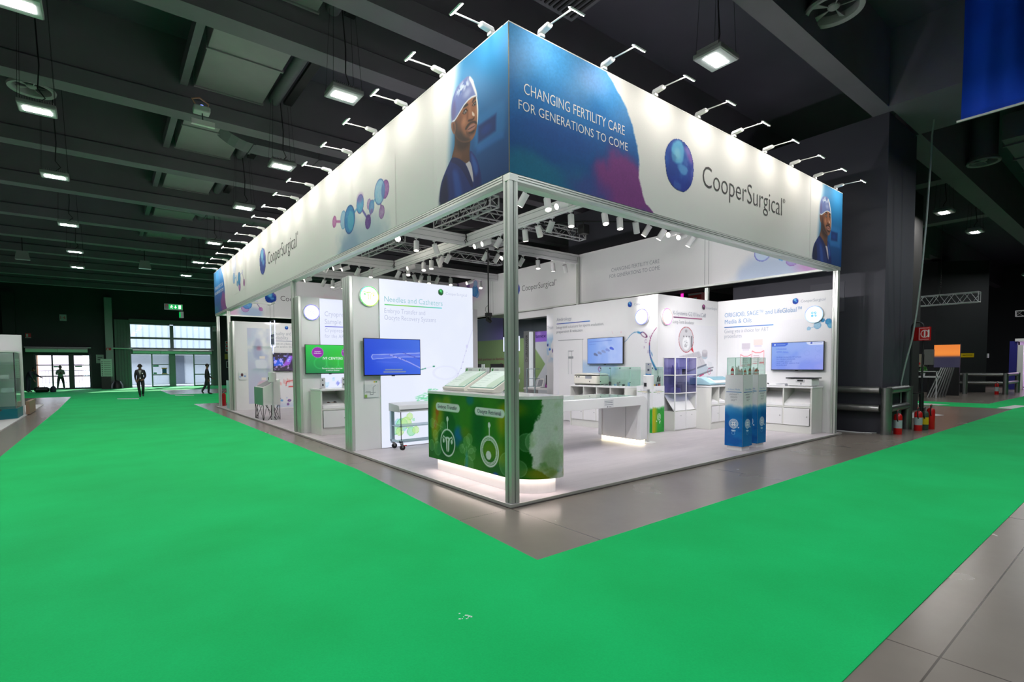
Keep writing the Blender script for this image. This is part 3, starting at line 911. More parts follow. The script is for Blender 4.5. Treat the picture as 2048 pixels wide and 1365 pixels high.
    # cap
    A.poly([(0.843, 5.385), (0.918, 5.385), (1.072, 5.368), (1.152, 5.312), (1.212, 5.245), (1.244, 5.15), (1.246, 5.044), (1.233, 4.945), (1.175, 4.942), (1.094, 4.98), (1.015, 5.025), (0.931, 5.066), (0.835, 5.091), (0.755, 5.091), (0.676, 5.078), (0.641, 5.03), (0.630, 5.04), (0.644, 5.111), (0.7, 5.227), (0.712, 5.275), (0.777, 5.349)], (112, 128, 188), 0.006, 1, 1)
    A.poly([(1.24, 5.1), (1.23, 4.96), (1.17, 4.97), (1.12, 5.05), (1.16, 5.24)], (108, 100, 150), 0.04, 0.8)
    n = vnoise(U, V, 22, 8, 4)
    d = A.sdf([(0.86, 5.37), (0.95, 5.37), (1.08, 5.34), (1.15, 5.25), (1.05, 5.22), (0.9, 5.24), (0.78, 5.25)], 1)
    A.put(0.9 * (1 - sstep(-0.05, 0.03, d)) * sstep(0.42, 0.62, n), (214, 230, 246))
    A.put(0.5 * (1 - sstep(-0.05, 0.03, d)) * (1 - sstep(0.3, 0.5, n)), (58, 104, 186))
    A.ell((0.86, 5.18), 0.12, 0.07, (176, 188, 226), 0.9, 0.7)
    A.poly([(0.80, 5.37), (0.777, 5.349), (0.712, 5.275), (0.7, 5.227), (0.644, 5.111), (0.630, 5.03), (0.664, 5.069), (0.72, 5.179), (0.768, 5.267), (0.82, 5.34)], (246, 246, 244), 0.012, 0.95, 1)
    A.line([(1.21, 4.955), (1.165, 4.95), (1.094, 4.98), (1.015, 5.022), (0.931, 5.062), (0.835, 5.086), (0.755, 5.088), (0.67, 5.07)], 0.022, (228, 234, 244), 0.9)
    A.poly([(0.664, 5.069), (0.632, 5.028), (0.612, 4.899), (0.617, 4.794), (0.637, 4.690), (0.645, 4.732), (0.638, 4.815), (0.645, 4.911), (0.652, 4.979)], (250, 246, 242), 0.006, 0.95, 1)
    A.U = base + sgn * A.U
    return A

BALL = [(3.268, 5.18), (3.122, 5.105), (3.033, 5.008), (2.99, 4.914), (2.973, 4.805), (3.001, 4.686), (3.02, 4.585), (3.075, 4.502), (3.167, 4.436), (3.278, 4.399), (3.467, 4.394), (3.563, 4.441), (3.659, 4.527), (3.717, 4.627), (3.745, 4.767), (3.732, 4.931), (3.671, 5.049), (3.591, 5.128), (3.456, 5.18)]
def art_ball(da=0.012, tint=None):
    """watercolour globe, coordinates centred on 0,0, radius about 0.39"""
    B = np.array(BALL) - np.array([3.36, 4.785])
    A = Art(-0.42, 0.42, -0.42, 0.42, da, (16, 74, 170))
    U, V = A.U, A.V
    n = vnoise(U, V, 6, 4, 4)
    A.put(sstep(0.1, 0.4, U + 0.3 * (n - 0.5)) * 0.7, (78, 62, 170))
    A.put(sstep(-0.05, -0.35, V) * 0 + sstep(0.05, 0.4, -V) * 0.85, (22, 44, 150))
    def sh(p): return np.array(p) - np.array([3.36, 4.785])
    A.poly(sh([(3.141, 5.057), (3.324, 5.178), (3.456, 5.137), (3.477, 5.001), (3.432, 4.828), (3.273, 4.791), (3.144, 4.824)]), (92, 176, 222), 0.03, 0.95, 1)
    A.poly(sh([(3.255, 4.765), (3.432, 4.828), (3.597, 4.778), (3.54, 4.677), (3.425, 4.652)]), (74, 146, 212), 0.02, 0.85, 1)
    A.poly(sh([(3.457, 5.094), (3.572, 5.134), (3.691, 4.999), (3.733, 4.898), (3.614, 4.903), (3.535, 5.005)]), (146, 96, 186), 0.05, 0.85)
    A.poly(sh([(3.2, 5.0), (3.35, 5.05), (3.4, 4.88), (3.25, 4.85)]), (140, 206, 232), 0.05, 0.7)
    A.put(0.25 * sstep(0.45, 0.7, n), (120, 190, 240))
    A.put(0.25 * sstep(0.55, 0.3, n) * 0 + 0.25 * (1 - sstep(0.25, 0.45, n)), (10, 40, 120))
    if tint is not None:
        lum = A.img.mean(-1, keepdims=True) / 150.0
        A.img = np.clip(np.array(tint, float) * lum, 0, 255)
        A.poly(sh([(3.25, 5.05), (3.45, 5.05), (3.5, 4.8), (3.3, 4.78)]), tuple(np.clip(np.array(tint) * 1.2 + 60, 0, 255)), 0.08, 0.9)
    d = A.sdf(B, 1)
    A.put(sstep(-0.03, 0.0, d) * 0.5, (20, 50, 130) if tint is None else np.array(tint) * 0.5)
    A.mask = d < 0.004
    return A
def put_ball(name, parent, m, kind, c, a, z, r, n=0.004, da=None, tint=None):
    """kind 'X' or 'Y' plane at c; centre (a, z); radius r"""
    A = art_ball(da or 0.84 / 26, tint)
    s = r / 0.39
    if kind == 'X': return A.build(name, m, parent, lambda U, V: (c - n, a - U * s, z + V * s))
    return A.build(name, m, parent, lambda U, V: (a + U * s, c - n, z + V * s))

def art_molecules(sgn, base):
    A = Art(2.95, 6.05, ZB, 5.1, 0.011, (232, 232, 232))
    U, V = A.U, A.V
    n = vnoise(U, V, 2.2, 6, 4)
    wash = 0.55 * sstep(0.0, 0.5, 1 - np.hypot((U - 4.55) / 1.6, (V - 3.85) / 0.75) + 0.5 * (n - 0.5)) * sstep(6.0, 5.6, U)
    A.put(np.where(U > 5.95, 0, wash), (126, 160, 190))
    A.put(0.35 * sstep(0.15, 0.6, 1 - np.hypot((U - 5.0) / 0.9, (V - 3.9) / 0.5) + 0.5 * (n - 0.5)), (86, 128, 176))
    for p, q, w, c in [((5.621, 4.605), (5.386, 4.553), 0.05, (176, 92, 160)), ((4.669, 4.571), (4.54, 4.601), 0.05, (92, 170, 208)), ((4.297, 4.52), (4.125, 4.363), 0.05, (90, 84, 168)),
                       ((3.966, 4.361), (3.908, 4.382), 0.05, (150, 120, 180)), ((3.80, 4.556), (3.733, 4.56), 0.05, (110, 180, 210)), ((3.523, 4.435), (3.485, 4.36), 0.05, (150, 110, 170))]:
        A.line([p, q], w, c, 0.9)
    A.cell((5.733, 4.623), 0.118, (178, 96, 164), (140, 60, 130), 0.95)
    A.cell((5.243, 4.553), 0.16, (132, 182, 214), (80, 140, 190), 0.9, 0.18)
    A.cell((4.92, 4.488), 0.27, (14, 124, 186), (8, 72, 146), 1.0)
    A.ell((4.86, 4.45), 0.17, 0.2, (74, 172, 200), 0.25, 0.75)
    A.cell((4.397, 4.65), 0.172, (70, 160, 206), (70, 60, 150), 1.0)
    A.poly([(4.55, 4.80), (4.4, 4.84), (4.25, 4.78), (4.3, 4.68), (4.5, 4.68)], (122, 84, 168), 0.07, 0.7)
    A.cell((4.057, 4.256), 0.128, (88, 48, 140), (60, 28, 110), 1.0)
    A.cell((4.0, 4.552), 0.094, (164, 132, 190), (110, 90, 160), 0.8)
    A.cell((3.895, 4.481), 0.12, (86, 150, 204), (96, 84, 160), 0.95)
    A.ell((3.90, 4.41), 0.08, 0.05, (140, 100, 170), 0.8, 0.8)
    A.cell((3.332, 4.631), 0.152, (150, 92, 170), (100, 54, 140), 0.95)
    A.cell((3.553, 4.646), 0.215, (120, 184, 220), (66, 96, 170), 0.85)
    A.ell((3.42, 4.62), 0.07, 0.15, (84, 120, 190), 0.4, 0.7)
    A.cell((3.481, 4.294), 0.113, (158, 120, 178), (110, 76, 140), 0.95)
    A.U = base + sgn * A.U
    return A

def art_molecules_small(sgn, base):
    A = Art(3.9, 6.1, 4.3, ZT, 0.014, (232, 232, 232))
    n = vnoise(A.U, A.V, 3, 9, 4)
    A.put(0.6 * sstep(0.1, 0.5, 1 - np.hypot((A.U - 4.3) / 0.45, (A.V - 5.4) / 0.6) + 0.4 * (n - 0.5)) * sstep(3.9, 4.1, A.U), (176, 190, 228))
    for p, q, c in [((4.17, 4.87), (4.55, 4.85), (120, 170, 210)), ((4.55, 4.85), (4.72, 4.62), (120, 170, 210)), ((4.72, 4.62), (5.08, 4.68), (120, 170, 210)), ((5.08, 4.85), (5.6, 4.88), (190, 190, 220)), ((5.6, 4.88), (5.82, 4.51), (150, 100, 160))]:
        A.line([p, q], 0.03, c)
    A.cell((4.17, 4.87), 0.19, (130, 180, 226), (40, 70, 160), 0.9)
    A.cell((4.55, 4.85), 0.09, (120, 190, 225), (90, 150, 210), 0.8)
    A.cell((4.72, 4.62), 0.1, (50, 140, 196), (30, 100, 170), 0.95)
    A.cell((5.1, 4.48), 0.17, (150, 90, 170), (80, 50, 130), 0.9)
    A.cell((5.06, 4.74), 0.23, (30, 130, 196), (20, 80, 160), 0.95)
    A.cell((5.6, 4.88), 0.09, (200, 200, 228), (150, 150, 200), 0.8)
    A.cell((5.82, 4.51), 0.12, (140, 60, 140), (110, 40, 110), 0.95)
    A.U = base + sgn * A.U
    return A

OFF = 0.0267
m_edge = mat('fascia_edge_white', (246, 246, 246), 0.5)
def slogan(parent, kind, c, base, sgn, m, n=0.006):
    """two-line slogan printed on the watercolour end"""
    R = RX if kind == 'X' else RY
    for s, u, z, w, cap in (('CHANGING FERTILITY CARE', 0.222, 4.892, 1.82, 0.127), ('FOR GENERATIONS TO COME', 0.138, 4.694, 1.97, 0.108)):
        a = base + sgn * u
        P = (c - n, a, z) if kind == 'X' else (a, c - n, z)
        lettering('slogan_lettering', parent, s, P, R, w, cap, m, thin=-0.006)

# right fascia (faces -Y)
fr = thing('right_fascia', 'long white right fascia with blue slogan corner, globe logo and surgeon portrait', 'fascia', (5, 0.1, 3.85))
MB().box(OFF, OFF, ZB, FX, 0.10, ZT).build('panel', m_panel, fr)
MB().box(OFF, OFF - 0.004, ZT, FX, 0.12, ZT + 0.012).build('top_trim', m_edge, fr)
g = MB(); g.box(OFF, OFF, ZB - 0.085, FX - 0.02, 0.12, ZB - 0.004)
g.build('lower_rail', m_alu, fr)
g = MB(); g.box(0.16, OFF - 0.003, ZB - 0.03, FX - 0.1, OFF, ZB - 0.024); g.box(0.16, OFF - 0.003, ZB - 0.06, FX - 0.1, OFF, ZB - 0.054)
g.build('rail_groove', m_alu_d, fr)
MB().box(0.15, 0.13, 3.86, FX - 0.1, 0.27, 3.98).build('lamp_rail', m_white, fr)
art_wedge(1, OFF).build('watercolour_print', m_print, fr, onY(OFF))
art_portrait(-1, FX).build('portrait_print', m_print, fr, onY(OFF))
put_ball('logo_globe', fr, m_print, 'Y', OFF, 3.36 + OFF, 4.785, 0.39, da=0.012)
lettering('logo_lettering', fr, 'CooperSurgical', (4.03, OFF - 0.005, 4.605), RY, 2.79, 0.345, m_ink, thin=-0.012)
lettering('logo_lettering', fr, '®', (6.86, OFF - 0.005, 4.87), RY, 0.10, 0.075, m_ink)
slogan(fr, 'Y', OFF, OFF, 1, m_ink_white)

# left fascia (faces -X)
fl = thing('left_fascia', 'very long white left fascia with a portrait at its near end and molecules', 'fascia', (0.1, 10, 3.85))
MB().box(OFF, 0.104, ZB, 0.10, FY, ZT).build('panel', m_panel, fl)
MB().box(OFF - 0.004, 0.13, ZT, 0.12, FY, ZT + 0.012).build('top_trim', m_edge, fl)
MB().box(OFF, 0.16, ZB - 0.085, 0.12, FY - 0.02, ZB - 0.004).build('lower_rail', m_alu, fl)
g = MB(); g.box(OFF - 0.003, 0.16, ZB - 0.03, OFF, FY - 0.1, ZB - 0.024); g.box(OFF - 0.003, 0.16, ZB - 0.06, OFF, FY - 0.1, ZB - 0.054)
g.build('rail_groove', m_alu_d, fl)
MB().box(0.13, 0.3, 3.88, 0.25, FY - 0.1, 3.98).build('lamp_rail', m_white, fl)
art_portrait(1, OFF).build('portrait_print', m_print, fl, onX(OFF))
art_molecules(1, OFF).build('molecule_print', m_print, fl, onX(OFF))
art_wedge(-1, FY, 0.016).build('watercolour_print', m_print, fl, onX(OFF))
art_molecules_small(-1, FY).build('molecule_print', m_print, fl, onX(OFF))
put_ball('logo_globe', fl, m_print, 'X', OFF, 11.76, 4.79, 0.385, da=0.03)
lettering('logo_lettering', fl, 'CooperSurgical', (OFF - 0.005, 11.16, 4.60), RX, 2.78, 0.345, m_ink, thin=-0.012)
lettering('logo_lettering', fl, '®', (OFF - 0.005, 8.33, 4.87), RX, 0.10, 0.08, m_ink)
slogan(fl, 'X', OFF, FY, -1, m_ink_white)
MB().box(OFF - 0.006, OFF - 0.006, ZB, OFF + 0.004, OFF + 0.004, ZT).build('corner_strip', m_alu_d, fl)

# back fascia, its printed inner side faces -X
BX = 9.7
fb = thing('back_fascia', 'back fascia seen from inside with grey slogan and pale molecule prints', 'fascia', (9.75, 10, 3.9))
MB().box(BX, 0.14, ZB, 9.80, FY - 0.1, ZT).build('panel', m_panel, fb)
MB().box(BX - 0.005, 0.14, ZB - 0.05, 9.82, FY - 0.1, ZB).build('lower_rail', m_alu, fb)
g = MB()
for y in (3.30, 3.42, 13.55, 13.75): g.box(BX - 0.004, y, ZB, BX, y + 0.012, ZT)
g.build('panel_joint', m_grey, fb)
lettering('logo_lettering', fb, 'CooperSurgical', (BX - 0.005, 11.56, 4.70), RX, 1.95, 0.225, m_ink, thin=-0.012)
lettering('logo_lettering', fb, '®', (BX - 0.005, 9.59, 4.87), RX, 0.07, 0.05, m_ink)
put_ball('logo_globe', fb, m_print, 'X', BX, 11.95, 4.81, 0.27)
lettering('slogan_lettering', fb, 'CHANGING FERTILITY CARE', (BX - 0.005, 6.85, 4.80), RX, 1.9, 0.12, m_ink_l, thin=-0.006)
lettering('slogan_lettering', fb, 'FOR GENERATIONS TO COME', (BX - 0.005, 6.93, 4.60), RX, 2.0, 0.12, m_ink_l, thin=-0.006)
def art_pale(a0, a1, cells, washes, z0=ZB, z1=ZT, da=0.02):
    A = Art(a0, a1, z0, z1, da, (236, 235, 236))
    n = vnoise(A.U, A.V, 1.8, 12, 4)
    fade = sstep(a0, a0 + 0.25, A.U) * sstep(a1, a1 - 0.25, A.U)
    for (u, v, ru, rv, c, al) in washes:
        A.put(al * fade * sstep(0.0, 0.6, 1 - np.hypot((A.U - u) / ru, (A.V - v) / rv) + 0.6 * (n - 0.5)), c)
    for p in cells:
        if isinstance(p[1], tuple): A.line([p[0], p[1]], p[2], p[3], 0.8)
        else: A.cell(p[0], p[1], p[2], p[3], 0.85)
    return A
art_pale(0.15, 3.2, [((1.05, 4.28), (1.3, 4.36), 0.04, (150, 190, 230)), ((1.79, 4.62), (1.3, 4.36), 0.03, (190, 215, 240)), ((1.79, 4.56), 0.22, (196, 216, 244), (70, 70, 190)), ((1.3, 4.37), 0.09, (110, 184, 232), (80, 150, 220)), ((1.06, 4.26), 0.15, (170, 150, 216), (150, 80, 180)), ((1.03, 4.46), 0.2, (40, 140, 220), (30, 90, 190))],
         [(1.6, 4.0, 1.2, 0.6, (176, 196, 228), 0.7), (0.35, 4.05, 0.8, 0.4, (206, 150, 206), 0.8)]).build('molecule_print', m_print, fb, onX(BX))
art_pale(13.8, 19.9, [((14.78, 4.95), 0.17, (120, 180, 232), (80, 130, 210)), ((14.95, 5.1), 0.26, (60, 150, 226), (50, 80, 190)), ((14.5, 5.4), 0.13, (186, 150, 214), (150, 90, 180)), ((14.9, 5.42), 0.16, (150, 196, 236), (60, 90, 200)), ((15.5, 5.42), 0.14, (120, 70, 170), (90, 40, 140)), ((16.5, 5.5), 0.2, (80, 50, 150), (60, 30, 120)), ((18.5, 5.2), 0.25, (90, 150, 220), (60, 100, 190))],
         [(15.6, 5.2, 2.0, 0.8, (226, 190, 226), 0.8), (17.6, 5.0, 2.0, 0.6, (180, 200, 236), 0.7)]).build('molecule_print', m_print, fb, onX(BX))

# far fascia, its inner side faces -Y
CY = 20.1
ff = thing('far_fascia', 'far end fascia seen from inside with molecules and blue globe logo', 'fascia', (5, 20.15, 3.9))
MB().box(0.14, CY, ZB, 9.68, CY + 0.1, ZT).build('panel', m_panel, ff)
MB().box(0.14, CY - 0.01, ZB - 0.05, 9.68, CY + 0.11, ZB).build('lower_rail', m_alu, ff)
art_pale(0.16, 2.0, [((1.607, 4.544), (1.794, 4.247), 0.03, (110, 80, 150)), ((1.24, 4.42), (1.6, 4.54), 0.02, (180, 180, 215)), ((0.93, 4.34), (1.24, 4.42), 0.05, (120, 180, 226)), ((0.931, 4.339), 0.1, (96, 180, 232), (80, 150, 220)), ((1.168, 4.235), 0.155, (196, 150, 210), (150, 80, 170)), ((1.243, 4.423), 0.2, (70, 150, 220), (40, 80, 170)), ((1.607, 4.544), 0.08, (206, 210, 236), (160, 160, 210)), ((1.794, 4.247), 0.085, (196, 110, 190), (150, 60, 150))],
         [(0.4, 4.0, 0.7, 0.35, (236, 190, 226), 0.9), (1.4, 4.05, 0.6, 0.35, (170, 196, 232), 0.8)]).build('molecule_print', m_print, ff, onY(CY))
put_ball('logo_globe', ff, m_print, 'Y', CY, 2.212, 4.785, 0.26)
lettering('logo_lettering', ff, 'CooperSurgical', (2.628, CY - 0.005, 4.68), RY, 1.95, 0.22, m_ink, thin=-0.012)
art_pale(3.4, 6.2, [((4.2, 4.5), 0.2, (140, 190, 232), (50, 60, 180)), ((4.9, 4.3), 0.2, (60, 150, 226), (40, 60, 170)), ((4.55, 4.35), 0.09, (110, 184, 232), (80, 150, 220)), ((4.95, 4.15), 0.16, (180, 150, 210), (140, 80, 170)), ((5.6, 4.6), 0.14, (150, 90, 170), (110, 50, 140))],
         [(4.6, 4.6, 1.1, 0.6, (240, 196, 210), 0.9)]).build('molecule_print', m_print, ff, onY(CY))

# ---- lighting beams
def beam(name_label, x0, y0, x1, y1, axis):
    t = thing('lighting_beam', name_label, 'beam', ((x0 + x1) / 2, (y0 + y1) / 2, 5.30), group='white aluminium beams carrying the spotlights')
    MB().box(x0, y0, 5.34, x1, y1, 5.62).build('girder', m_white, t)
    e = MB()
    if axis == 'y':
        for s in (x0 - 0.012, x1): e.box(s, y0, 5.39, s + 0.012, y1, 5.396); e.box(s, y0, 5.54, s + 0.012, y1, 5.546)
        e.build('groove', m_grey, t)
        MB().box((x0 + x1) / 2 - 0.03, y0, 5.30, (x0 + x1) / 2 + 0.03, y1, 5.34).build('track', m_white, t)
    else:
        for s in (y0 - 0.012, y1): e.box(x0, s, 5.39, x1, s + 0.012, 5.396); e.box(x0, s, 5.54, x1, s + 0.012, 5.546)
        e.build('groove', m_grey, t)
        MB().box(x0, (y0 + y1) / 2 - 0.03, 5.30, x1, (y0 + y1) / 2 + 0.03, 5.34).build('track', m_white, t)
beam('long white lighting beam parallel to the left fascia', 4.89, 0.28, 5.01, 19.9, 'y')
for yy, d in ((3.39, 'nearest the front'), (8.35, 'second from the front'), (13.2, 'third from the front'), (16.4, 'fourth from the front')):
    beam('white cross lighting beam from fascia to fascia, ' + d, 0.26, yy, 4.87, yy + 0.1, 'x')
    beam('white cross lighting beam right of the long beam, ' + d, 5.03, yy, 9.68, yy + 0.1, 'x')

# ---- arm lamps on the fascia tops
m_arm_led = glow('arm_led', (255, 246, 232), ARM_W / (PI * 0.2 * 0.05))
def arm_lamp(loc, rz, label, lit=True):
    """arm reaches out along local -Y"""
    t = thing('arm_lamp', label, 'lamp', loc, rz, 'arm lamps on top of the fascia')
    MB().box(-0.035, -0.05, 0.0, 0.035, 0.06, 0.03).build('clamp', m_white, t, world=False)
    MB().prism([(-0.04, 0.02, 0.03), (-0.04, -0.17, 0.05), (-0.04, -0.2, 0.075), (-0.04, -0.17, 0.1), (-0.04, 0.0, 0.09)], (0.08, 0, 0)).build('driver_box', m_white, t, world=False, bevel=0.015)
    MB().tube([(0, -0.17, 0.075), (0, -0.54, 0.06)], 0.009, 8).build('arm', m_white, t, world=False)
    h = MB().prism([(-0.05, -0.58, 0.05), (-0.05, -0.53, 0.075), (-0.05, -0.525, 0.07), (-0.05, -0.56, 0.04)], (0.23, 0, 0))
    hd = h.build('head', m_white, t, world=False, bevel=0.004)
    f = MB().face([(-0.045, -0.557, 0.038), (-0.045, -0.522, 0.067), (0.175, -0.522, 0.067), (0.175, -0.557, 0.038)])
    f.build('led_strip', m_arm_led if lit else m_lens, t, world=False)
    return t
_al = None
_aln = None
for k in range(9):
    lit = k not in (2, 4, 6)
    lab = 'white arm lamp on the right fascia, %s from the front corner%s' % (ORD[k], '' if lit else ', dull head')
    loc = (0.53 + 1.115 * k, 0.05, ZT + 0.012)
    if k == 0: _al = arm_lamp(loc, 0, lab)
    elif lit: dup(_al, loc, 0, lab)
    elif _aln is None: _aln = arm_lamp(loc, 0, lab, True)
    else: dup(_aln, loc, 0, lab)
for k in range(18):
    dup(_al, (0.05, 0.37 + 1.12 * k, ZT + 0.012), -PI / 2, 'white arm lamp on the left fascia, %s from the front corner' % ORD[k])

# ---- track spotlights
def spot_proto(label, loc, aim, rz=0.0):
    t = thing('track_spotlight', label, 'spotlight', loc, rz, 'white track spotlights under the beams')
    MB().box(-0.02, -0.06, -0.03, 0.02, 0.06, 0.0).tube([(0, 0, -0.03), (0, 0, -0.1)], 0.01, 8).build('track_adapter', m_white, t, world=False)
    can = MB().tube([(0, 0, 0.0), (0, 0, -0.28)], 0.075, 18).build('can', m_white, t, world=False, smooth=True)
    can.location = (0, 0, -0.1)
    can.rotation_euler = aim
    le = MB().lathe([(0, -0.281), (0.063, -0.281)], n=18).build('lens', m_spot_led, can, world=False)
    return t, can
m_spot_led = glow('spot_led', (255, 244, 228), 14)
_sp = []
for i, aim in enumerate([(0.5, 0.3, 0), (-0.35, 0.2, 0), (0.2, -0.5, 0), (-0.15, 0.1, 0), (0.1, 1.2, 0), (0.55, -0.2, 0.3), (0.05, -0.15, 0), (-0.6, 0.0, 0)]):
    _sp.append(aim)
_protos = {}
_cnt = {}
def spotlight(x, y, z, v, rail):
    _cnt[rail] = _cnt.get(rail, 0) + 1
    lab = 'white track spotlight %s, %s counted from its near end' % (rail, ORD[_cnt[rail] - 1])
    v = v % len(_sp)
    if v not in _protos:
        _protos[v] = spot_proto(lab, (x, y, z), _sp[v])[0]
    else:
        dup(_protos[v], (x, y, z), 0, lab)
V_ = [0, 1, 4, 1, 3, 2, 0, 0, 4, 4, 0, 3, 6, 2, 5, 3]
for k, x in enumerate([3.14, 3.71, 4.27, 5.5, 6.04, 6.63, 7.2, 7.82, 8.28, 8.74, 9.15]): spotlight(x, 3.44, 5.30, V_[k], 'on the nearest cross beam')
for k, y in enumerate([3.98, 4.61, 5.15, 5.66, 6.07, 6.7, 7.2, 7.58, 9.36, 9.77, 10.1, 10.53, 11.06, 11.73, 12.2, 12.87]): spotlight(4.95, y, 5.30, V_[15 - k], 'on the long beam')
for k, x in enumerate([3.27, 3.84, 5.72, 6.16, 6.55, 6.9, 7.16, 7.79, 8.46, 9.02]): spotlight(x, 8.4, 5.30, V_[k + 4], 'on the second cross beam')
for k, x in enumerate([2.44, 2.89, 3.19, 3.56, 3.99, 5.31, 5.7, 6.06, 6.38, 6.81, 7.36, 8.41, 8.82]): spotlight(x, 13.25, 5.30, V_[(k + 7) % 16], 'on the third cross beam')
for k, x in enumerate([2.55, 2.87, 3.4, 3.72, 4.09]): spotlight(x, 16.45, 5.30, V_[k + 8], 'on the fourth cross beam')

# light of the spotlights (one source per stretch of rail)
def spot(loc, target, w, ang=75, blend=0.6, r=0.05):
    d = bpy.data.lights.new('spotlight_beam', 'SPOT')
    d.energy = w
    d.spot_size = math.radians(ang)
    d.spot_blend = blend
    d.shadow_soft_size = r
    d.color = (1, 0.965, 0.985)
    o = bpy.data.objects.new('spotlight_beam', d)
    COL.objects.link(o)
    o.location = loc
    o.rotation_euler = (Vector(target) - Vector(loc)).to_track_quat('-Z', 'Y').to_euler()
W = SPOT_W
for x, tx, ty in [(1.0, 2.2, 3.0), (2.3, 3.5, 3.0), (3.4, 5.0, 2.4), (4.3, 7.0, 3.2), (5.8, 8.0, 3.1)]:
    spot((x, 0.3, 3.7), (tx, ty, 0.5), W * 2.2)
for x, z in [(6.5, 1.8), (7.4, 2.2), (8.3, 2.0)]:
    spot((x, 0.35, 3.7), (x + 0.6, 3.05, z), W * 1.8, 80)
for y in (0.8, 1.6, 2.4, 3.2):
    spot((6.4, y, 3.75), (9.8, y - 0.2, 1.7), W * 1.8, 80)
for y in (3.6, 4.6, 5.6, 6.6):
    spot((4.2, y, 3.75), (7.06, y, 1.8), W * 1.3, 80)
for x in (0.5, 1.4):
    spot((x, 2.2, 3.75), (x - 0.2, 5.0, 1.6), W * 2.0, 80)
for x in (0.5, 1.3, 2.5):
    spot((x, 6.2, 3.75), (x - 0.1, 8.5, 1.6), W * 1.4, 80)
for x in (0.8, 2.0, 3.2):
    spot((x, 13.8, 3.75), (x, 17.1, 1.8), W * 1.8, 80)
for x in (1.5, 3.5, 5.5, 7.5):
    spot((x, 16.5, 3.7), (x, 20.1, 4.5), W * 1.5, 90)
for x, y in [(1.7, 1.2), (1.7, 5.8), (5, 3.4), (5, 6.6), (8.5, 1.6), (1.7, 9), (1.2, 12), (3, 15), (5, 10), (8, 9)]:
    spot((x, y, 3.85), (x + 0.2, y - 0.2, 0), W * 1.6, 110, 0.9, 0.12)
for y in (5.0, 7.5, 10.5, 13.0):
    spot((6.6, y, 3.75), (9.7, y, 4.7), W * 2.0, 95)
for y in (1.0, 2.6):
    spot((6.6, y, 3.75), (9.7, y, 4.8), W * 2.0, 95)

# ---- trusses hung from the roof
def truss(p0, p1, label, hang, s=0.29):
    p0, p1 = Vector(p0), Vector(p1)
    d = (p1 - p0); L = d.length; d.normalize()
    side = d.cross(Vector((0, 0, 1)))
    t = thing('lighting_truss', label, 'truss', tuple((p0 + p1) / 2), group='aluminium lattice trusses hung from the roof')
    ch = MB()
    cs = [(-s / 2, 0), (s / 2, 0), (s / 2, s), (-s / 2, s)]
    for a, b in cs: ch.tube([p0 + side * a + Vector((0, 0, b)), p1 + side * a + Vector((0, 0, b))], 0.024, 8)
    ch.build('chord_tubes', m_truss, t, smooth=True)
    br = MB()
    n = max(3, int(L / 0.3))
    for k in range(n):
        q0, q1 = p0 + d * (L * k / n), p0 + d * (L * (k + 1) / n)
        for i in range(4):
            a, b = cs[i], cs[(i + 1) % 4]
            if k % 2: a, b = b, a
            br.tube([q0 + side * a[0] + Vector((0, 0, a[1])), q1 + side * b[0] + Vector((0, 0, b[1]))], 0.011, 6)
    for q in (p0, p1):
        for i in range(4):
            a, b = cs[i], cs[(i + 1) % 4]
            br.tube([q + side * a[0] + Vector((0, 0, a[1])), q + side * b[0] + Vector((0, 0, b[1]))], 0.02, 6)
    br.build('diagonal_braces', m_truss, t)
    for f in hang:
        q = p0 + d * (L * f)
        h = MB()
        for sx in (-1, 1): h.tube([q + side * (sx * s / 2) + Vector((0, 0, s)), q + Vector((0, 0, s + 0.35))], 0.012, 6)
        h.tube([q + side * (-s / 2) + Vector((0, 0, -0.03)), q + side * (-s / 2) + Vector((0, 0, s + 0.03))], 0.02, 6)
        h.tube([q + side * (s / 2) + Vector((0, 0, -0.03)), q + side * (s / 2) + Vector((0, 0, s + 0.03))], 0.02, 6)
        h.build('sling', m_black, t)
        c = MB()
        z0 = q.z + s + 0.35
        for j in range(24):
            zc = z0 + j * 0.06
            if j % 2: c.box(q.x - 0.022, q.y - 0.006, zc, q.x + 0.022, q.y + 0.006, zc + 0.07)
            else: c.box(q.x - 0.006, q.y - 0.022, zc, q.x + 0.006, q.y + 0.022, zc + 0.07)
        c.tube([(q.x, q.y, z0 + 1.4), (q.x, q.y, 9.29)], 0.008, 6)
        c.build('hoist_chain', m_dark, t)
    return t
truss((4.6, 6.5, 5.95), (4.55, 9.4, 5.95), 'lattice truss hanging nearest behind the front corner post', (0.04, 0.5, 0.97))
truss((4.8, 7.7, 5.95), (9.2, 7.7, 5.95), 'lattice truss running right behind the front corner post', (0.9,))
truss((4.4, 11.6, 5.95), (4.35, 14.6, 5.95), 'lattice truss farther back, near the bright lamp flare', (0.05, 0.95))
truss((4.6, 12.9, 5.95), (9.6, 12.9, 5.95), 'lattice truss running right, low behind the hanging moving light', (0.95,))
o = thing('theatre_lamp', 'black theatre lamp glaring between the trusses under the left fascia', 'lamp', (4.05, 11.2, 5.9))
MB().tube([(4.05, 11.2, 6.0), (4.0, 11.05, 5.9)], 0.1, 14).build('can', m_black, o, smooth=True)
MB().sphere((3.98, 11.0, 5.87), 0.085, 8).build('lens', glow('lamp_flare', (255, 246, 230), 60), o, smooth=True)
MB().tube([(4.05, 11.2, 6.05), (4.05, 11.3, 6.1), (4.25, 11.65, 6.1)], 0.015, 6).build('bracket', m_black, o)

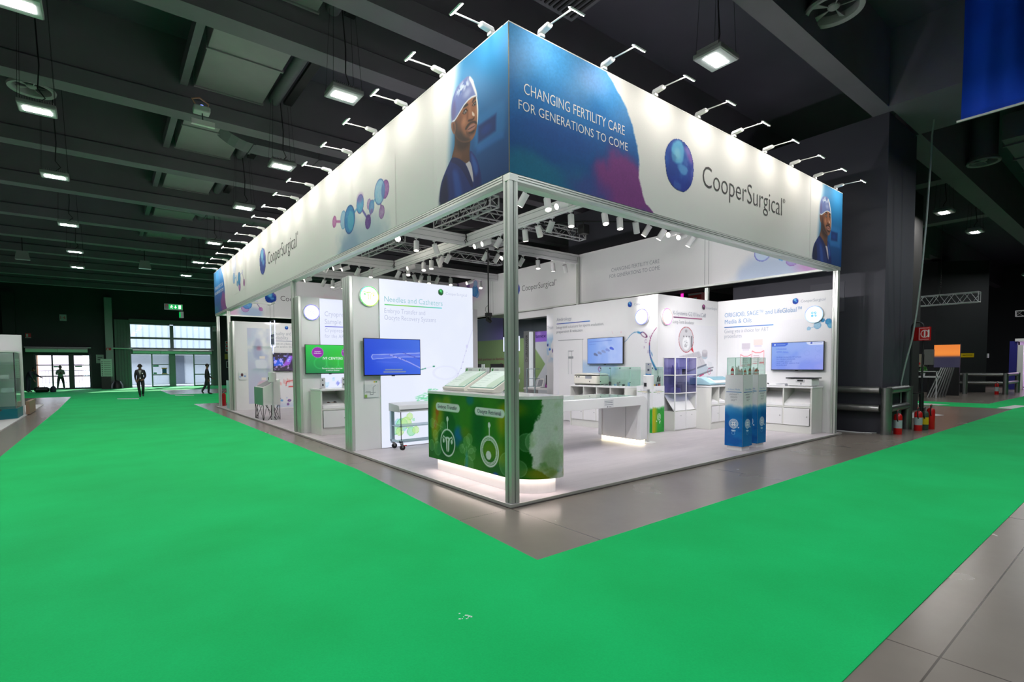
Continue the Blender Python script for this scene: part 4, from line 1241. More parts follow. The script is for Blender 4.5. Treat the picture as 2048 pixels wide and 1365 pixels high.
# ================================================================== WALLS OF THE STAND
WH = 3.44
def partition(label, x0, y0, x1, y1, ribs=None, h=WH, m=None):
    t = thing('partition_wall', label, 'partition wall', ((x0 + x1) / 2, (y0 + y1) / 2, ZP))
    MB().box(x0, y0, ZP, x1, y1, h).build('board', m or m_white, t)
    if ribs:
        xr, ya, yb = ribs
        n = 4
        r = MB(); s = MB()
        st = (yb - ya) / n
        for k in range(n):
            r.box(xr, ya + k * st, ZP, x0, ya + (k + 1) * st - 0.014, h)
            s.box(xr + 0.02, ya + (k + 1) * st - 0.014, ZP, x0, ya + (k + 1) * st, h)
        r.build('end_profile', m_alu, t, bevel=0.006)
        s.build('end_groove', m_alu_d, t)
    return t

def line_strip(parent, kind, c, a0, a1, z0, z1, w, cols, n=0.004, m=None, name='underline'):
    """tapered printed rule between (a0,z0) and (a1,z1) with a colour run"""
    L = math.hypot(a1 - a0, z1 - z0)
    A = Art(0, L, -w / 2, w / 2, L / 24, (0, 0, 0), dz=w / 2)
    t = A.U / L
    pos = np.linspace(0, 1, len(cols))
    A.img = np.stack([np.interp(t, pos, [q[k] for q in cols]) for k in range(3)], -1)
    dx, dz = (a1 - a0) / L, (z1 - z0) / L
    if kind == 'X': return A.build(name, m or m_print, parent, lambda U, V: (c - n, a0 + U * dx, z0 + U * dz + V))
    return A.build(name, m or m_print, parent, lambda U, V: (a0 + U * dx, c - n, z0 + U * dz + V))

# glowing letters on the lit walls look pale: thin inks that emit with the light box
m_tx_teal = glow('pale_teal_ink', (140, 198, 206), 1.0)
m_tx_lilac = glow('pale_lilac_ink', (186, 192, 218), 1.0)
m_tx_grey = mat('pale_grey_ink', (170, 174, 186), 0.6)

# --- needle wall (lit)
w1 = partition('tall wall with a lit needle and catheter poster and green round sign, behind the trolley', 0.072, 5.0, 2.82, 5.38, (0.008, 5.0, 5.38))
MB().box(0.60, 4.962, ZP + 0.005, 2.825, 5.0, WH).build('light_box_frame', m_white, w1)
A = Art(0.603, 2.822, ZP + 0.01, WH - 0.005, 0.014, (232, 238, 254))
n_ = vnoise(A.U, A.V, 1.5, 3, 3)
A.put(0.35 * sstep(0.4, 0.8, n_), (244, 248, 255))
for c, r, k in [((0.969, 0.545), .08, 0), ((1.049, 0.5), .13, 1), ((1.142, 0.53), .12, 2), ((1.226, 0.655), .075, 2), ((1.256, 0.341), .1, 1), ((0.91, 0.391), .09, 1), ((1.31, 0.58), .03, 1), ((1.36, 0.36), .08, 2), ((1.0, 0.36), .09, 2), ((1.1, 0.41), .05, 0)]:
    A.cell(c, r, [(180, 226, 238), (150, 226, 170), (196, 236, 150)][k], [(120, 190, 210), (60, 190, 120), (140, 210, 90)][k], 0.75)
A.line([(1.45, 1.615), (1.53, 1.63), (1.613, 1.648)], 0.02, (40, 140, 120)).ell((1.807, 1.69), 0.03, 0.02, (30, 150, 120))
A.line([(1.66, 1.66), (1.75, 1.68)], 0.03, (226, 222, 246), 0.6)
for p in [(2.42, 1.52), (2.5, 1.64), (2.55, 1.78), (2.6, 1.92), (2.64, 2.03)]: A.ell(p, 0.012, 0.012, (90, 80, 170))
A.line([(2.36, 1.4), (2.5, 1.66), (2.63, 2.02), (2.81, 2.5)], 0.014, (206, 206, 236), 0.7)
A.ell((2.66, 2.13), 0.03, 0.05, (206, 204, 240), 0.5, 0.8)
A.ring((2.1, 1.55), 0.3, 0.14, 0.03, (222, 226, 248), 0.5)
rr = random.Random(3)
for _ in range(90):
    u, v = rr.uniform(1.36, 2.1), 0.0
    v = 0.95 + rr.uniform(0, 0.3) * (1 - abs(u - 1.75) / 0.6)
    A.line([(u, v), (u + rr.uniform(0.03, 0.07), v + 0.006)], 0.018, (110, 214, 160) if rr.random() < 0.6 else (150, 226, 190), 0.8)
m_backlit_w = print_mat('backlit_poster', emit=0.98)
A.build('backlit_poster', m_backlit_w, w1, onY(4.96, 0.002))
P = 4.952
lettering('title_lettering', w1, 'Needles and Catheters', (0.705, P, 2.99), RY, 1.335, 0.108, m_tx_teal, thin=-0.008)
line_strip(w1, 'Y', P, 0.703, 2.02, 2.93, 2.94, 0.022, [(70, 200, 110), (150, 214, 80), (80, 200, 140), (110, 210, 220)], m=m_backlit, name='green_underline')
lettering('subtitle_lettering', w1, 'Embryo Transfer and', (0.70, P, 2.765), RY, 0.915, 0.095, m_tx_lilac, thin=-0.008)
lettering('subtitle_lettering', w1, 'Oocyte Recovery Systems', (0.698, P, 2.63), RY, 1.175, 0.095, m_tx_lilac, thin=-0.008)
put_ball('green_globe', w1, m_backlit, 'Y', P, 2.0, 3.28, 0.07, 0.001, tint=(40, 150, 70))
lettering('logo_lettering', w1, 'CooperSurgical', (2.124, P, 3.235), RY, 0.545, 0.06, m_tx_lilac, thin=-0.01)

# --- cryo wall
w2 = partition('tall wall with a lit cryopreservation poster and blue snowflake sign', 0.13, 8.55, 5.42, 8.86, (0.068, 8.52, 8.86))
MB().box(0.58, 8.508, ZP + 0.005, 4.2, 8.55, WH - 0.02).build('light_box_frame', m_white, w2)
A = Art(0.583, 4.19, ZP + 0.01, WH - 0.03, 0.03, (232, 237, 255))
A.put(0.3 * vnoise(A.U, A.V, 1, 2, 3), (214, 222, 250))
for c, r, k in [((1.0, 1.27), .05, 0), ((1.12, 1.31), .05, 1), ((0.72, 1.25), .06, 2), ((0.9, 1.37), .04, 2), ((1.25, 1.28), .06, 1)]:
    A.cell(c, r, [(120, 130, 230), (190, 180, 236), (190, 226, 246)][k], [(90, 100, 220), (150, 130, 220), (140, 190, 230)][k], 0.8)
A.build('backlit_poster', m_backlit_w, w2, onY(8.505, 0.002))
P = 8.497
lettering('title_lettering', w2, 'Cryopreservation &', (0.703, P, 2.98), RY, 1.15, 0.12, m_tx_lilac, thin=-0.008)
lettering('title_lettering', w2, 'Sample Management', (0.70, P, 2.785), RY, 1.25, 0.12, m_tx_lilac, thin=-0.008)
line_strip(w2, 'Y', P, 0.703, 1.8, 2.715, 2.722, 0.02, [(80, 90, 200), (120, 120, 220), (110, 100, 210)], m=m_backlit)
lettering('subtitle_lettering', w2, 'Cryopreservation solutions', (0.70, P, 2.575), RY, 1.3, 0.095, m_tx_lilac, thin=-0.01)
lettering('subtitle_lettering', w2, 'for the ART clinic', (0.696, P, 2.43), RY, 0.82, 0.095, m_tx_lilac, thin=-0.01)

# --- quality wall (far)
w3 = partition('far white wall with watercolour bottles and a quality and reliability headline', 0.19, 17.12, 5.0, 17.4, (0.12, 17.1, 18.0))
A = Art(0.62, 1.5, 0.28, 3.2, 0.028, (238, 237, 240))
n_ = vnoise(A.U, A.V, 2.2, 5, 4)
fade = sstep(1.5, 1.3, A.U)
A.put(0.55 * fade * sstep(0.25, 0.6, n_ + 0.25 * (1.1 - A.U)), (176, 192, 224))
A.put(0.35 * fade * sstep(0.5, 0.7, n_), (206, 196, 226))
A.poly([(0.85, 2.78), (1.1, 2.8), (1.15, 2.3), (1.1, 1.9), (0.8, 2.1)], (150, 160, 200), 0.08, 0.6)
A.poly([(0.95, 2.5), (1.1, 2.5), (1.1, 2.35), (0.95, 2.35)], (214, 110, 150), 0.06, 0.6)
A.poly([(0.87, 1.98), (1.25, 2.0), (1.32, 1.85), (1.3, 1.64), (0.92, 1.62), (0.88, 1.8)], (226, 230, 240), 0.02, 0.9)
A.rect(1.03, 1.22, 2.02, 2.12, (240, 232, 226), 1)
A.poly([(0.9, 0.95), (1.0, 1.15), (1.3, 1.18), (1.38, 0.95), (1.35, 0.6), (0.92, 0.55)], (232, 196, 212), 0.05, 0.8)
A.rect(1.08, 1.26, 1.18, 1.29, (244, 234, 226), 1)
A.ell((1.0, 0.95), 0.04, 0.03, (70, 120, 200)).ell((1.25, 0.95), 0.06, 0.04, (226, 90, 120), 0.5, 0.7)
A.build('bottle_print', m_print_s, w3, onY(17.12, 0.003))
A = Art(1.6, 2.6, 0.08, 1.45, 0.028, (238, 237, 240))
A.put(0.5 * sstep(0.3, 0.0, A.V - 0.1), (186, 206, 236))
for u, z, s in [(1.68, 1.06, .07), (1.8, 1.06, .07), (1.95, 1.15, .1), (2.1, 1.18, .1), (2.25, 1.18, .1)]:
    A.line([(u, z - s), (u, z + s)], s * 1.2, (244, 240, 242)); A.line([(u, z - s * 0.9), (u, z - s * 0.3)], s * 1.1, (240, 190, 192), 0.7); A.line([(u - s * 0.5, z - s), (u - s * 0.5, z + s * 0.5)], 0.012, (226, 150, 150), 0.8)
A.line([(1.98, 0.95), (2.02, 1.12), (2.3, 1.14)], 0.03, (222, 60, 60)); A.line([(2.1, 0.9), (2.28, 0.9)], 0.05, (226, 70, 70))
A.line([(1.705, 0.545), (1.811, 0.356)], 0.02, (150, 130, 190))
for c, r, k in [((1.705, 0.545), .045, 2), ((1.811, 0.356), .05, 0), ((2.0, 0.45), .035, 1), ((2.1, 0.35), .06, 3), ((2.045, 0.199), .055, 3), ((2.3, 0.34), .05, 0)]:
    A.cell(c, r, [(80, 160, 220), (200, 216, 240), (90, 60, 150), (130, 80, 160)][k], [(40, 100, 190), (170, 190, 230), (60, 40, 120), (90, 40, 130)][k], 0.95)
A.build('molecule_print', m_print_s, w3, onY(17.12, 0.003))
P = 17.115
lettering('title_lettering', w3, 'Quality and', (1.561, P, 2.96), RY, 0.66, 0.13, m_tx_grey, thin=-0.006)
lettering('title_lettering', w3, 'Reliability', (1.561, P, 2.79), RY, 0.55, 0.13, m_tx_grey, thin=-0.006)
line_strip(w3, 'Y', P, 1.56, 2.6, 2.726, 2.73, 0.016, [(110, 110, 160), (120, 120, 170)])
lettering('subtitle_lettering', w3, 'Best-in-class products', (1.556, P, 2.575), RY, 1.15, 0.09, m_ink_l, thin=-0.008)
lettering('subtitle_lettering', w3, 'now and in the future', (1.553, P, 2.46), RY, 1.05, 0.09, m_ink_l, thin=-0.008)
put_ball('logo_globe', w3, m_print, 'Y', P, 2.06, 3.26, 0.07)
lettering('logo_lettering', w3, 'CooperSurgical', (2.2, P, 3.225), RY, 0.55, 0.06, m_tx_grey, thin=-0.006)
for z, lab in ((2.5, 'upper'), (1.64, 'lower')):
    o = MB().box(0.78, 16.88, z - 0.012, 1.5, 17.11, z).build('glass_shelf', m_glass_g)
    tag(origin_to_base(o), lab + ' glass shelf on the far white wall with bottle pictures', 'shelf')

# --- andrology room
wa = partition('white andrology wall with a door, television and sperm drawing', 7.06, 3.08, 7.16, 6.87)
def art_sperm():
    A = Art(6.86, 3.09, 0.06, 2.62, 0.016, (238, 237, 240))
    n = vnoise(A.U, A.V, 2.5, 7, 4)
    A.put(0.7 * sstep(0.0, 0.5, 1 - np.hypot((A.U - 5.0) / 0.9, (A.V - 1.55) / 0.4) + 0.7 * (n - 0.5)), (150, 190, 232))
    A.put(0.4 * sstep(0.0, 0.5, 1 - np.hypot((A.U - 6.1) / 0.7, (A.V - 0.7) / 0.5) + 0.7 * (n - 0.5)), (170, 204, 236))
    A.ring((4.98, 1.58), 0.05, 0.06, 0.02, (150, 70, 150))
    A.line([(4.11, 2.30), (4.02, 2.36), (3.93, 2.46), (3.85, 2.51), (3.795, 2.534), (3.70, 2.54), (3.64, 2.52)], 0.016, (110, 160, 196), 0.9, w2=0.03)
    A.line([(3.68, 2.53), (3.59, 2.50)], 0.05, (60, 140, 190))
    A.poly([(3.61, 2.52), (3.52, 2.54), (3.44, 2.49), (3.37, 2.41), (3.40, 2.37), (3.5, 2.39), (3.58, 2.45)], (110, 40, 96), 0.01)
    A.poly([(3.585, 2.5), (3.53, 2.515), (3.47, 2.48), (3.425, 2.42), (3.44, 2.40), (3.5, 2.41), (3.56, 2.46)], (238, 236, 240), 0.008)
    A.poly([(3.61, 2.52), (3.56, 2.54), (3.50, 2.53), (3.56, 2.515)], (50, 120, 180), 0.01)
    A.line([(3.10, 2.62), (3.17, 2.55), (3.24, 2.46), (3.281, 2.383), (3.315, 2.27), (3.325, 2.17)], 0.012, (150, 40, 110), w2=0.028)
    A.line([(3.325, 2.17), (3.32, 2.02), (3.29, 1.9), (3.24, 1.77), (3.18, 1.66), (3.117, 1.574)], 0.028, (40, 80, 160), w2=0.05)
    A.poly([(3.31, 2.08), (3.26, 1.95), (3.23, 1.88), (3.22, 1.95), (3.27, 2.02)], (90, 150, 200), 0.01)
    A.line([(3.26, 1.82), (3.2, 1.72), (3.13, 1.61)], 0.04, (50, 140, 180))
    for p, r in [((3.431, 2.29), .04), ((3.48, 2.14), .02), ((3.37, 2.02), .02), ((3.22, 2.68), .02), ((3.3, 2.4), .02)]: A.ring(p, r * 0.8, r, 0.01, (170, 130, 180))
    A.line([(4.5, 2.52), (4.55, 2.6)], 0.01, (226, 180, 190), 0.7); A.ell((4.23, 2.56), 0.02, 0.03, (236, 190, 206), 0.5, 0.7)
    return A
art_sperm().build('sperm_print', m_print_s, wa, onX(7.06, 0.003))
P = 7.05
lettering('title_lettering', wa, 'Andrology', (P, 6.705, 3.02), RX, 0.63, 0.1, m_tx_grey, thin=-0.006)
line_strip(wa, 'X', P, 6.70, 5.34, 2.94, 2.936, 0.022, [(90, 80, 160), (70, 120, 200), (70, 80, 170), (80, 150, 220)])
lettering('subtitle_lettering', wa, 'Integrated solutions for sperm evaluation,', (P, 6.705, 2.79), RX, 1.88, 0.085, m_ink_l, thin=-0.01)
lettering('subtitle_lettering', wa, 'preparation & selection', (P, 6.705, 2.66), RX, 1.07, 0.085, m_ink_l, thin=-0.01)
put_ball('logo_globe', wa, m_print, 'X', P, 3.937, 3.265, 0.072)
lettering('logo_lettering', wa, 'CooperSurgical', (P, 3.80, 3.225), RX, 0.55, 0.06, m_tx_grey, thin=-0.006)
dr = MB().box(7.045, 5.63, ZP + 0.01, 7.056, 6.60, 2.43).build('door_leaf', m_white, wa, bevel=0.003)
hd = MB(); hd.box(7.035, 6.05, 1.43, 7.045, 6.06, 2.13); hd.box(7.035, 5.99, 2.10, 7.045, 6.2, 2.13); hd.box(7.035, 6.19, 1.43, 7.045, 6.2, 2.13)
hd.build('door_panel_edge', m_lgrey, dr)
MB().box(7.03, 6.0, 1.89, 7.045, 6.19, 1.95).build('door_plate', m_grey, dr)
MB().box(7.04, 5.6, 2.43, 7.056, 6.63, 2.445).build('door_head', m_grey, wa)

# --- incubator wall
wk = partition('white incubator wall facing the aisle with a drawing in a red bubble', 7.161, 3.08, 9.84, 3.18)
A = Art(7.8, 9.75, 1.3, 2.75, 0.013, (236, 235, 239))
A.poly([(7.978, 1.905), (8.893, 2.051), (8.99, 1.96), (9.223, 1.693), (8.734, 1.593), (8.187, 1.497), (8.0, 1.6)], (206, 202, 206), 0.01, 1, 0)
A.poly([(8.0, 1.88), (8.88, 2.03), (8.98, 1.9), (8.2, 1.72)], (196, 192, 198), 0.01, 1, 0)
for k in range(4): A.line([(8.15 + 0.22 * k, 1.93 + 0.033 * k), (8.3 + 0.24 * k, 1.62 + 0.03 * k)], 0.01, (170, 168, 176))
A.line([(8.2, 1.74), (9.0, 1.9)], 0.012, (150, 148, 156))
A.line([(8.25, 1.48), (9.24, 1.68)], 0.05, (110, 116, 128))
A.poly([(8.2, 1.45), (9.24, 1.66), (9.56, 1.54), (8.74, 1.369)], (190, 200, 210), 0.01, 1, 0)
A.line([(8.5, 1.33), (9.56, 1.53)], 0.045, (120, 122, 130))
A.poly([(9.3, 1.78), (9.52, 1.75), (9.6, 1.6), (9.36, 1.58)], (226, 226, 230), 0.01, 1, 0); A.line([(9.36, 1.58), (9.6, 1.61)], 0.03, (130, 132, 140))
A.ell((9.166, 1.90), 0.14, 0.07, (180, 196, 206)); A.rect(9.03, 9.30, 1.94, 2.04, (190, 186, 192)); A.ell((9.166, 2.05), 0.135, 0.05, (210, 206, 210)); A.ell((9.166, 1.93), 0.135, 0.045, (176, 172, 180))
A.ell((8.287, 2.345), 0.345, 0.34, (170, 40, 56), 0.01)
A.poly([(8.5, 2.08), (8.58, 2.16), (8.64, 2.0)], (190, 30, 44), 0.006, 1, 0)
A.ell((8.287, 2.345), 0.325, 0.32, (206, 204, 208), 0.01)
A.ell((8.28, 2.57), 0.06, 0.045, (160, 158, 164)); A.rect(8.5, 8.57, 2.15, 2.45, (110, 110, 116), 0.8)
A.poly([(8.1, 2.3), (8.2, 2.42), (8.4, 2.42), (8.46, 2.3), (8.42, 2.12), (8.28, 2.06), (8.14, 2.12)], (236, 236, 238), 0.02)
for p in [(8.17, 2.43), (8.3, 2.43), (8.42, 2.43)]: A.ell(p, 0.03, 0.02, (120, 120, 126))
nn = vnoise(A.U, A.V, 30, 3, 3)
A.put(0.5 * sstep(0.12, 0.06, np.hypot(A.U - 8.27, (A.V - 2.23))) * sstep(0.4, 0.6, nn), (110, 110, 116))
A.line([(8.9, 1.33), (8.95, 1.38), (9.12, 1.42)], 0.03, (206, 40, 110)); A.ring((9.4, 1.5), 0.08, 0.08, 0.014, (206, 60, 120), 0.9)
A.build('incubator_print', m_print_s, wk, onY(3.08, 0.003))
P = 3.07
lettering('title_lettering', wk, 'K-Systems G210 InviCell', (7.69, P, 2.97), RY, 1.5, 0.105, m_tx_grey, thin=-0.006)
line_strip(wk, 'Y', P, 7.697, 9.01, 2.908, 2.918, 0.022, [(130, 60, 110), (150, 60, 120), (170, 50, 100)])
lettering('subtitle_lettering', wk, 'Long-Term Incubator', (7.693, P, 2.755), RY, 0.94, 0.09, m_ink_l, thin=-0.008)
put_ball('plum_globe', wk, m_print, 'Y', P, 9.08, 3.245, 0.075, tint=(120, 50, 100))
lettering('logo_lettering', wk, 'CooperSurgical', (9.205, P, 3.205), RY, 0.55, 0.06, m_tx_grey, thin=-0.006)

# --- media wall
wo_ = partition('white media wall at the right end with bottle pictures and blue headline', 9.80, 0.17, 9.88, 3.07)
A = Art(2.5, 0.18, 1.5, 2.80, 0.011, (236, 235, 239))
def bottle(A, y, zt, w, zb, cap, red):
    A.rect(y + w * 0.38, y - w * 0.38, zt - 0.15, zt, cap); A.rect(y + w * 0.3, y - w * 0.3, zt - 0.2, zt - 0.15, (222, 214, 224))
    A.poly([(y + w * 0.3, zt - 0.2), (y + w * 0.5, zt - 0.3), (y + w * 0.5, zb), (y - w * 0.5, zb), (y - w * 0.5, zt - 0.3), (y - w * 0.3, zt - 0.2)], (240, 230, 234), 0.006, 1, 1)
    A.line([(y + w * 0.48, zt - 0.3), (y + w * 0.2, zt - 0.345), (y - w * 0.2, zt - 0.345), (y - w * 0.48, zt - 0.3)], 0.02, red)
    for s in (-1, 1): A.line([(y + s * w * 0.49, zt - 0.3), (y + s * w * 0.49, zb)], 0.012, red, 0.7)
    for k in range(5): A.line([(y + w * 0.35, zt - 0.42 - 0.05 * k), (y - w * (0.1 + 0.05 * (k % 3)), zt - 0.42 - 0.05 * k)], 0.012, (170, 130, 140), 0.8)
    A.line([(y + w * 0.4, zb + 0.03), (y + w * 0.1, zb + 0.03)], 0.02, red, 0.8)
    A.line([(y - w * 0.2, zb + 0.05), (y - w * 0.45, zb + 0.05)], 0.04, red, 0.8)
bottle(A, 2.25, 2.25, 0.30, 1.62, (206, 198, 208), (222, 130, 140)); bottle(A, 1.925, 2.34, 0.32, 1.68, (232, 218, 214), (226, 110, 116))
for p, q in [((0.681, 2.549), (0.49, 2.609)), ((0.49, 2.609), (0.37, 2.73)), ((0.37, 2.73), (0.246, 2.694))]: A.line([p, q], 0.014, (150, 190, 216))
for c, r, k in [((0.681, 2.549), .045, 1), ((0.49, 2.615), .085, 1), ((0.246, 2.69), .075, 0), ((0.20, 2.60), .07, 2), ((0.37, 2.73), .045, 0)]:
    A.cell(c, r, [(20, 130, 190), (150, 196, 224), (90, 176, 214)][k], [(10, 90, 160), (80, 150, 200), (40, 120, 180)][k], 0.95)
A.build('bottle_print', m_print_s, wo_, onX(9.80, 0.003))
P = 9.79
lettering('title_lettering', wo_, 'ORIGIO®, SAGE™ and LifeGlobal™', (P, 2.86, 2.985), RX, 2.01, 0.115, m_ink_blue, thin=-0.004)
lettering('title_lettering', wo_, 'Media & Oils', (P, 2.855, 2.805), RX, 0.75, 0.115, m_ink_blue, thin=-0.004)
line_strip(wo_, 'X', P, 2.864, 1.53, 2.71, 2.70, 0.022, [(50, 110, 180), (60, 130, 200), (90, 120, 200), (90, 160, 220)])
lettering('subtitle_lettering', wo_, 'Giving you a choice for ART', (P, 2.862, 2.55), RX, 1.21, 0.1, m_tx_grey, thin=-0.004)
lettering('subtitle_lettering', wo_, 'procedures', (P, 2.861, 2.415), RX, 0.49, 0.1, m_tx_grey, thin=-0.004)
put_ball('logo_globe', wo_, m_print, 'X', P, 1.0, 3.245, 0.075)
lettering('logo_lettering', wo_, 'CooperSurgical', (P, 0.876, 3.20), RX, 0.555, 0.065, m_tx_grey, thin=-0.004)

# ------------------------------------------------------------------ round light signs
def round_sign(label, kind, c, a, z, r, rim, art):
    loc = (c, a, z) if kind == 'X' else (a, c, z)
    t = thing('round_light_sign', label, 'light sign', loc)
    d = Vector((-1, 0, 0)) if kind == 'X' else Vector((0, -1, 0))
    p = Vector(loc)
    MB().tube([p - d * 0.0, p + d * 0.05], r, 40).build('drum', m_white, t, smooth=True)
    A = Art(-r, r, -r, r, r / 22, (255, 255, 255))
    ang = np.arctan2(A.V, A.U)
    tt = (ang / (2 * PI)) % 1.0 * (len(rim))
    i0 = np.floor(tt).astype(int) % len(rim); i1 = (i0 + 1) % len(rim); f = (tt - np.floor(tt))[..., None]
    rc = np.array(rim, float)
    col = rc[i0] * (1 - f) + rc[i1] * f
    d_ = np.hypot(A.U, A.V) / r
    art(A, r)
    m = sstep(0.87, 0.91, d_)[..., None]
    A.img = A.img * (1 - m) + col * m
    A.mask = d_ <= 1.0
    if kind == 'X': A.build('lit_face', m_sign, t, lambda U, V: (c - 0.052, a - U, z + V))
    else: A.build('lit_face', m_sign, t, lambda U, V: (a + U, c - 0.052, z + V))
m_sign = print_mat('lit_sign_face', emit=1.35)
def ic_uterus(A, r):
    g, y = (150, 214, 60), (226, 224, 40)
    A.line([(-0.6 * r, 0.42 * r), (-0.4 * r, 0.38 * r), (-0.15 * r, 0.3 * r), (-0.1 * r, 0.05 * r), (-0.08 * r, -0.3 * r)], 0.07 * r, g)
    A.line([(0.6 * r, 0.36 * r), (0.4 * r, 0.34 * r), (0.2 * r, 0.28 * r), (0.12 * r, 0.05 * r), (0.12 * r, -0.3 * r)], 0.07 * r, (214, 230, 120))
    A.line([(-0.15 * r, 0.38 * r), (0.12 * r, 0.38 * r)], 0.09 * r, g)
    A.ell((-0.46 * r, 0.18 * r), 0.1 * r, 0.1 * r, (20, 190, 70)); A.ell((0.42 * r, 0.12 * r), 0.09 * r, 0.09 * r, y)
    A.line([(-0.08 * r, -0.3 * r), (-0.08 * r, -0.7 * r)], 0.03 * r, (226, 240, 220)); A.line([(0.12 * r, -0.3 * r), (0.12 * r, -0.7 * r)], 0.03 * r, (226, 240, 220))
def ic_snow(A, r):
    for k in range(6):
        a = PI / 2 + k * PI / 3
        for q in (0.15, 0.27, 0.39): A.ell((q * r * math.cos(a), q * r * math.sin(a)), 0.055 * r, 0.055 * r, (150, 156, 190))
        A.line([(0.05 * r * math.cos(a), 0.05 * r * math.sin(a)), (0.45 * r * math.cos(a), 0.45 * r * math.sin(a))], 0.03 * r, (200, 205, 225))
def ic_faint(A, r):
    A.ell((-0.1 * r, 0.25 * r), 0.05 * r, 0.08 * r, (214, 210, 244)); A.ell((0.1 * r, 0.4 * r), 0.05 * r, 0.08 * r, (190, 190, 240)); A.ell((-0.25 * r, 0.12 * r), 0.04 * r, 0.07 * r, (224, 222, 248))
def ic_pink(A, r):
    A.line([(-0.3 * r, 0.0), (0.0, 0.15 * r), (0.35 * r, 0.0)], 0.05 * r, (250, 200, 226)); A.line([(-0.3 * r, -0.2 * r), (0.3 * r, -0.2 * r)], 0.04 * r, (252, 214, 230)); A.line([(0.35 * r, -0.3 * r), (0.35 * r, 0.2 * r)], 0.04 * r, (250, 206, 228))
def ic_cells(A, r):
    A.ring((0, 0), 0.62 * r, 0.62 * r, 0.05 * r, (200, 226, 250))
    for x, y in ((-1, -1), (1, 1), (-1, 1), (1, -1)): A.ell((0.17 * r * x, 0.17 * r * y), 0.17 * r, 0.17 * r, (80, 170, 232), 0.3)
    A.line([(-0.36 * r, 0), (0.36 * r, 0)], 0.06 * r, (255, 255, 255)); A.line([(0, -0.36 * r), (0, 0.36 * r)], 0.06 * r, (255, 255, 255))
    for x, y in ((-0.17, 0.17), (0.12, -0.2), (0.2, 0.2)): A.ell((x * r, y * r), 0.06 * r, 0.06 * r, (226, 240, 252))
round_sign('round white light sign with green rim and uterus icon on the needle wall', 'Y', 5.0, 0.392, 3.07, 0.2, [(240, 220, 30), (60, 230, 60), (30, 235, 90), (60, 220, 235), (20, 225, 90), (40, 225, 60), (190, 240, 40), (150, 240, 50)], ic_uterus)
round_sign('round white light sign with violet rim and snowflake on the cryo wall', 'Y', 8.55, 0.385, 3.055, 0.2, [(110, 110, 250), (90, 80, 240), (120, 130, 250), (90, 80, 230)], ic_snow)
round_sign('round white light sign with blue violet rim on the andrology wall', 'X', 7.06, 3.53, 2.912, 0.205, [(150, 110, 250), (120, 110, 250), (110, 110, 245), (150, 190, 250), (130, 140, 250), (90, 110, 240)], ic_faint)
round_sign('round white light sign with pink orange rim on the incubator wall', 'Y', 3.08, 7.388, 2.895, 0.213, [(250, 130, 170), (250, 150, 110), (240, 60, 220), (250, 120, 190), (252, 150, 120), (250, 120, 180), (190, 70, 240)], ic_pink)
round_sign('round white light sign with light blue rim on the media wall', 'X', 9.80, 0.556, 2.885, 0.208, [(140, 190, 255), (130, 170, 250), (110, 140, 245), (170, 215, 255), (200, 230, 255)], ic_cells)

# ------------------------------------------------------------------ televisions
def tv(label, kind, c, aL, aR, z0, z1, art, texts=()):
    """kind X: screen looks to -X, aL is the left edge as seen"""
    w = abs(aR - aL)
    s = -1 if kind == 'X' else 1
    mid = (aL + aR) / 2
    t = thing('wall_television', label, 'television', (c, mid, z0) if kind == 'X' else (mid, c, z0))
    lo, hi = min(aL, aR), max(aL, aR)
    B = (lambda d0, d1, a0, a1, q0, q1: MB().box(c - d1, a0, q0, c - d0, a1, q1)) if kind == 'X' else (lambda d0, d1, a0, a1, q0, q1: MB().box(a0, c - d1, q0, a1, c - d0, q1))
    B(0.04, 0.075, lo, hi, z0, z1).build('casing', m_black, t, bevel=0.004)
    B(0.0, 0.04, mid - 0.2, mid + 0.2, z0 + 0.2, z1 - 0.2).build('wall_bracket', m_dark, t)
    B(0.05, 0.077, mid - 0.03, mid + 0.03, z0 - 0.012, z0 + 0.001).build('sensor_lip', m_black, t)
    A = Art(0, w - 0.024, 0, z1 - z0 - 0.034, 0.011, (60, 110, 230))
    art(A, w - 0.024, z1 - z0 - 0.034)
    q = 0.0765
    if kind == 'X': scr = A.build('screen', m_screen, t, lambda U, V: (c - q, aL - 0.012 - U, z0 + 0.022 + V))
    else: scr = A.build('screen', m_screen, t, lambda U, V: (aL + 0.012 + U, c - q, z0 + 0.022 + V))
    for s_, u, v, wd, cap, m in texts:
        P0 = (c - q - 0.0015, aL - 0.012 - u, z0 + 0.022 + v) if kind == 'X' else (aL + 0.012 + u, c - q - 0.0015, z0 + 0.022 + v)
        o = lettering('screen_lettering', t, s_, P0, RX if kind == 'X' else RY, wd, cap, m)
    return t
m_scr_white = glow('screen_white', (245, 248, 255), 1.0)
m_scr_blue = glow('screen_blue', (90, 120, 226), 1.0)
m_scr_cyan = glow('screen_cyan', (60, 90, 190), 0.9)
m_scr_dark = glow('screen_dark', (30, 50, 110), 0.8)
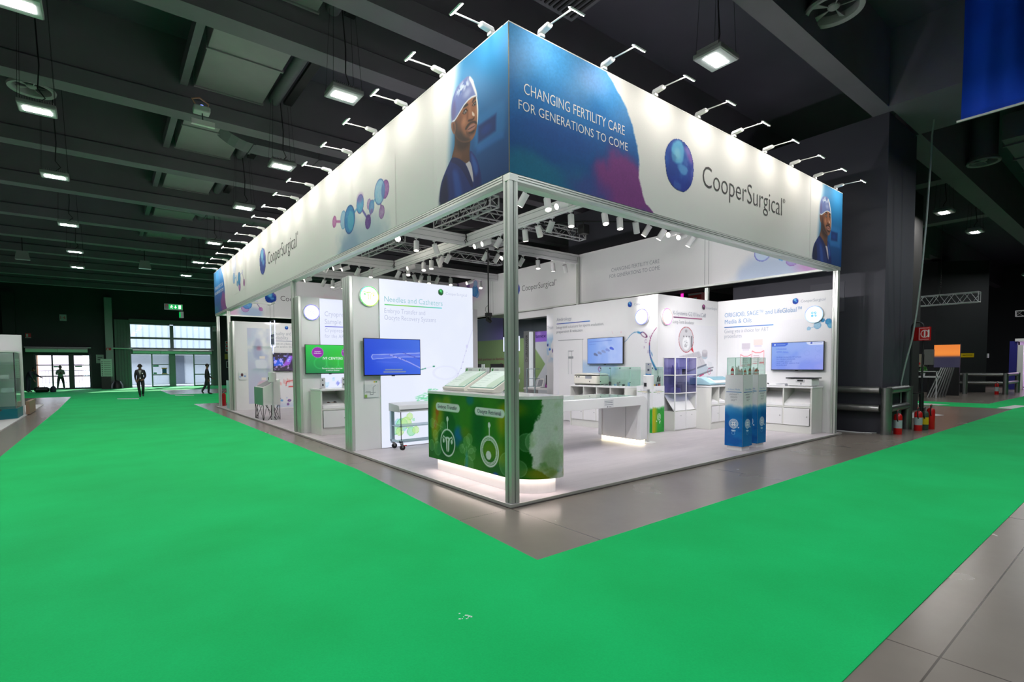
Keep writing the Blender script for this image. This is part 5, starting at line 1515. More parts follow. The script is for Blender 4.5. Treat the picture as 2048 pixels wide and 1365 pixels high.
def sc_needle(A, w, h):
    t = A.U / w; s = A.V / h
    A.img = np.stack([20 + 40 * t + 10 * s, 66 + 40 * t + 8 * s, 216 + 12 * t + 0 * s], -1)
    A.put(0.5 * sstep(0.35, 0.1, np.abs(s - 0.45)) * sstep(0.1, 0.4, t), (80, 110, 236))
    A.line([(0.14 * w, 0.5 * h), (0.5 * w, 0.53 * h), (w, 0.565 * h)], 0.1 * h, (110, 130, 240), 0.6)
    A.line([(0.14 * w, 0.44 * h), (0.12 * w, 0.5 * h), (0.14 * w, 0.56 * h), (0.5 * w, 0.58 * h), (w, 0.62 * h)], 0.02 * h, (190, 200, 252), 0.8)
    A.line([(0.14 * w, 0.44 * h), (0.6 * w, 0.49 * h), (w, 0.51 * h)], 0.016 * h, (190, 200, 252), 0.8)
    A.line([(0.2 * w, 0.36 * h), (0.6 * w, 0.34 * h)], 0.02 * h, (90, 120, 236), 0.6)
    A.line([(0.45 * w, 0.55 * h), (0.6 * w, 0.47 * h), (0.8 * w, 0.34 * h), (w, 0.18 * h)], 0.025 * h, (180, 180, 250), 0.9)
    A.line([(0.68 * w, 0.62 * h), (w, 0.44 * h)], 0.014 * h, (60, 50, 170), 0.9)
    for k in range(5): A.ell(((0.44 + 0.07 * k) * w, (0.565 - 0.04 * k) * h), 0.008 * w, 0.012 * h, (30, 30, 100))
    for a, b, z in ((0.36, 0.66, 0.14), (0.33, 0.72, 0.075)):
        u = a
        while u < b:
            A.line([(u * w, z * h), ((u + 0.03) * w, z * h)], 0.03 * h, (150, 160, 150), 0.9); u += 0.045
tv('television with a blue needle picture fixed across the needle wall', 'Y', 4.955, 0.225, 1.453, 1.51, 2.25, sc_needle)
def sc_ivf(A, w, h):
    t = A.U / w; s = A.V / h
    A.img = np.stack([10 + 20 * s, 130 + 70 * s + 10 * t, 70 - 0 * s], -1)
    A.put(0.6 * sstep(0.5, 0.1, np.hypot(t - 0.75, (s - 0.5) * 0.8)), (40, 196, 40))
    for k in range(4): A.ring(((0.3 + 0.25 * k) * w, 0.36 * h), 0.13 * w, 0.2 * h, 0.03, (70, 214, 110), 0.35)
    for u in (0.245, 0.87): A.ell((u * w, 0.74 * h), 0.125 * w, 0.195 * h, (200, 130, 214), 0.06); A.ell((u * w, 0.74 * h), 0.118 * w, 0.185 * h, (150, 12, 170), 0.04)
tv('television with a green screen about centres in front of the cryo wall', 'Y', 8.505, 0.18, 1.40, 1.515, 2.25, sc_ivf,
   [('IVF CENTERS', 0.42, 0.34, 0.50, 0.062, m_scr_white), ('Increase', 0.22, 0.53, 0.14, 0.026, m_scr_white), ('Collections', 0.20, 0.485, 0.18, 0.026, m_scr_white),
    ('Decrease Cost', 0.93, 0.53, 0.24, 0.026, m_scr_white), ('To Collect', 0.97, 0.485, 0.16, 0.026, m_scr_white), ('The visit to collect, participate', 0.39, 0.10, 0.52, 0.034, m_scr_white), ('in embryo donation', 0.49, 0.05, 0.34, 0.034, m_scr_white)])
def sc_lab(A, w, h):
    A.img[:] = (52, 40, 62)
    A.poly([(0.0, 0.25 * h), (0.3 * w, 0.3 * h), (0.3 * w, 0.6 * h), (0.0, 0.62 * h)], (40, 90, 220), 0.03, 1, 0)
    A.poly([(0.25 * w, 0.2 * h), (0.5 * w, 0.35 * h), (0.62 * w, 0.85 * h), (0.5 * w, 0.9 * h), (0.35 * w, 0.5 * h)], (150, 80, 210), 0.03, 1, 0)
    A.poly([(0.75 * w, 0.3 * h), (0.85 * w, 0.9 * h), (w, 0.8 * h), (w, 0.2 * h)], (120, 70, 210), 0.03, 1, 0)
    n = vnoise(A.U, A.V, 14, 4, 3)
    A.put(0.8 * sstep(0.55, 0.62, n) * sstep(0.4, 0.6, A.V / h), (60, 100, 250))
    A.put(0.7 * sstep(0.62, 0.7, n), (220, 190, 250))
    A.rect(0, w, 0.86 * h, h, (20, 16, 26), 0.6); A.rect(0.35 * w, 0.8 * w, 0, 0.12 * h, (70, 50, 90), 0.6)
tv('television with a purple laboratory picture on the far white wall', 'Y', 17.11, 1.51, 2.74, 1.53, 2.25, sc_lab)
def sc_chain(A, w, h):
    t = A.U / w; s = A.V / h
    A.img = np.stack([110 + 60 * t, 150 + 40 * t, 226 + 16 * t], -1)
    n = vnoise(A.U, A.V, 4, 5, 3)
    A.put(0.4 * sstep(0.4, 0.7, n) * sstep(0.2, 0.5, t), (190, 206, 246))
    cs = [(92, 106, 150), (120, 134, 180), (130, 146, 196), (120, 140, 210), (60, 90, 210)]
    for k in range(5):
        u, v = 0.24 + 0.115 * k, 0.37 + 0.055 * k
        A.poly([((u - 0.06) * w, (v + 0.05) * h), (u * w, (v + 0.06) * h), ((u + 0.075) * w, (v - 0.03) * h), ((u + 0.05) * w, (v - 0.08) * h), (u * w, (v - 0.05) * h), ((u - 0.05) * w, (v - 0.04) * h)], cs[k], 0.006, 1, 1)
    A.line([(0.05 * w, 0.87 * h), (0.7 * w, 0.9 * h)], 0.03 * h, (90, 120, 206), 0.7); A.line([(0.05 * w, 0.77 * h), (0.24 * w, 0.775 * h)], 0.02 * h, (90, 120, 206), 0.7)
tv('television with a pale blue chain picture on the andrology wall', 'X', 7.055, 5.376, 4.102, 1.712, 2.44, sc_chain)
def sc_media(A, w, h):
    t = A.U / w; s = A.V / h
    A.img = np.stack([124 + 20 * t, 150 + 20 * s, 236 + 0 * t], -1)
    n = vnoise(A.U, A.V, 4, 8, 3)
    A.put(0.4 * sstep(0.4, 0.7, n), (160, 176, 244)); A.put(0.35 * sstep(0.5, 0.3, n), (110, 140, 236))
    A.poly([(0, h), (0.33 * w, h), (0.32 * w, 0.92 * h), (0.27 * w, 0.87 * h), (0, 0.87 * h)], (44, 92, 214), 0.008, 1, 0)
    A.poly([(0.68 * w, h), (0.70 * w, 0.93 * h), (0.75 * w, 0.89 * h), (w, 0.89 * h), (w, h)], (214, 222, 250), 0.008, 1, 0)
    A.ell((0.065 * w, 0.93 * h), 0.02 * w, 0.03 * h, (220, 236, 255)); A.ell((0.78 * w, 0.955 * h), 0.022 * w, 0.036 * h, (40, 70, 180))
    A.line([(0.82 * w, 0.955 * h), (0.97 * w, 0.955 * h)], 0.025 * h, (130, 140, 190), 0.8); A.line([(0.11 * w, 0.93 * h), (0.27 * w, 0.93 * h)], 0.025 * h, (150, 186, 240), 0.8)
    for k in range(4): A.ring(((0.7 + 0.2 * (k % 2)) * w, (0.3 + 0.15 * k) * h), 0.05 * w, 0.09 * h, 0.008, (120, 140, 220), 0.4)
tv('television with a light blue slide at the right end of the media wall', 'X', 9.795, 1.541, 0.305, 1.53, 2.235, sc_media,
   [('LifeGlobal', 0.12, 0.50, 0.24, 0.042, m_scr_blue), ('GPS® dishes', 0.12, 0.42, 0.29, 0.042, m_scr_blue), ('Specifically developed for IVF and lower', 0.12, 0.30, 0.60, 0.026, m_scr_cyan),
    ('than a standard method grade,', 0.12, 0.25, 0.46, 0.026, m_scr_cyan), ('non-pyrogenic, embryo safe', 0.12, 0.20, 0.38, 0.026, m_scr_cyan), ('tested, 1 cell MEA, endotoxin level', 0.12, 0.15, 0.55, 0.026, m_scr_cyan), ('and sterility tested', 0.12, 0.10, 0.26, 0.026, m_scr_cyan)])

# ================================================================== FURNITURE
m_led_w = glow('warm_led', (255, 236, 226), 9)
m_led_y = glow('warm_white_led', (255, 240, 200), 6.0)
m_top = mat('white_gloss_top', (240, 239, 240), 0.14, var=0.01)
m_side = mat('white_side_board', (226, 226, 220), 0.5, var=0.02)

# ---- green counter
CT = 1.308
def counter_path(off=0.0, n=14):
    """outline from the left end along the front and round the right corner (x, y)"""
    R = 0.55 - off
    p = [(0.97 - off, 2.5 - off), (0.30 + off, 2.5 - off)]
    for k in range(n + 1):
        a = PI + PI / 2 * k / n
        p.append((0.85 + R * math.cos(a), 0.60 + R * math.sin(a)))
    for k in range(1, 7):
        a = -PI / 2 + PI / 2 * k / 6
        p.append((0.85 + (0.12 - off) * math.cos(a), 0.17 + (0.12 - off) * math.sin(a)))
    return p
ct = thing('reception_counter', 'rounded green watercolour counter with white top behind the front corner post', 'counter', (0.65, 1.3, ZP))
MB().prism([(x, y, 0.25) for x, y in counter_path(0.006)], (0, 0, 1.265 - 0.25)).build('body', m_white, ct)
MB().prism([(x, y, 1.265) for x, y in counter_path(-0.006)], (0, 0, CT - 1.265)).build('worktop', m_top, ct, bevel=0.003)
MB().prism([(x, y, ZP) for x, y in counter_path(0.10)], (0, 0, 0.25 - ZP)).build('plinth', m_white, ct)
kp, kq = counter_path(0.03), counter_path(0.085)
led = MB()
for a, b, c, d in zip(kp[1:-1], kp[2:], kq[2:], kq[1:-1]):
    led.prism([(a[0], a[1], 0.244), (b[0], b[1], 0.244), (c[0], c[1], 0.244), (d[0], d[1], 0.244)], (0, 0, 0.004))
led.build('led_strip', m_led_w, ct)
A = Art(0, 1.90 + 0.869 + 0.193, 0.25, 1.265, 0.0095, (40, 120, 40))
U, V = A.U, A.V
n1 = vnoise(U, V, 2.2, 21, 4); n2 = vnoise(U, V, 1.6, 22, 4); n3 = vnoise(U, V, 70, 23, 2)
s_ = lambda y: 2.5 - y
A.img[:] = (42, 122, 36)
A.put(0.9 * sstep(0.45, 0.6, n1), (26, 104, 34)); A.put(0.7 * sstep(0.52, 0.68, n2), (62, 134, 22)); A.put(0.8 * sstep(0.46, 0.36, n2), (10, 92, 30))
for (y, z, ry, rz, c, a) in [(2.22, 0.95, .22, .3, (150, 158, 16), .9), (2.3, 0.7, .12, .25, (170, 160, 10), .8), (2.22, 0.99, .06, .09, (186, 92, 16), .95), (2.29, 0.78, .05, .06, (190, 90, 14), .9), (2.24, 0.86, .05, .1, (176, 110, 14), .8), (1.95, 1.15, .15, .12, (128, 150, 20), .8),
                             (1.608, 0.70, .14, .13, (16, 106, 160), 1), (1.66, 0.58, .08, .08, (10, 96, 130), .8), (1.302, 1.22, .12, .09, (10, 112, 120), .9), (1.40, 0.36, .045, .14, (20, 140, 150), .7), (1.42, 0.25, .05, .04, (20, 90, 170), .8),
                             (1.43, 0.74, .16, .1, (96, 132, 14), .7), (1.1, 0.85, .2, .42, (2, 92, 34), .85), (0.85, 0.56, .2, .14, (104, 142, 20), .8), (0.5, 0.95, .2, .25, (150, 160, 10), .9), (0.42, 1.12, .26, .14, (146, 152, 6), .85), (0.46, 1.02, .05, .06, (176, 110, 20), .7), (0.55, 0.55, .18, .2, (120, 140, 10), .8), (0.706, 0.255, .08, .04, (24, 80, 170), .9),
                             (0.25, 0.7, .3, .5, (2, 84, 10), .8), (-0.1, 0.32, .4, .1, (140, 140, 16), .8)]:
    d = np.hypot((U - s_(y)) / ry, (V - z) / rz) + 0.35 * (n1 - 0.5)
    A.put(a * sstep(1.25, 0.35, d), c)
for (y, z, r) in [(2.28, .8, .06), (2.37, .8, .08), (2.05, .76, .09), (2.28, .62, .08), (2.25, .54, .05), (2.4, .45, .09), (2.22, .42, .11), (1.4, .61, .085), (1.33, .66, .08), (1.30, .52, .07), (1.41, .47, .065), (1.5, .54, .035), (1.27, .45, .09), (1.2, .53, .04), (1.52, .5, .07), (1.35, .3, .12), (0.2, .72, .12), (0.08, .73, .14), (0.47, .42, .16), (0.3, .38, .11)]:
    d = np.hypot(U - s_(y), V - z) / r
    A.put(0.26 * sstep(1.02, 0.97, d), (170, 214, 170)); A.put(0.22 * sstep(1.02, 0.97, d) * sstep(0.85, 0.95, d), (190, 226, 190))
for a, b in [((2.28, .8), (2.05, .76)), ((2.28, .62), (2.12, .74)), ((1.5, .54), (1.44, .5)), ((1.41, .47), (1.4, .55))]: A.line([(s_(a[0]), a[1]), (s_(b[0]), b[1])], .015, (170, 210, 160), 0.35)
A.ell((2.76, 0.36), 0.06, 0.05, (10, 130, 130), 0.2, 0.7)
# white watercolour edge round the right corner
lim = np.interp(V, [.25, .4, .55, .8, 1.0, 1.1, 1.265], [2.62, 2.37, 2.36, 2.33, 2.42, 2.47, 2.50]) + 0.09 * (vnoise(U, V, 14, 31, 4) - 0.5) + 0.03 * (vnoise(U, V, 70, 32, 2) - 0.5)
wm = sstep(-0.01, 0.03, U - lim)
A.put(wm * (0.93 - 0.5 * sstep(0.45, 0.7, vnoise(U, V, 9, 33, 4)) * sstep(0.75, 0.3, V)), (226, 232, 228))
A.put(wm * 0.35 * sstep(0.05, 0.6, 1 - np.hypot((U - 2.62) / 0.18, (V - 0.45) / 0.28) + 0.8 * (n1 - 0.5)), (60, 120, 30))
A.put(wm * 0.35 * sstep(0.5, 0.7, vnoise(U, V, 5, 36, 4)), (120, 170, 90))
A.img = A.img * (0.96 + 0.08 * n3[..., None])
# pills and icons
W_ = (226, 234, 232)
def pill(y0, y1, z0, z1):
    a0, a1 = s_(y0), s_(y1); r = (z1 - z0) / 2
    A.line([(a0 + r, z0 + r), (a1 - r, z0 + r)], 2 * r, W_, 1, 0.012)
pill(2.257, 1.574, 1.016, 1.136); pill(1.185, 0.511, 1.017, 1.128)
A.ring((s_(1.919), 0.54), 0.20, 0.20, 0.024, W_); A.line([(s_(1.919), 0.74), (s_(1.919), 0.87)], 0.02, W_); A.ell((s_(1.919), 0.90), 0.032, 0.042, W_, 0.1)
c0 = s_(1.919)
A.line([(c0 - .14, .60), (c0 - .12, .635), (c0 - .09, .62), (c0 - .05, .60)], .018, W_); A.line([(c0 + .14, .60), (c0 + .12, .635), (c0 + .09, .62), (c0 + .05, .60)], .018, W_)
A.ell((c0 - .115, .565), .028, .035, W_, .1); A.ell((c0 + .115, .565), .028, .035, W_, .1)
A.poly([(c0 - .07, .61), (c0 - .04, .63), (c0 + .04, .63), (c0 + .07, .61), (c0 + .045, .54), (c0 + .04, .40), (c0 - .04, .40), (c0 - .045, .54)], W_, .005)
A.line([(c0, .60), (c0, .40)], .018, (60, 120, 40)); A.poly([(c0 - .03, .60), (c0 + .03, .60), (c0, .55)], (60, 120, 40), .005)
c1 = s_(0.846)
for r_, w_ in ((.20, .026), (.172, .012), (.155, .012)): A.ring((c1, .545), r_, r_, w_, W_)
A.line([(c1, .74), (c1, .87)], 0.02, W_); A.ell((c1, .90), 0.03, 0.04, W_, 0.1); A.ell((c1 - .02, .49), .062, .062, W_, .08)
def counter_map(U, V):
    x = np.full(U.shape, 0.297); y = 2.5 - U
    a = np.clip((U - 1.90) / 0.869, 0, 1) * PI / 2
    R = 0.553
    inb = (U > 1.90) & (U <= 2.769)
    x = np.where(inb, 0.85 - R * np.cos(a), x); y = np.where(inb, 0.60 - R * np.sin(a), y)
    e = U > 2.769
    a2 = np.clip((U - 2.769) / 0.193, 0, 1) * PI / 2; x = np.where(e, 0.85 + .123 * np.sin(a2), x); y = np.where(e, 0.17 - .123 * np.cos(a2), y)
    return x, y, V
A.build('watercolour_print', m_print_s, ct, counter_map)
lettering('pill_lettering', ct, 'Embryo Transfer', (0.292, 2.188, 1.052), RX, 0.545, 0.056, m_ink_navy, thin=-0.004)
lettering('pill_lettering', ct, 'Oocyte Retrieval', (0.292, 1.115, 1.048), RX, 0.535, 0.058, m_ink_navy, thin=-0.004)

# ---- white display table with two box legs
tb = thing('display_table', 'white display table with round corner leg and lit foot, joined to the green counter', 'table', (3.2, 2.6, ZP))
prof = [(1.0, 1.05), (4.98, 1.05)]
for k in range(1, 9):
    a = PI / 2 - PI / 2 * k / 8
    prof.append((4.98 + 0.16 * math.cos(a), 0.89 + 0.16 * math.sin(a)))
prof += [(5.14, 0.14), (4.93, 0.14), (4.93, 0.862), (1.0, 0.862)]
for y0, y1 in ((1.93, 2.03), (3.0, 3.1)):
    MB().prism([(x, y0, z) for x, z in prof], (0, y1 - y0, 0)).build('end_frame', m_white, tb, bevel=0.004)
MB().box(1.0, 2.03, 1.0, 5.0, 3.0, 1.05).build('top_board', m_top, tb)
MB().box(2.2, 2.1, 1.05, 4.9, 2.95, 1.056).build('glass_inlay', m_glass_g, tb)
MB().box(4.955, 2.03, 0.14, 5.13, 3.0, 0.9).build('leg_box', m_white, tb)
MB().box(4.948, 2.35, 0.16, 4.955, 2.94, 0.88).build('leg_door', m_white, tb, bevel=0.002)
MB().box(4.95, 2.345, 0.16, 4.9545, 2.35, 0.88).build('door_gap', m_grey, tb)
MB().box(4.935, 2.9, 0.835, 4.948, 2.93, 0.85).build('lock', m_dark, tb)
MB().box(4.97, 2.0, ZP, 5.11, 3.02, 0.10).build('foot', m_white, tb)
MB().box(4.962, 1.975, ZP + 0.01, 4.97, 3.03, 0.125).box(4.962, 1.967, ZP + 0.01, 5.11, 1.975, 0.125).build('led_strip', m_led_y, tb)
MB().box(1.02, 1.95, ZP + 0.06, 1.16, 3.0, 0.9).build('leg_box', m_white, tb)
MB().box(1.05, 1.97, ZP, 1.15, 2.98, 0.10).build('foot', m_white, tb)
MB().box(1.153, 1.96, ZP + 0.01, 1.16, 3.0, 0.1).build('led_strip', m_led_y, tb)
nt_ = thing('notice_card', 'small grey notice card stuck to the front edge of the white display table', 'card', (3.93, 1.927, 0.87))
A = Art(3.79, 4.08, 0.865, 1.035, 0.01, (226, 226, 228))
for z in (0.995, 0.965): A.line([(3.82, z), (4.04, z)], 0.014, (96, 98, 116))
A.line([(3.82, 0.925), (4.05, 0.925)], 0.014, (110, 112, 130)); A.ell((3.9, 0.885), 0.012, 0.012, (30, 34, 60)); A.line([(3.93, 0.885), (4.0, 0.885)], 0.01, (120, 120, 130))
A.build('print', m_print_s, nt_, onY(1.93, 0.004))
MB().box(3.79, 1.927, 0.865, 4.08, 1.93, 1.035).build('card', m_white, nt_)

# ---- cupboards with leaflet niches
def cupboard(label, x, y, W, D, n, rotz, H=1.156, doors=True, niche=True):
    t = thing('leaflet_cupboard', label, 'cupboard', (x, y, ZP), rotz, 'white cupboards with leaflet niches')
    h = H - ZP
    c = MB()
    c.box(0, 0.0, 0, 0.035, D, h - 0.04); c.box(W - 0.035, 0, 0, W, D, h - 0.04); c.box(0.035, D - 0.02, 0, W - 0.035, D, h - 0.04)
    c.box(0.035, 0.01, 0.60, W - 0.035, D - 0.02, 0.635)
    cw = (W - 0.07) / n
    for k in range(1, n): c.box(0.035 + cw * k - 0.015, 0.005, 0.18, 0.035 + cw * k + 0.015, D - 0.02, h - 0.04)
    c.build('carcass', m_side, t, world=False, bevel=0.002)
    MB().box(-0.012, -0.012, h - 0.04, W + 0.012, D, h).build('worktop', m_white, t, world=False, bevel=0.003)
    MB().box(0.035, 0.02, 0, W - 0.035, 0.04, 0.18).build('kickboard', m_side, t, world=False)
    for k in range(n):
        a, b = 0.035 + cw * k + 0.018, 0.035 + cw * (k + 1) - 0.018
        d = MB().box(a, -0.004, 0.185, b, 0.014, 0.59).build('door', m_white, t, world=False, bevel=0.003)
        MB().tube([(b - 0.05, -0.004, 0.40), (b - 0.05, -0.02, 0.40)], 0.01, 10).build('knob', m_chrome, d, world=False)
        MB().prism([(a, 0.02, 0.64), (a, 0.03, 0.70), (a, D - 0.04, 0.96), (a, D - 0.04, 0.94)], (b - a, 0, 0)).build('sloping_shelf', m_white, t, world=False)
    return t
cupboard('white cupboard with four leaflet niches along the andrology wall behind the display table', 6.35, 5.43, 1.93, 0.68, 4, -PI / 2)
cupboard('white cupboard holding the blue incubator, under the incubator wall', 8.22, 2.32, 1.5, 0.73, 4, 0)
cupboard('white cupboard at the right end under the media wall television', 9.19, 2.26, 1.92, 0.6, 3, -PI / 2)
cupboard('white cupboard in front of the cryo wall half hidden by the ribbed wall end', 0.30, 7.70, 1.85, 0.78, 3, 0)

def leaflet(label, x, y, z, rotz, w, h, tilt, art, group=None):
    o = thing('leaflet', label, 'leaflet', (x, y, z), rotz, group)
    A = Art(0, w, 0, h, 0.012, (244, 244, 246))
    art(A, w, h)
    cs, sn = math.cos(tilt), math.sin(tilt)
    p = A.build('printed_page', m_print_s, None, lambda U, V: (U, V * cs, V * sn + 0.004))
    p.parent = o
    MB().prism([(0, 0, 0), (w, 0, 0), (w, h * cs, h * sn), (0, h * cs, h * sn)], (0, -0.004 * sn, 0.004 * cs * 0.5)).build('page', m_white, o, world=False)
    return o
def lf_plain(A, w, h):
    for k in range(5): A.line([(0.15 * w, (0.3 + 0.1 * k) * h), (0.8 * w, (0.3 + 0.1 * k) * h)], 0.012, (206, 208, 214))
    A.rect(0.1 * w, 0.9 * w, 0.78 * h, 0.92 * h, (190, 206, 232))
def lf_people(A, w, h):
    A.ell((0.35 * w, 0.5 * h), 0.12 * w, 0.25 * h, (90, 30, 30), 0.3); A.ell((0.62 * w, 0.45 * h), 0.2 * w, 0.22 * h, (226, 186, 176), 0.4); A.ell((0.75 * w, 0.6 * h), 0.1 * w, 0.2 * h, (60, 40, 40), 0.3)
T = math.radians(24)
for k in range(3):
    dupd = leaflet('open leaflet with a photo of people in the cryo cupboard' if k == 0 else 'white leaflet on the sloping shelf of the cryo cupboard, %s niche' % ORD[k], 0.42 + 0.6 * k, 7.76, 0.74, 0, 0.4, 0.3, T, lf_people if k == 0 else lf_plain, 'leaflets in the cupboard niches')
for k in range(3):
    leaflet('white leaflet in the media wall cupboard, %s niche from the left' % ORD[k], 9.27, 2.1 - 0.62 * k, 0.75, -PI / 2, 0.42, 0.34, T, lf_plain, 'leaflets in the cupboard niches')
for k in range(2):
    leaflet('white leaflet in the incubator cupboard, %s niche from the left' % ORD[k], 8.29 + 0.36 * k, 2.4, 0.75, 0, 0.26, 0.36, T, lf_plain, 'leaflets in the cupboard niches')
for k in range(4):
    leaflet('white leaflet in the andrology cupboard, %s niche from the left' % ORD[k], 6.43, 5.33 - 0.47 * k, 0.75, -PI / 2, 0.3, 0.34, T, lf_plain, 'leaflets in the cupboard niches')

# ---- blue print columns with glass cases
def box_art(kind, A, faces):
    pass
def column_print(blue, da=0.009, z0=0.13, z1=1.49, w=0.355, side=0):
    A = Art(0, w, z0, z1, da, (236, 237, 240))
    n = vnoise(A.U, A.V, 9, 3 + side, 4); n2 = vnoise(A.U, A.V, 4, 9 + side, 4)
    if blue:
        top = 0.82 + 0.06 * (n - 0.5) + 0.03 * np.sin(A.U * 9)
        m = sstep(0.1, -0.03, A.V - top)
        A.put(m, (10, 116, 188)); A.put(m * 0.7 * sstep(0.45, 0.65, n2), (8, 84, 166)); A.put(m * 0.5 * sstep(0.5, 0.3, n2) * sstep(0.5, 0.2, A.V), (8, 130, 190)); A.put(m * 0.5 * sstep(0.7, 0.85, A.V), (120, 176, 220))
        c, r = (w * 0.5, 0.56), 0.085
        for q, t_ in ((1.0, .012), (0.76, .01), (0.55, .008)): A.ring(c, r * q, r * q, t_, (236, 242, 248))
        for a, b in ((-1, -1), (1, 1), (-1, 1), (1, -1)): A.ell((c[0] + a * r * .2, c[1] + b * r * .2), r * .24, r * .24, (236, 242, 248), .15)
        A.ell((c[0], c[1]), r * .16, r * .16, (30, 110, 180), .3)
        A.ell((c[0] + r * 1.15, c[1] - r * .8), .015, .012, (236, 242, 248)); A.ell((c[0] - .02, c[1] - .13), .03, .014, (190, 220, 240)); A.ell((c[0] + .015, c[1] - .135), .03, .014, (190, 220, 240)); A.ring((c[0] - .005, c[1] - .18), .03, .03, .008, (150, 200, 234), .8)
    else:
        top = 0.60 + 0.07 * (n - 0.5)
        m = sstep(0.08, -0.02, A.V - top)
        A.put(m, (38, 152, 52)); A.put(m * 0.6 * sstep(0.45, 0.65, n2), (24, 130, 44)); A.put(m * 0.9 * sstep(0.55, 0.1, A.U / w) * (1 if side else 0), (196, 176, 10))
        c = (w * 0.55, 0.42)
        A.ring(c, .06, .075, .012, (240, 246, 240))
        for k in (-1, 0, 1): A.line([(c[0] - .04, c[1] + .03 * k - .01), (c[0] + .04, c[1] + .03 * k + .015)], .01, (240, 246, 240))
        for p in [(c[0] - .09, c[1] - .1), (c[0] + .03, c[1] - .12), (c[0] + .05, c[1] - .11), (c[0] + .03, c[1] - .15)]: A.ell(p, .016, .018, (220, 240, 220))
    return A
def print_column(label, x0, y0, s, zt, blue, texts, kick=True):
    t = thing('display_column', label, 'display column', (x0 + s / 2, y0 + s / 2, ZP), group=None)
    zb = 0.13 if kick else ZP
    if kick: MB().box(x0 + 0.03, y0 + 0.03, ZP, x0 + s - 0.03, y0 + s - 0.03, zb).build('plinth', m_white, t)
    MB().box(x0, y0, zb, x0 + s, y0 + s, zt).build('body', m_white, t)
    column_print(blue, z0=zb, z1=zt, w=s).build('left_print', m_print_s, t, lambda U, V: (x0 - 0.003, y0 + s - U, V))
    column_print(blue, z0=zb, z1=zt, w=s, side=1).build('right_print', m_print_s, t, lambda U, V: (x0 + U, y0 - 0.003, V))
    for kind in ('X', 'Y'):
        for s_, z, cap, w_, m in texts:
            if s_ == '-':
                if kind == 'X': line_strip(t, 'X', x0 - 0.002, y0 + s * 0.93, y0 + s * 0.07, z, z, 0.012, [(80, 110, 190), (60, 150, 200)] if blue else [(60, 160, 70), (226, 180, 30), (60, 160, 70)])
                else: line_strip(t, 'Y', y0 - 0.002, x0 + s * 0.07, x0 + s * 0.93, z, z, 0.012, [(80, 110, 190), (60, 150, 200)] if blue else [(60, 160, 70), (226, 180, 30), (60, 160, 70)])
            else:
                P = (x0 - 0.006, y0 + s / 2, z) if kind == 'X' else (x0 + s / 2, y0 - 0.006, z)
                lettering('column_lettering', t, s_, P, RX if kind == 'X' else RY, w_, cap, m, align='C', thin=-0.004)
    return t
TX = [('Culture Media', 1.20, 0.032, 0.24, m_ink_blue), ('-', 1.165, 0, 0, None), ('LifeGlobal™', 1.105, 0.034, 0.19, m_ink_l), ('ORIGIO®', 1.05, 0.034, 0.14, m_ink_l), ('SAGE™', 0.995, 0.034, 0.11, m_ink_l)]
print_column('blue and white print column standing nearest the right edge of the platform', 5.68, 0.16, 0.355, 1.49, True, TX)
print_column('blue and white print column half hidden behind the nearer blue column', 6.31, 0.19, 0.345, 1.49, True, TX)
print_column('green and white print column beside the display table leg', 6.61, 2.89, 0.47, 1.176, False, [('Micropipettes', 1.06, 0.024, 0.24, m_ink_l), ('-', 1.03, 0, 0, None), ('for ART', 0.985, 0.02, 0.12, m_ink_l)], kick=False)

def glass_case(label, x0, y0, x1, y1, z0, z1, studs=False):
    t = thing('glass_case', label, 'glass case', ((x0 + x1) / 2, (y0 + y1) / 2, z0), group=None)
    g = 0.006
    MB().box(x0, y0, z0, x0 + g, y1, z1).build('glass_side', m_glass_g, t)
    MB().box(x1 - g, y0, z0, x1, y1, z1).build('glass_side', m_glass_g, t)
    MB().box(x0 + g, y0, z0, x1 - g, y0 + g, z1).build('glass_front', m_glass_g, t)
    MB().box(x0 + g, y1 - g, z0, x1 - g, y1, z1).build('glass_back', m_glass_g, t)
    MB().box(x0, y0, z1, x1, y1, z1 + g).build('glass_lid', m_glass_g, t)
    e = MB()
    for a, b in ((x0, y0), (x1, y0), (x0, y1), (x1, y1)): e.box(a - 0.003, b - 0.003, z0, a + 0.003, b + 0.003, z1)
    for b in (y0, y1): e.box(x0, b - 0.003, z1, x1, b + 0.003, z1 + 0.007)
    for a in (x0, x1): e.box(a - 0.003, y0, z1, a + 0.003, y1, z1 + 0.007)
    e.build('glass_edges', m_glass_edge, t)
    if studs:
        s = MB()
        n = max(2, int((abs(y1 - y0)) / 0.25))
        for k in range(n + 1):
            for z in (z0 + 0.1, z1 - 0.02): s.tube([(x0 - 0.008, y0 + (y1 - y0) * k / n, z), (x0 + 0.012, y0 + (y1 - y0) * k / n, z)], 0.012, 8)
        s.build('glass_clips', m_dark, t)
    return t
glass_case('glass case with bottles on the nearest blue column', 5.70, 0.18, 6.01, 0.49, 1.49, 1.815)
glass_case('glass case with bottles on the half hidden blue column', 6.33, 0.21, 6.63, 0.51, 1.49, 1.815)
glass_case('long low glass case on the andrology cupboard', 6.55, 3.52, 6.95, 4.50, 1.156, 1.63, True)
glass_case('low glass case on the green column', 6.63, 2.91, 7.05, 3.05, 1.176, 1.63, True)

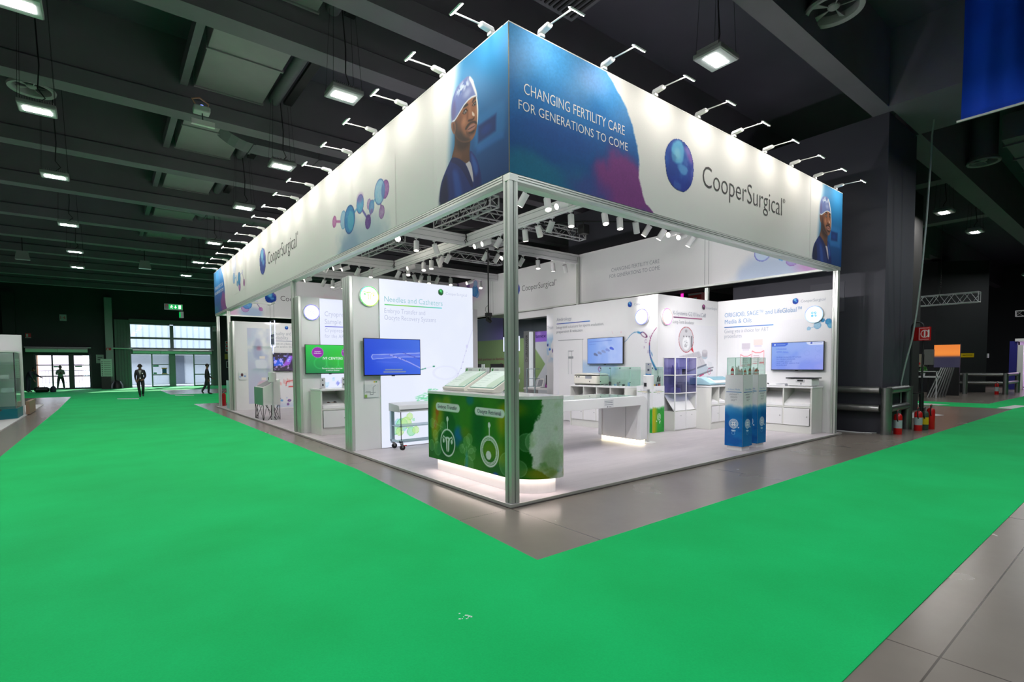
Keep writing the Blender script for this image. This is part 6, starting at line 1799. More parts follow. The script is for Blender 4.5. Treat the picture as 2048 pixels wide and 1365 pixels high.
m_liq = [mat('red_liquid', (214, 40, 44), 0.3), mat('orange_liquid', (236, 128, 96), 0.3), mat('pale_pink_liquid', (238, 206, 198), 0.3), mat('clear_bottle', (226, 226, 226), 0.2)]
m_cap = [mat('white_cap', (242, 240, 238), 0.4), mat('blue_cap', (60, 90, 180), 0.4)]
def small_bottle(x, y, z, r, h, lq, cp, label, group):
    t = thing('sample_bottle', label, 'bottle', (x, y, z), group=group)
    MB().lathe([(0, 0), (r, 0.002), (r, h * 0.62), (r * 0.5, h * 0.74), (r * 0.5, h * 0.8), (0, h * 0.8)], n=16).build('body', m_liq[lq], t, world=False, smooth=True)
    MB().lathe([(0, h * 0.8), (r * 0.62, h * 0.8), (r * 0.62, h), (0, h)], n=14).build('cap', m_cap[cp], t, world=False)
    MB().lathe([(r * 1.02, h * 0.12), (r * 1.02, h * 0.45)], n=16).build('label', m_white, t, world=False)
G = 'sample bottles in the two glass cases on the blue columns'
for k, (x, y, r, h, lq, cp, d) in enumerate([(5.76, 0.42, .028, .16, 0, 0, 'red sample bottle at the back left'), (5.75, 0.33, .026, .15, 3, 0, 'clear sample bottle at the left'), (5.80, 0.26, .026, .12, 2, 0, 'pale pink sample bottle at the front left'), (5.87, 0.36, .03, .14, 2, 0, 'pale pink sample bottle in the middle'),
                                           (5.90, 0.24, .024, .11, 1, 0, 'small orange sample bottle at the front'), (5.95, 0.40, .022, .17, 3, 0, 'tall clear sample bottle at the back right'), (5.96, 0.27, .022, .12, 3, 1, 'clear sample bottle with blue cap')]):
    small_bottle(x, y, 1.492, r, h, lq, cp, d + ' in the nearer glass case', G)
for k, (x, y, r, h, lq, cp, d) in enumerate([(6.40, 0.40, .028, .14, 1, 0, 'orange sample bottle at the left'), (6.44, 0.30, .026, .12, 1, 0, 'orange sample bottle at the front'), (6.52, 0.32, .034, .13, 0, 0, 'big red sample bottle'), (6.58, 0.42, .024, .14, 3, 0, 'clear sample bottle at the back')]):
    small_bottle(x, y, 1.492, r, h, lq, cp, d + ' in the farther glass case', G)
def clutter(name, label, cat, mb, m, group=None):
    o = mb.build(name, m)
    tag(o, label, cat, group)
    return origin_to_base(o)
for k, (x, y, c, nm) in enumerate([(6.68, 3.0, (40, 170, 80), 'green'), (6.76, 2.97, (236, 180, 20), 'yellow'), (6.84, 2.98, (40, 50, 140), 'dark blue'), (6.97, 2.98, (210, 60, 60), 'red')]):
    clutter('sample_tray', 'small %s sample tray in the low glass case on the green column' % nm, 'tray', MB().box(x - 0.03, y - 0.03, 1.178, x + 0.035, y + 0.03, 1.215), mat('tray_' + nm.replace(' ', '_'), c, 0.4), 'coloured sample trays')
t = thing('micro_stand', 'clear stand of dark handled instruments on the green column', 'stand', (6.95, 2.96, 1.178))
MB().box(6.86, 2.925, 1.26, 7.03, 3.02, 1.275).box(6.88, 2.94, 1.178, 6.89, 3.01, 1.26).box(7.0, 2.94, 1.178, 7.01, 3.01, 1.26).build('rack', m_lgrey, t)
s = MB()
for k in range(5): s.tube([(6.88 + 0.03 * k, 2.96, 1.2 + 0.02 * (k % 2)), (6.9 + 0.03 * k, 2.97, 1.38 + 0.02 * (k % 3))], 0.008, 6)
s.build('instruments', m_dark, t)
for k in range(6):
    clutter('pipette_box', 'tiny dark sample holder standing in the long glass case, %s from the left' % ORD[k], 'holder', MB().box(6.62 + 0.03 * (k % 3), 4.40 - 0.15 * k, 1.158, 6.66 + 0.03 * (k % 3), 4.45 - 0.15 * k, 1.20 + 0.05 * (k % 2)), [m_grey, m_dark, m_ink_blue][k % 3], 'holders in the long glass case')

# ---- machines
t = thing('bench_centrifuge', 'cream box machine with a curved lid on the andrology cupboard', 'laboratory machine', (6.7, 4.97, 1.156))
MB().box(6.45, 4.56, 1.18, 6.98, 5.40, 1.41).build('body', m_cream, t, bevel=0.04, segs=4)
MB().prism([(6.44, 4.55, 1.43), (6.44, 4.7, 1.47), (6.44, 4.98, 1.485), (6.44, 5.26, 1.47), (6.44, 5.41, 1.43)], (0.55, 0, 0)).build('lid', m_cream, t, bevel=0.01)
MB().box(6.46, 4.6, 1.41, 6.97, 5.36, 1.432).build('seam', m_dark, t)
MB().box(6.445, 5.16, 1.36, 6.452, 5.22, 1.385).box(6.445, 5.26, 1.36, 6.452, 5.30, 1.385).box(6.445, 4.78, 1.24, 6.452, 4.8, 1.27).build('buttons', m_black, t)
MB().box(6.47, 4.6, 1.156, 6.96, 5.36, 1.18).build('feet', m_dark, t)
MB().box(6.447, 4.72, 1.33, 6.452, 4.95, 1.40).build('badge', m_ink_l, t)
t = thing('incubator', 'low pale blue incubator with sloping front and white lid on the cupboard', 'laboratory machine', (8.5, 2.6, 1.156))
m_pblue = mat('pale_blue_plastic', (168, 204, 216), 0.35, var=0.02)
MB().prism([(8.25, 2.36, 1.17), (8.25, 2.36, 1.22), (8.25, 2.62, 1.35), (8.25, 2.95, 1.36), (8.25, 2.95, 1.17)], (1.25, 0, 0)).build('body', m_pblue, t, bevel=0.01)
MB().prism([(8.5, 2.352, 1.225), (8.5, 2.60, 1.35), (8.5, 2.61, 1.336), (8.5, 2.36, 1.211)], (0.8, 0, 0)).build('front_panel', m_white, t)
MB().prism([(8.6, 2.46, 1.285), (8.6, 2.62, 1.372), (8.6, 2.68, 1.37), (8.6, 2.6, 1.29)], (0.7, 0, 0)).build('lid', mat('teal_lid', (110, 160, 176), 0.35), t)
MB().box(8.3, 2.38, 1.156, 9.44, 2.93, 1.17).build('feet', m_dark, t)
t = thing('warming_box', 'white box machine with a black lid and small display at the right end', 'laboratory machine', (9.45, 0.6, 1.156))
MB().box(9.27, 0.38, 1.17, 9.68, 0.93, 1.335).build('body', m_white, t, bevel=0.012)
MB().box(9.25, 0.33, 1.34, 9.7, 0.97, 1.365).build('lid', m_black, t, bevel=0.006)
MB().box(9.28, 0.42, 1.315, 9.3, 0.5, 1.345).box(9.28, 0.78, 1.315, 9.3, 0.86, 1.345).build('hinge', m_black, t)
MB().box(9.255, 0.54, 1.26, 9.27, 0.74, 1.325).build('display_frame', m_lgrey, t, bevel=0.006)
MB().box(9.252, 0.57, 1.275, 9.256, 0.70, 1.315).build('display', m_black, t)
MB().box(9.255, 0.61, 1.2, 9.27, 0.635, 1.24).build('catch', m_grey, t)
MB().box(9.3, 0.42, 1.156, 9.65, 0.9, 1.17).build('feet', m_dark, t)
t = thing('flat_heater', 'flat white heating plate with a thin tray beside the black lidded machine', 'laboratory machine', (9.45, 1.2, 1.156))
MB().box(9.26, 0.98, 1.158, 9.62, 1.42, 1.195).build('plate', m_white, t, bevel=0.01)
MB().box(9.3, 1.0, 1.195, 9.6, 1.22, 1.205).build('tray', m_grey, t)
MB().tube([(9.27, 1.38, 1.2), (9.27, 1.41, 1.215)], 0.014, 8).build('knob', m_black, t)

# ---- glazed cabinet
t = thing('glazed_cabinet', 'tall white framed glass cabinet with drawers below beside the green column', 'cabinet', (7.76, 2.88, ZP))
x0, y0, x1, y1 = 7.28, 2.72, 8.23, 3.07
f = MB()
xs = [x0, 7.755, x1 - 0.025]
for x in xs:
    f.box(x, y0, 0.53, x + 0.025, y0 + 0.025, 1.88)
for x in (x0, x1 - 0.025): f.box(x, y1 - 0.025, 0.53, x + 0.025, y1, 1.88)
for z in (0.97, 1.42, 1.858):
    f.box(x0 + 0.025, y0, z, x1 - 0.025, y0 + 0.02, z + 0.022); f.box(x0, y0 + 0.025, z, x0 + 0.02, y1 - 0.025, z + 0.022); f.box(x1 - 0.02, y0 + 0.025, z, x1, y1 - 0.025, z + 0.022); f.box(x0 + 0.02, y1 - 0.02, z, x1 - 0.02, y1, z + 0.022)
f.build('frame', m_white, t)
MB().box(x0, y0 + 0.01, ZP, x1, y1, 0.53).build('base_box', m_side, t)
for a, b in ((x0 + 0.01, 7.75), (7.765, x1 - 0.01)):
    d = MB().box(a, y0 - 0.004, ZP + 0.03, b, y0 + 0.012, 0.515).build('base_door', m_white, t, bevel=0.003)
    MB().tube([((a + b) / 2, y0 - 0.004, 0.42), ((a + b) / 2, y0 - 0.02, 0.42)], 0.01, 8).build('knob', m_chrome, d)
m_tint = glass('lilac_glass', (196, 194, 226), 0.3)
for z0_, z1_ in ((0.992, 1.42), (1.442, 1.858)):
    MB().box(x0 + 0.004, y0 + 0.025, z0_, x0 + 0.01, y1 - 0.025, z1_).build('side_pane', m_tint, t)
    for a, b in ((x0 + 0.025, 7.755), (7.78, x1 - 0.025)): MB().box(a, y0 + 0.006, z0_, b, y0 + 0.012, z1_).build('front_pane', m_tint, t)
    MB().box(x0 + 0.02, y0 + 0.03, z0_ - 0.016, x1 - 0.02, y1 - 0.03, z0_ - 0.006).build('glass_shelf', m_glass_g, t)
MB().prism([(x0 + 0.02, y0 + 0.03, 0.54), (x0 + 0.02, y1 - 0.03, 0.93), (x0 + 0.02, y1 - 0.03, 0.91), (x0 + 0.02, y0 + 0.05, 0.54)], (x1 - x0 - 0.04, 0, 0)).build('sloping_shelf', m_white, t)
for k, (x, h, d) in enumerate([(7.38, .24, 'tall clear'), (7.47, .15, 'short clear'), (7.56, .3, 'tallest clear'), (7.65, .16, 'short wide')]):
    o = thing('lab_bottle', d + ' lab bottle on the top shelf of the glazed cabinet', 'bottle', (x, 2.86, 1.438), group='bottles in the glazed cabinet')
    MB().lathe([(0, 0), (.036, .002), (.036, h * .6), (.014, h * .8), (.014, h * .88), (0, h * .88)], n=14).build('body', m_liq[3], o, world=False, smooth=True)
    MB().lathe([(0, h * .88), (.02, h * .88), (.02, h), (0, h)], n=12).build('cap', m_cap[0], o, world=False)
clutter('holder_block', 'black holder block on the top shelf of the glazed cabinet', 'holder', MB().box(7.84, 2.82, 1.437, 7.9, 2.9, 1.58), m_black)
clutter('clear_tray', 'white flat tray on the top shelf of the glazed cabinet', 'tray', MB().box(7.93, 2.82, 1.437, 8.1, 2.95, 1.5), m_lgrey)
t = thing('microscope_block', 'grey machine with a screen on the middle shelf of the glazed cabinet', 'laboratory machine', (7.8, 2.9, 0.99))
MB().prism([(7.42, 2.8, .992), (7.66, 2.8, .992), (7.62, 2.8, 1.1), (7.5, 2.8, 1.12)], (0, .18, 0)).build('base', m_lgrey, t)
MB().box(7.8, 2.86, .992, 8.08, 3.0, 1.25).build('screen_block', m_grey, t, bevel=0.01)

# ---- trolley
t = thing('steel_trolley', 'light blue grey steel trolley on castors in front of the lit needle wall', 'trolley', (1.2, 4.7, ZP))
m_trol = mat('blue_grey_enamel', (176, 200, 214), 0.3, 0.3, var=0.03)
x0, x1, y0, y1 = 0.74, 1.72, 4.44, 4.92
MB().prism([(x0, y0, .80), (x0, y0, .86), (x0, y0 + .03, .93), (x0, y1, .965), (x0, y1, .80)], (x1 - x0, 0, 0)).build('top_box', m_lgrey, t, bevel=0.006)
MB().box(x0 + .02, y0 - .012, .835, x1 - .02, y0, .85).build('pull_bar', m_steel, t)
for a in (x0 + .02, x1 - .09):
    MB().box(a, y1 - .07, .2, a + .07, y1, .80).build('column', m_trol, t)
    MB().tube([(a + .035, y0 + .05, .22), (a + .035, y0 + .05, .80)], .008, 8).build('rod', m_dark, t)
MB().box(x0 + .02, y0 + .02, .2, x1 - .02, y0 + .07, .24).box(x0 + .02, y1 - .07, .16, x1 - .02, y1 - .02, .2).box(x0 + .02, y0 + .02, .19, x0 + .07, y1 - .02, .23).box(x1 - .07, y0 + .02, .19, x1 - .02, y1 - .02, .23).build('base_frame', m_trol, t)
MB().box(x0 + .03, y0 + .08, .50, x1 - .03, y1 - .05, .52).build('shelf', m_trol, t)
for a in (x0 + .06, x1 - .06):
    for b in (y0 + .06, y1 - .06):
        c = MB().prism([(a - .03, b - .02, .2), (a + .03, b - .02, .2), (a + .045, b - .02, .1), (a + .01, b - .02, .09)], (0, .04, 0)).build('castor', m_steel, t)
        MB().tube([(a + .025, b - .018, ZP + .052), (a + .025, b + .018, ZP + .052)], .052, 20).build('wheel', m_rubber, c)
MB().box(x0 + .1, y0 + .02, .13, x0 + .16, y0 + .05, .145).build('brake_tab', m_red, t)

# ---- things on the counter
def tilted_case(label, ya, yb, x0=0.55, x1=1.02, z0=CT + 0.004, rise=0.30):
    t = thing('sloping_display', label, 'display case', ((x0 + x1) / 2, (ya + yb) / 2, z0), group=None)
    MB().prism([(x0, ya, z0), (x0 - .015, ya, z0 + .045), (x1 - .02, ya, z0 + rise), (x1, ya, z0 + rise - .02), (x1 - .03, ya, z0 + rise - .08), (x0 + .12, ya, z0)], (0, yb - ya, 0)).build('tray', m_cream, t, bevel=.004)
    MB().prism([(x0 + .012, ya + .03, z0 + .062), (x1 - .05, ya + .03, z0 + rise - .012), (x1 - .05, ya + .03, z0 + rise - .004), (x0 + .012, ya + .03, z0 + .07)], (0, yb - ya - .06, 0)).build('glass_cover', m_glass_edge, t)
    MB().prism([(x1 - .045, ya, z0 + rise - .02), (x1 - .03, ya, z0 + rise + .055), (x1 + .0, ya, z0 + rise + .055), (x1 + .0, ya, z0 + rise - .02)], (0, yb - ya, 0)).build('header', m_lgrey, t)
    A = Art(0, yb - ya, 0, .07, .008, (222, 226, 222))
    A.ell((.05, .035), .022, .028, (60, 150, 70)); A.ell((.42, .035), .018, .024, (50, 140, 60))
    for a, b in ((.1, .2), (.46, .58)): A.line([(a, .035), (b, .035)], .012, (170, 176, 172))
    A.build('header_print', m_print_s, t, lambda U, V: (x1 - .046 + V * .2 - .002, yb - U, z0 + rise - .016 + V))
    A = Art(0, yb - ya - .08, 0, .44, .012, (226, 240, 230))
    w = yb - ya - .08
    A.poly([(.62 * w, 0), (w, 0), (w, .44), (.8 * w, .44), (.64 * w, .2)], (200, 222, 200), .01, 1, 1)
    for k in range(9): A.line([(.06 * w, .04 + .045 * k), (.4 * w, .045 + .045 * k)], .008, (190, 210, 198))
    q = (rise - .074) / (x1 - .05 - x0 - .012)
    A.build('inlay_print', m_print_s, t, lambda U, V: (x0 + .015 + V * .93, yb - .04 - U, z0 + .0735 + V * .93 * q))
    fo = MB()
    for y in (ya + .05, yb - .07): fo.box(x1 - .12, y, z0, x1 - .1, y + .02, z0 + rise - .12)
    fo.build('prop', m_acryl, t)
tilted_case('sloping glass covered display case on the counter, the left one', 1.83, 2.46)
tilted_case('sloping glass covered display case on the counter, just behind the post', 1.07, 1.74)
def leaflet_stand(label, x, y, z, rz, art, w=.15, h=.22):
    t = thing('leaflet_stand', label, 'leaflet stand', (x, y, z), rz, 'small acrylic leaflet stands')
    MB().prism([(0, 0, 0), (0, .02, 0), (0, .09, h + .02), (0, .08, h + .02)], (w, 0, 0)).build('acrylic_back', m_acryl, t, world=False)
    MB().box(0, -.03, 0, w, .06, .006).box(0, -.03, 0, w, -.026, .05).build('acrylic_foot', m_acryl, t, world=False)
    A = Art(0, w, 0, h, .008, (238, 238, 236)); art(A, w, h)
    p = A.build('leaflet', m_print_s, None, lambda U, V: (U, -.004 + V * .32, .012 + V * .95))
    p.parent = t
    return t
def lf_green(A, w, h):
    A.ell((.8 * w, .95 * h), .03, .02, (226, 190, 40)); A.ell((.92 * w, .95 * h), .025, .02, (80, 160, 60)); A.line([(.9 * w, .85 * h), (.7 * w, .4 * h), (.2 * w, .2 * h)], .004, (110, 110, 110)); A.line([(.1 * w, .85 * h), (.4 * w, .85 * h)], .006, (150, 150, 150)); A.rect(0, .3 * w, 0, .1 * h, (150, 190, 70))
def lf_grey(A, w, h):
    A.rect(.3 * w, .7 * w, .6 * h, .8 * h, (60, 60, 66)); A.ell((.3 * w, .2 * h), .02, .02, (70, 150, 70)); A.ell((.7 * w, .3 * h), .015, .015, (90, 170, 90))
leaflet_stand('grey leaflet with yellow and green dots in an acrylic stand between the sloping cases', 0.86, 1.80, CT, -PI / 2, lf_green, .14, .27)
leaflet_stand('leaflet stand with a dark square print right of the front post', 0.78, 0.98, CT, -PI / 2, lf_grey, .13, .19)
t = thing('sample_pack', 'small blue and white sample pack lying behind the left sloping case', 'pack', (1.02, 1.9, CT))
MB().prism([(.84, 1.9, CT), (.93, 1.9, CT + .14), (.95, 1.9, CT + .14), (.95, 1.9, CT)], (0, .1, 0)).build('pack', m_white, t)
MB().prism([(.86, 1.899, CT + .05), (.92, 1.899, CT + .13), (.935, 1.899, CT + .13), (.935, 1.899, CT + .05)], (0, .001, 0)).build('pack_print', mat('sky_blue_ink', (110, 176, 224), .5), t)
t = thing('sign_stand', 'narrow white upright card standing on the counter behind the leaflets', 'card', (1.0, 1.86, CT))
MB().box(.985, 1.93, CT, 1.0, 2.0, 1.72).build('card', m_white, t)
MB().box(.983, 1.945, 1.60, .985, 1.955, 1.69).box(.983, 1.97, 1.55, .985, 1.98, 1.66).build('print_marks', m_ink_l, t)

# ---- hand gel dispensers
def dispenser(label, x, y, rz, board=True, hb=1.05):
    t = thing('gel_dispenser', label, 'dispenser', (x, y, ZP), rz, 'floor standing hand gel dispensers')
    MB().lathe([(0, 0), (.16, 0), (.16, .008), (.03, .016), (0, .016)], n=32).build('base', m_white, t, world=False, smooth=True)
    MB().tube([(0, 0, .016), (0, 0, hb)], .025, 14).build('pole', m_lgrey, t, world=False, smooth=True)
    MB().lathe([(0, hb), (.11, hb), (.11, hb + .29), (.1, hb + .3), (0, hb + .3)], (0, 0, 0), 28).build('drum', m_white, t, world=False, smooth=True)
    MB().box(-.115, -.03, hb + .06, -.1, .03, hb + .14).build('outlet', m_black, t, world=False)
    if board:
        MB().box(-.005, -.075, hb + .3, .005, .075, hb + .56).build('sign_board', m_lgrey, t, world=False)
        A = Art(0, .15, 0, .26, .008, (176, 180, 186))
        A.ell((.075, .225), .014, .014, (40, 50, 110)); A.rect(.05, .1, .09, .13, (60, 66, 90)); A.poly([(0, 0), (.15, 0), (.15, .03), (.07, .02), (0, .04)], (60, 130, 190), .004, 1, 1)
        p = A.build('sign_print', m_print_s, None, lambda U, V: (-.008, .075 - U, hb + .3 + V))
        p.parent = t
    return t
dispenser('white hand gel dispenser with a sign board beside the display table leg', 5.31, 2.03, 0, True, 1.13)
dispenser('white hand gel dispenser in front of the far left kiosk', 0.30, 12.17, 0, False, 1.2)
# ---- far kiosk
t = thing('info_kiosk', 'white kiosk with sloping screen and wire lattice foot at the far left', 'kiosk', (0.34, 13.0, ZP))
MB().prism([(.08, 12.5, .51), (.08, 12.5, 1.06), (.08, 13.6, 1.06), (.08, 13.6, .51)], (.02, 0, 0)).build('front_panel', mat('sage_panel', (110, 150, 130), .5), t)
MB().prism([(.1, 12.5, .51), (.1, 12.5, 1.06), (.6, 12.5, 1.32), (.6, 12.5, .51)], (0, 1.1, 0)).build('box', m_white, t)
MB().prism([(.13, 12.62, 1.082), (.52, 12.62, 1.285), (.52, 12.62, 1.292), (.13, 12.62, 1.09)], (0, .86, 0)).build('screen', m_grey, t)
l = MB()
rr = random.Random(5)
for (a, b, c, d) in ((.1, 12.52, .1, 13.58), (.1, 12.52, .58, 12.52), (.58, 12.52, .58, 13.58)):
    for k in range(6):
        u0, u1 = rr.random(), rr.random()
        l.tube([(a + (c - a) * u0, b + (d - b) * u0, ZP), (a + (c - a) * u1, b + (d - b) * u1, .51)], .007, 6)
for a, b in ((.1, 12.52), (.1, 13.58), (.58, 12.52), (.58, 13.58)): l.tube([(a, b, ZP), (a, b, .51)], .01, 6)
l.build('wire_foot', m_dark, t)
o = thing('fire_extinguisher_panel', 'pale blue glossy panel box at the far left end behind the ribbed wall', 'box', (0.3, 18.4, ZP))
MB().box(.13, 18.15, ZP, .45, 18.75, 1.17).build('box', mat('pale_teal_gloss', (170, 205, 205), .2), o)
o['label'] = 'pale teal glossy box standing at the far left ribbed wall end'
o.name = 'gloss_box'
o = thing('hanging_sign', 'small glowing sign hung on two wires in front of the far white wall', 'hanging sign', (1.0, 15.0, 2.5))
MB().box(1.0, 14.62, 2.42, 1.012, 15.2, 3.32).build('acrylic_panel', m_acryl, o)
fr_ = MB(); fr_.box(.995, 14.6, 2.42, 1.017, 14.64, 3.32); fr_.box(.995, 15.18, 2.42, 1.017, 15.22, 3.32); fr_.box(.995, 14.64, 2.40, 1.017, 15.18, 2.45)
fr_.build('lit_edges', glow('edge_light', (214, 220, 255), 1.6), o)
MB().box(.99, 14.62, 3.32, 1.022, 15.2, 3.36).build('top_clamp', m_dark, o)
MB().prism([(1.0, 14.8, 2.4), (1.0, 14.91, 2.15), (1.0, 15.02, 2.4)], (.012, 0, 0)).build('lit_arrow', bpy.data.materials['edge_light'], o)
MB().prism([(.99, 14.88, 2.6), (.99, 14.94, 2.6), (.99, 14.91, 2.25)], (.005, 0, 0)).build('dark_arrow', mat('slate_print', (80, 84, 110), .5), o)
MB().box(.992, 14.7, 2.5, .998, 15.12, 2.85).build('grey_print', bpy.data.materials['slate_print'], o)
lettering('sign_lettering', o, 'Please', (.988, 15.1, 2.92), RX, .34, .1, m_sign_w if 'm_sign_w' in globals() else m_ink_white)
lettering('sign_lettering', o, 'take one', (.988, 15.1, 2.7), RX, .36, .09, m_ink_white)
MB().tube([(1.0, 14.66, 3.36), (1.0, 14.66, 3.9)], .004, 4).tube([(1.0, 15.16, 3.36), (1.0, 15.16, 3.9)], .004, 4).build('wire', m_dark, o)
o = thing('hanging_rail', 'thin white rail holding the glowing sign at the far left', 'rail', (1.0, 14.9, 3.9))
MB().box(.98, 14.4, 3.9, 1.02, 15.4, 3.96).box(.24, 14.88, 3.9, .98, 14.92, 3.96).build('rail', m_white, o)
# leaflet holders on wall ends
def wall_holder(label, kind, x0, x1, y, z0, z1, art):
    t = thing('leaflet_holder', label, 'leaflet holder', ((x0 + x1) / 2, y, z0), group='acrylic leaflet holders on wall ends')
    MB().box(x0 - .01, y - .03, z0 - .01, x1 + .01, y, z1 - .08).build('acrylic_box', m_acryl, t)
    MB().box(x0, y - .014, z0, x1, y - .006, z1).build('leaflets', m_white, t)
    A = Art(x0, x1, z0, z1, .01, (240, 240, 240)); art(A, x0, x1, z0, z1)
    A.build('cover_print', m_print_s, t, onY(y, .016))
def wh1(A, a, b, c, d):
    A.ell((a + .75 * (b - a), d - .03), .02, .018, (226, 190, 40)); A.ell((b - .03, d - .03), .02, .018, (60, 150, 60)); A.line([(a + .03, c + .12), (a + .12, c + .12), (a + .12, c + .06), (b - .1, c + .06), (b - .1, c + .2), (b - .05, d - .1)], .008, (130, 134, 138)); A.line([(a + .02, c + .1), (b - .05, c + .1)], .01, (170, 174, 176)); A.rect(a, a + .05, c, c + .06, (150, 190, 80))
def wh2(A, a, b, c, d):
    A.ell((a + .45 * (b - a), c + .55 * (d - c)), .05, .07, (90, 50, 60), .4); A.ell((b - .04, c + .14), .05, .04, (130, 160, 220), .6); A.ell((a + .05, c + .12), .05, .04, (170, 190, 230), .6)
wall_holder('acrylic leaflet holder on the needle wall end under the television', 'Y', .27, .545, 5.0, 1.08, 1.42, wh1)
wall_holder('acrylic leaflet holder on the far white wall', 'Y', .29, .54, 17.12, 1.21, 1.56, wh2)
for k, x in enumerate((0.47, 1.0)):
    o = thing('notice_stand', 'grey upright notice card on the cryo cupboard, %s from the left' % ORD[k], 'card', (x, 8.2, 1.156), group='grey notice cards on the cryo cupboard')
    MB().box(x, 8.2, 1.156, x + .11, 8.21, 1.42).build('card', m_lgrey, o)
    MB().box(x + .03, 8.197, 1.35, x + .06, 8.2, 1.38).box(x + .03, 8.197, 1.22, x + .07, 8.2, 1.27).build('print_marks', m_ink, o)
# hanging moving light on a pole
t = thing('moving_light', 'black moving head light hanging on a black pole in the middle of the stand', 'stage light', (5.61, 8.22, 3.0), group=None)
PX_, PY_ = 5.61, 8.22
MB().tube([(PX_, PY_, 3.32), (PX_, PY_, 5.30)], .022, 10).box(PX_ - .03, PY_, 5.26, PX_ + .03, 8.36, 5.30).build('pole', m_black, t, smooth=True)
MB().box(PX_ - .09, PY_ - .07, 3.21, PX_ + .09, PY_ + .07, 3.32).build('base_box', m_black, t, bevel=.01)
MB().box(PX_ - .08, PY_ - .03, 3.06, PX_ - .06, PY_ + .03, 3.21).box(PX_ + .06, PY_ - .03, 3.06, PX_ + .08, PY_ + .03, 3.21).build('yoke', m_black, t)
MB().tube([(PX_ - .04, PY_ + .03, 3.14), (PX_ + .05, PY_ - .06, 3.03)], [.06, .05], 14).build('head', m_black, t, smooth=True)
MB().tube([(PX_ - .06, PY_, 3.32), (PX_ - .12, PY_, 3.38), (PX_ - .1, PY_, 3.48), (PX_, PY_, 3.56)], .006, 6).build('cable', m_black, t)
t = thing('projector_box', 'black box spotlight on a thin black bar above the cross beams', 'stage light', (6.95, 5.5, 5.36))
MB().tube([(4.3, 8.36, 5.64), (6.95, 5.5, 5.72), (9.6, 3.44, 5.68)], .02, 8).build('bar', m_black, t)
MB().box(6.83, 5.38, 5.36, 7.07, 5.6, 5.62).build('box', m_black, t, bevel=.015)
MB().tube([(6.95, 5.5, 5.62), (6.95, 5.5, 5.72)], .02, 8).build('clamp', m_black, t)
for k, (x, y) in enumerate([(4.9, 8.3), (4.9, 13.15)]):
    o = thing('cable_coil', 'black cable loop on the beam crossing, ' + ('nearer one' if k == 0 else 'farther one'), 'cable', (x, y, 5.3), group='cable loops on the beam crossings')
    MB().tube([(x - .06, y - .03, 5.63), (x - .08, y - .08, 5.46), (x - .05, y - .09, 5.36), (x - .1, y - .07, 5.33), (x - .12, y - .06, 5.41), (x - .07, y - .09, 5.48), (x - .06, y - .03, 5.66)], .012, 6).build('loop', m_black, o)

# ================================================================== FAR WALL, DOORS, NEIGHBOURS
m_frame = mat('door_frame_dark', (52, 58, 60), 0.5, 0.2)
m_fr_g = mat('door_frame_grey', (120, 132, 128), 0.5, 0.2)
m_awn = mat('air_curtain_casing', (200, 214, 206), 0.45)
m_ext = mat('outside_wall', (214, 218, 224), 0.7)
m_orange = mat('orange_render', (196, 140, 110), 0.7)
m_pave = mat('outside_paving', (170, 172, 176), 0.8)
m_rib = mat('grey_green_cladding', (92, 108, 102), 0.6)

o = MB().box(-40, 54, -0.3, 40, 90, -0.02).build('outside_ground', m_pave); o['kind'] = 'structure'
b = thing('outside_hall', 'pale ribbed building outside seen through the tall glass door', 'building', (3, 62, 0))
MB().box(-3.4, 60, 0, 14, 66, 6.3).build('wall', m_ext, b)
r = MB()
for k in range(30): r.box(-3.3 + 0.55 * k, 59.95, 3.2, -3.2 + 0.55 * k, 60, 6.3)
r.build('cladding_ribs', mat('cladding_rib', (186, 192, 202), .6), b)
MB().box(1.6, 59.9, 0, 3.0, 59.98, 2.9).build('dark_doorway', mat('doorway', (120, 128, 140), .5), b)
MB().box(-3.4, 59.0, 3.0, 14, 60, 3.3).build('canopy', m_lgrey, b)
c = thing('outside_column', 'orange brown column outside the small glass door', 'column', (-8.3, 54, 0))
MB().box(-8.75, 53.6, 0, -8.05, 54.3, 6).build('shaft', m_orange, c)
h = thing('outside_house', 'pale pink house far outside the small glass door', 'building', (-7, 80, 0))
MB().box(-10.5, 78, 0, -5.8, 84, 4.0).build('wall', mat('pink_render', (226, 200, 206), .7), h)
MB().prism([(-10.9, 77.6, 4.0), (-5.4, 77.6, 4.0), (-8.1, 77.6, 5.2)], (0, 6.8, 0)).build('roof', mat('roof_tile', (206, 170, 170), .7), h)
f = thing('outside_railing', 'thin metal railing outside the small glass door', 'railing', (-6, 55, 0))
MB().tube([(-9, 55, 1.5), (-3, 55, 1.5)], .03, 6).build('top_rail', m_grey, f)
g = MB()
for k in range(28): g.tube([(-9 + .22 * k, 55, 0), (-9 + .22 * k, 55, 1.5)], .012, 5)
g.build('bars', m_grey, f)

# small glass door
d1 = MB()
for a, b_ in ((-8.0, -7.86), (-6.97, -6.87), (-5.93, -5.60), (-4.65, -4.5)): d1.box(a, 49.96, 0, b_, 50.1, 2.85)
for z0, z1 in ((0.0, .13), (1.03, 1.11), (1.92, 2.0), (2.72, 2.85)):
    for a, b_ in ((-7.86, -6.97), (-6.87, -5.93), (-5.60, -4.65)): d1.box(a, 49.98, z0, b_, 50.08, z1)
o = struct('door_1', d1, m_frame)
for a, b_ in ((-7.86, -6.97), (-6.87, -5.93), (-5.60, -4.65)): MB().box(a, 50.03, .13, b_, 50.035, 2.72).build('door_pane', m_glass, o)
MB().box(-6.85, 49.955, 1.78, -6.45, 49.97, 1.88).box(-5.55, 49.955, 1.8, -5.1, 49.97, 1.9).build('green_door_sticker', mat('green_sticker', (20, 150, 100), .5), o)
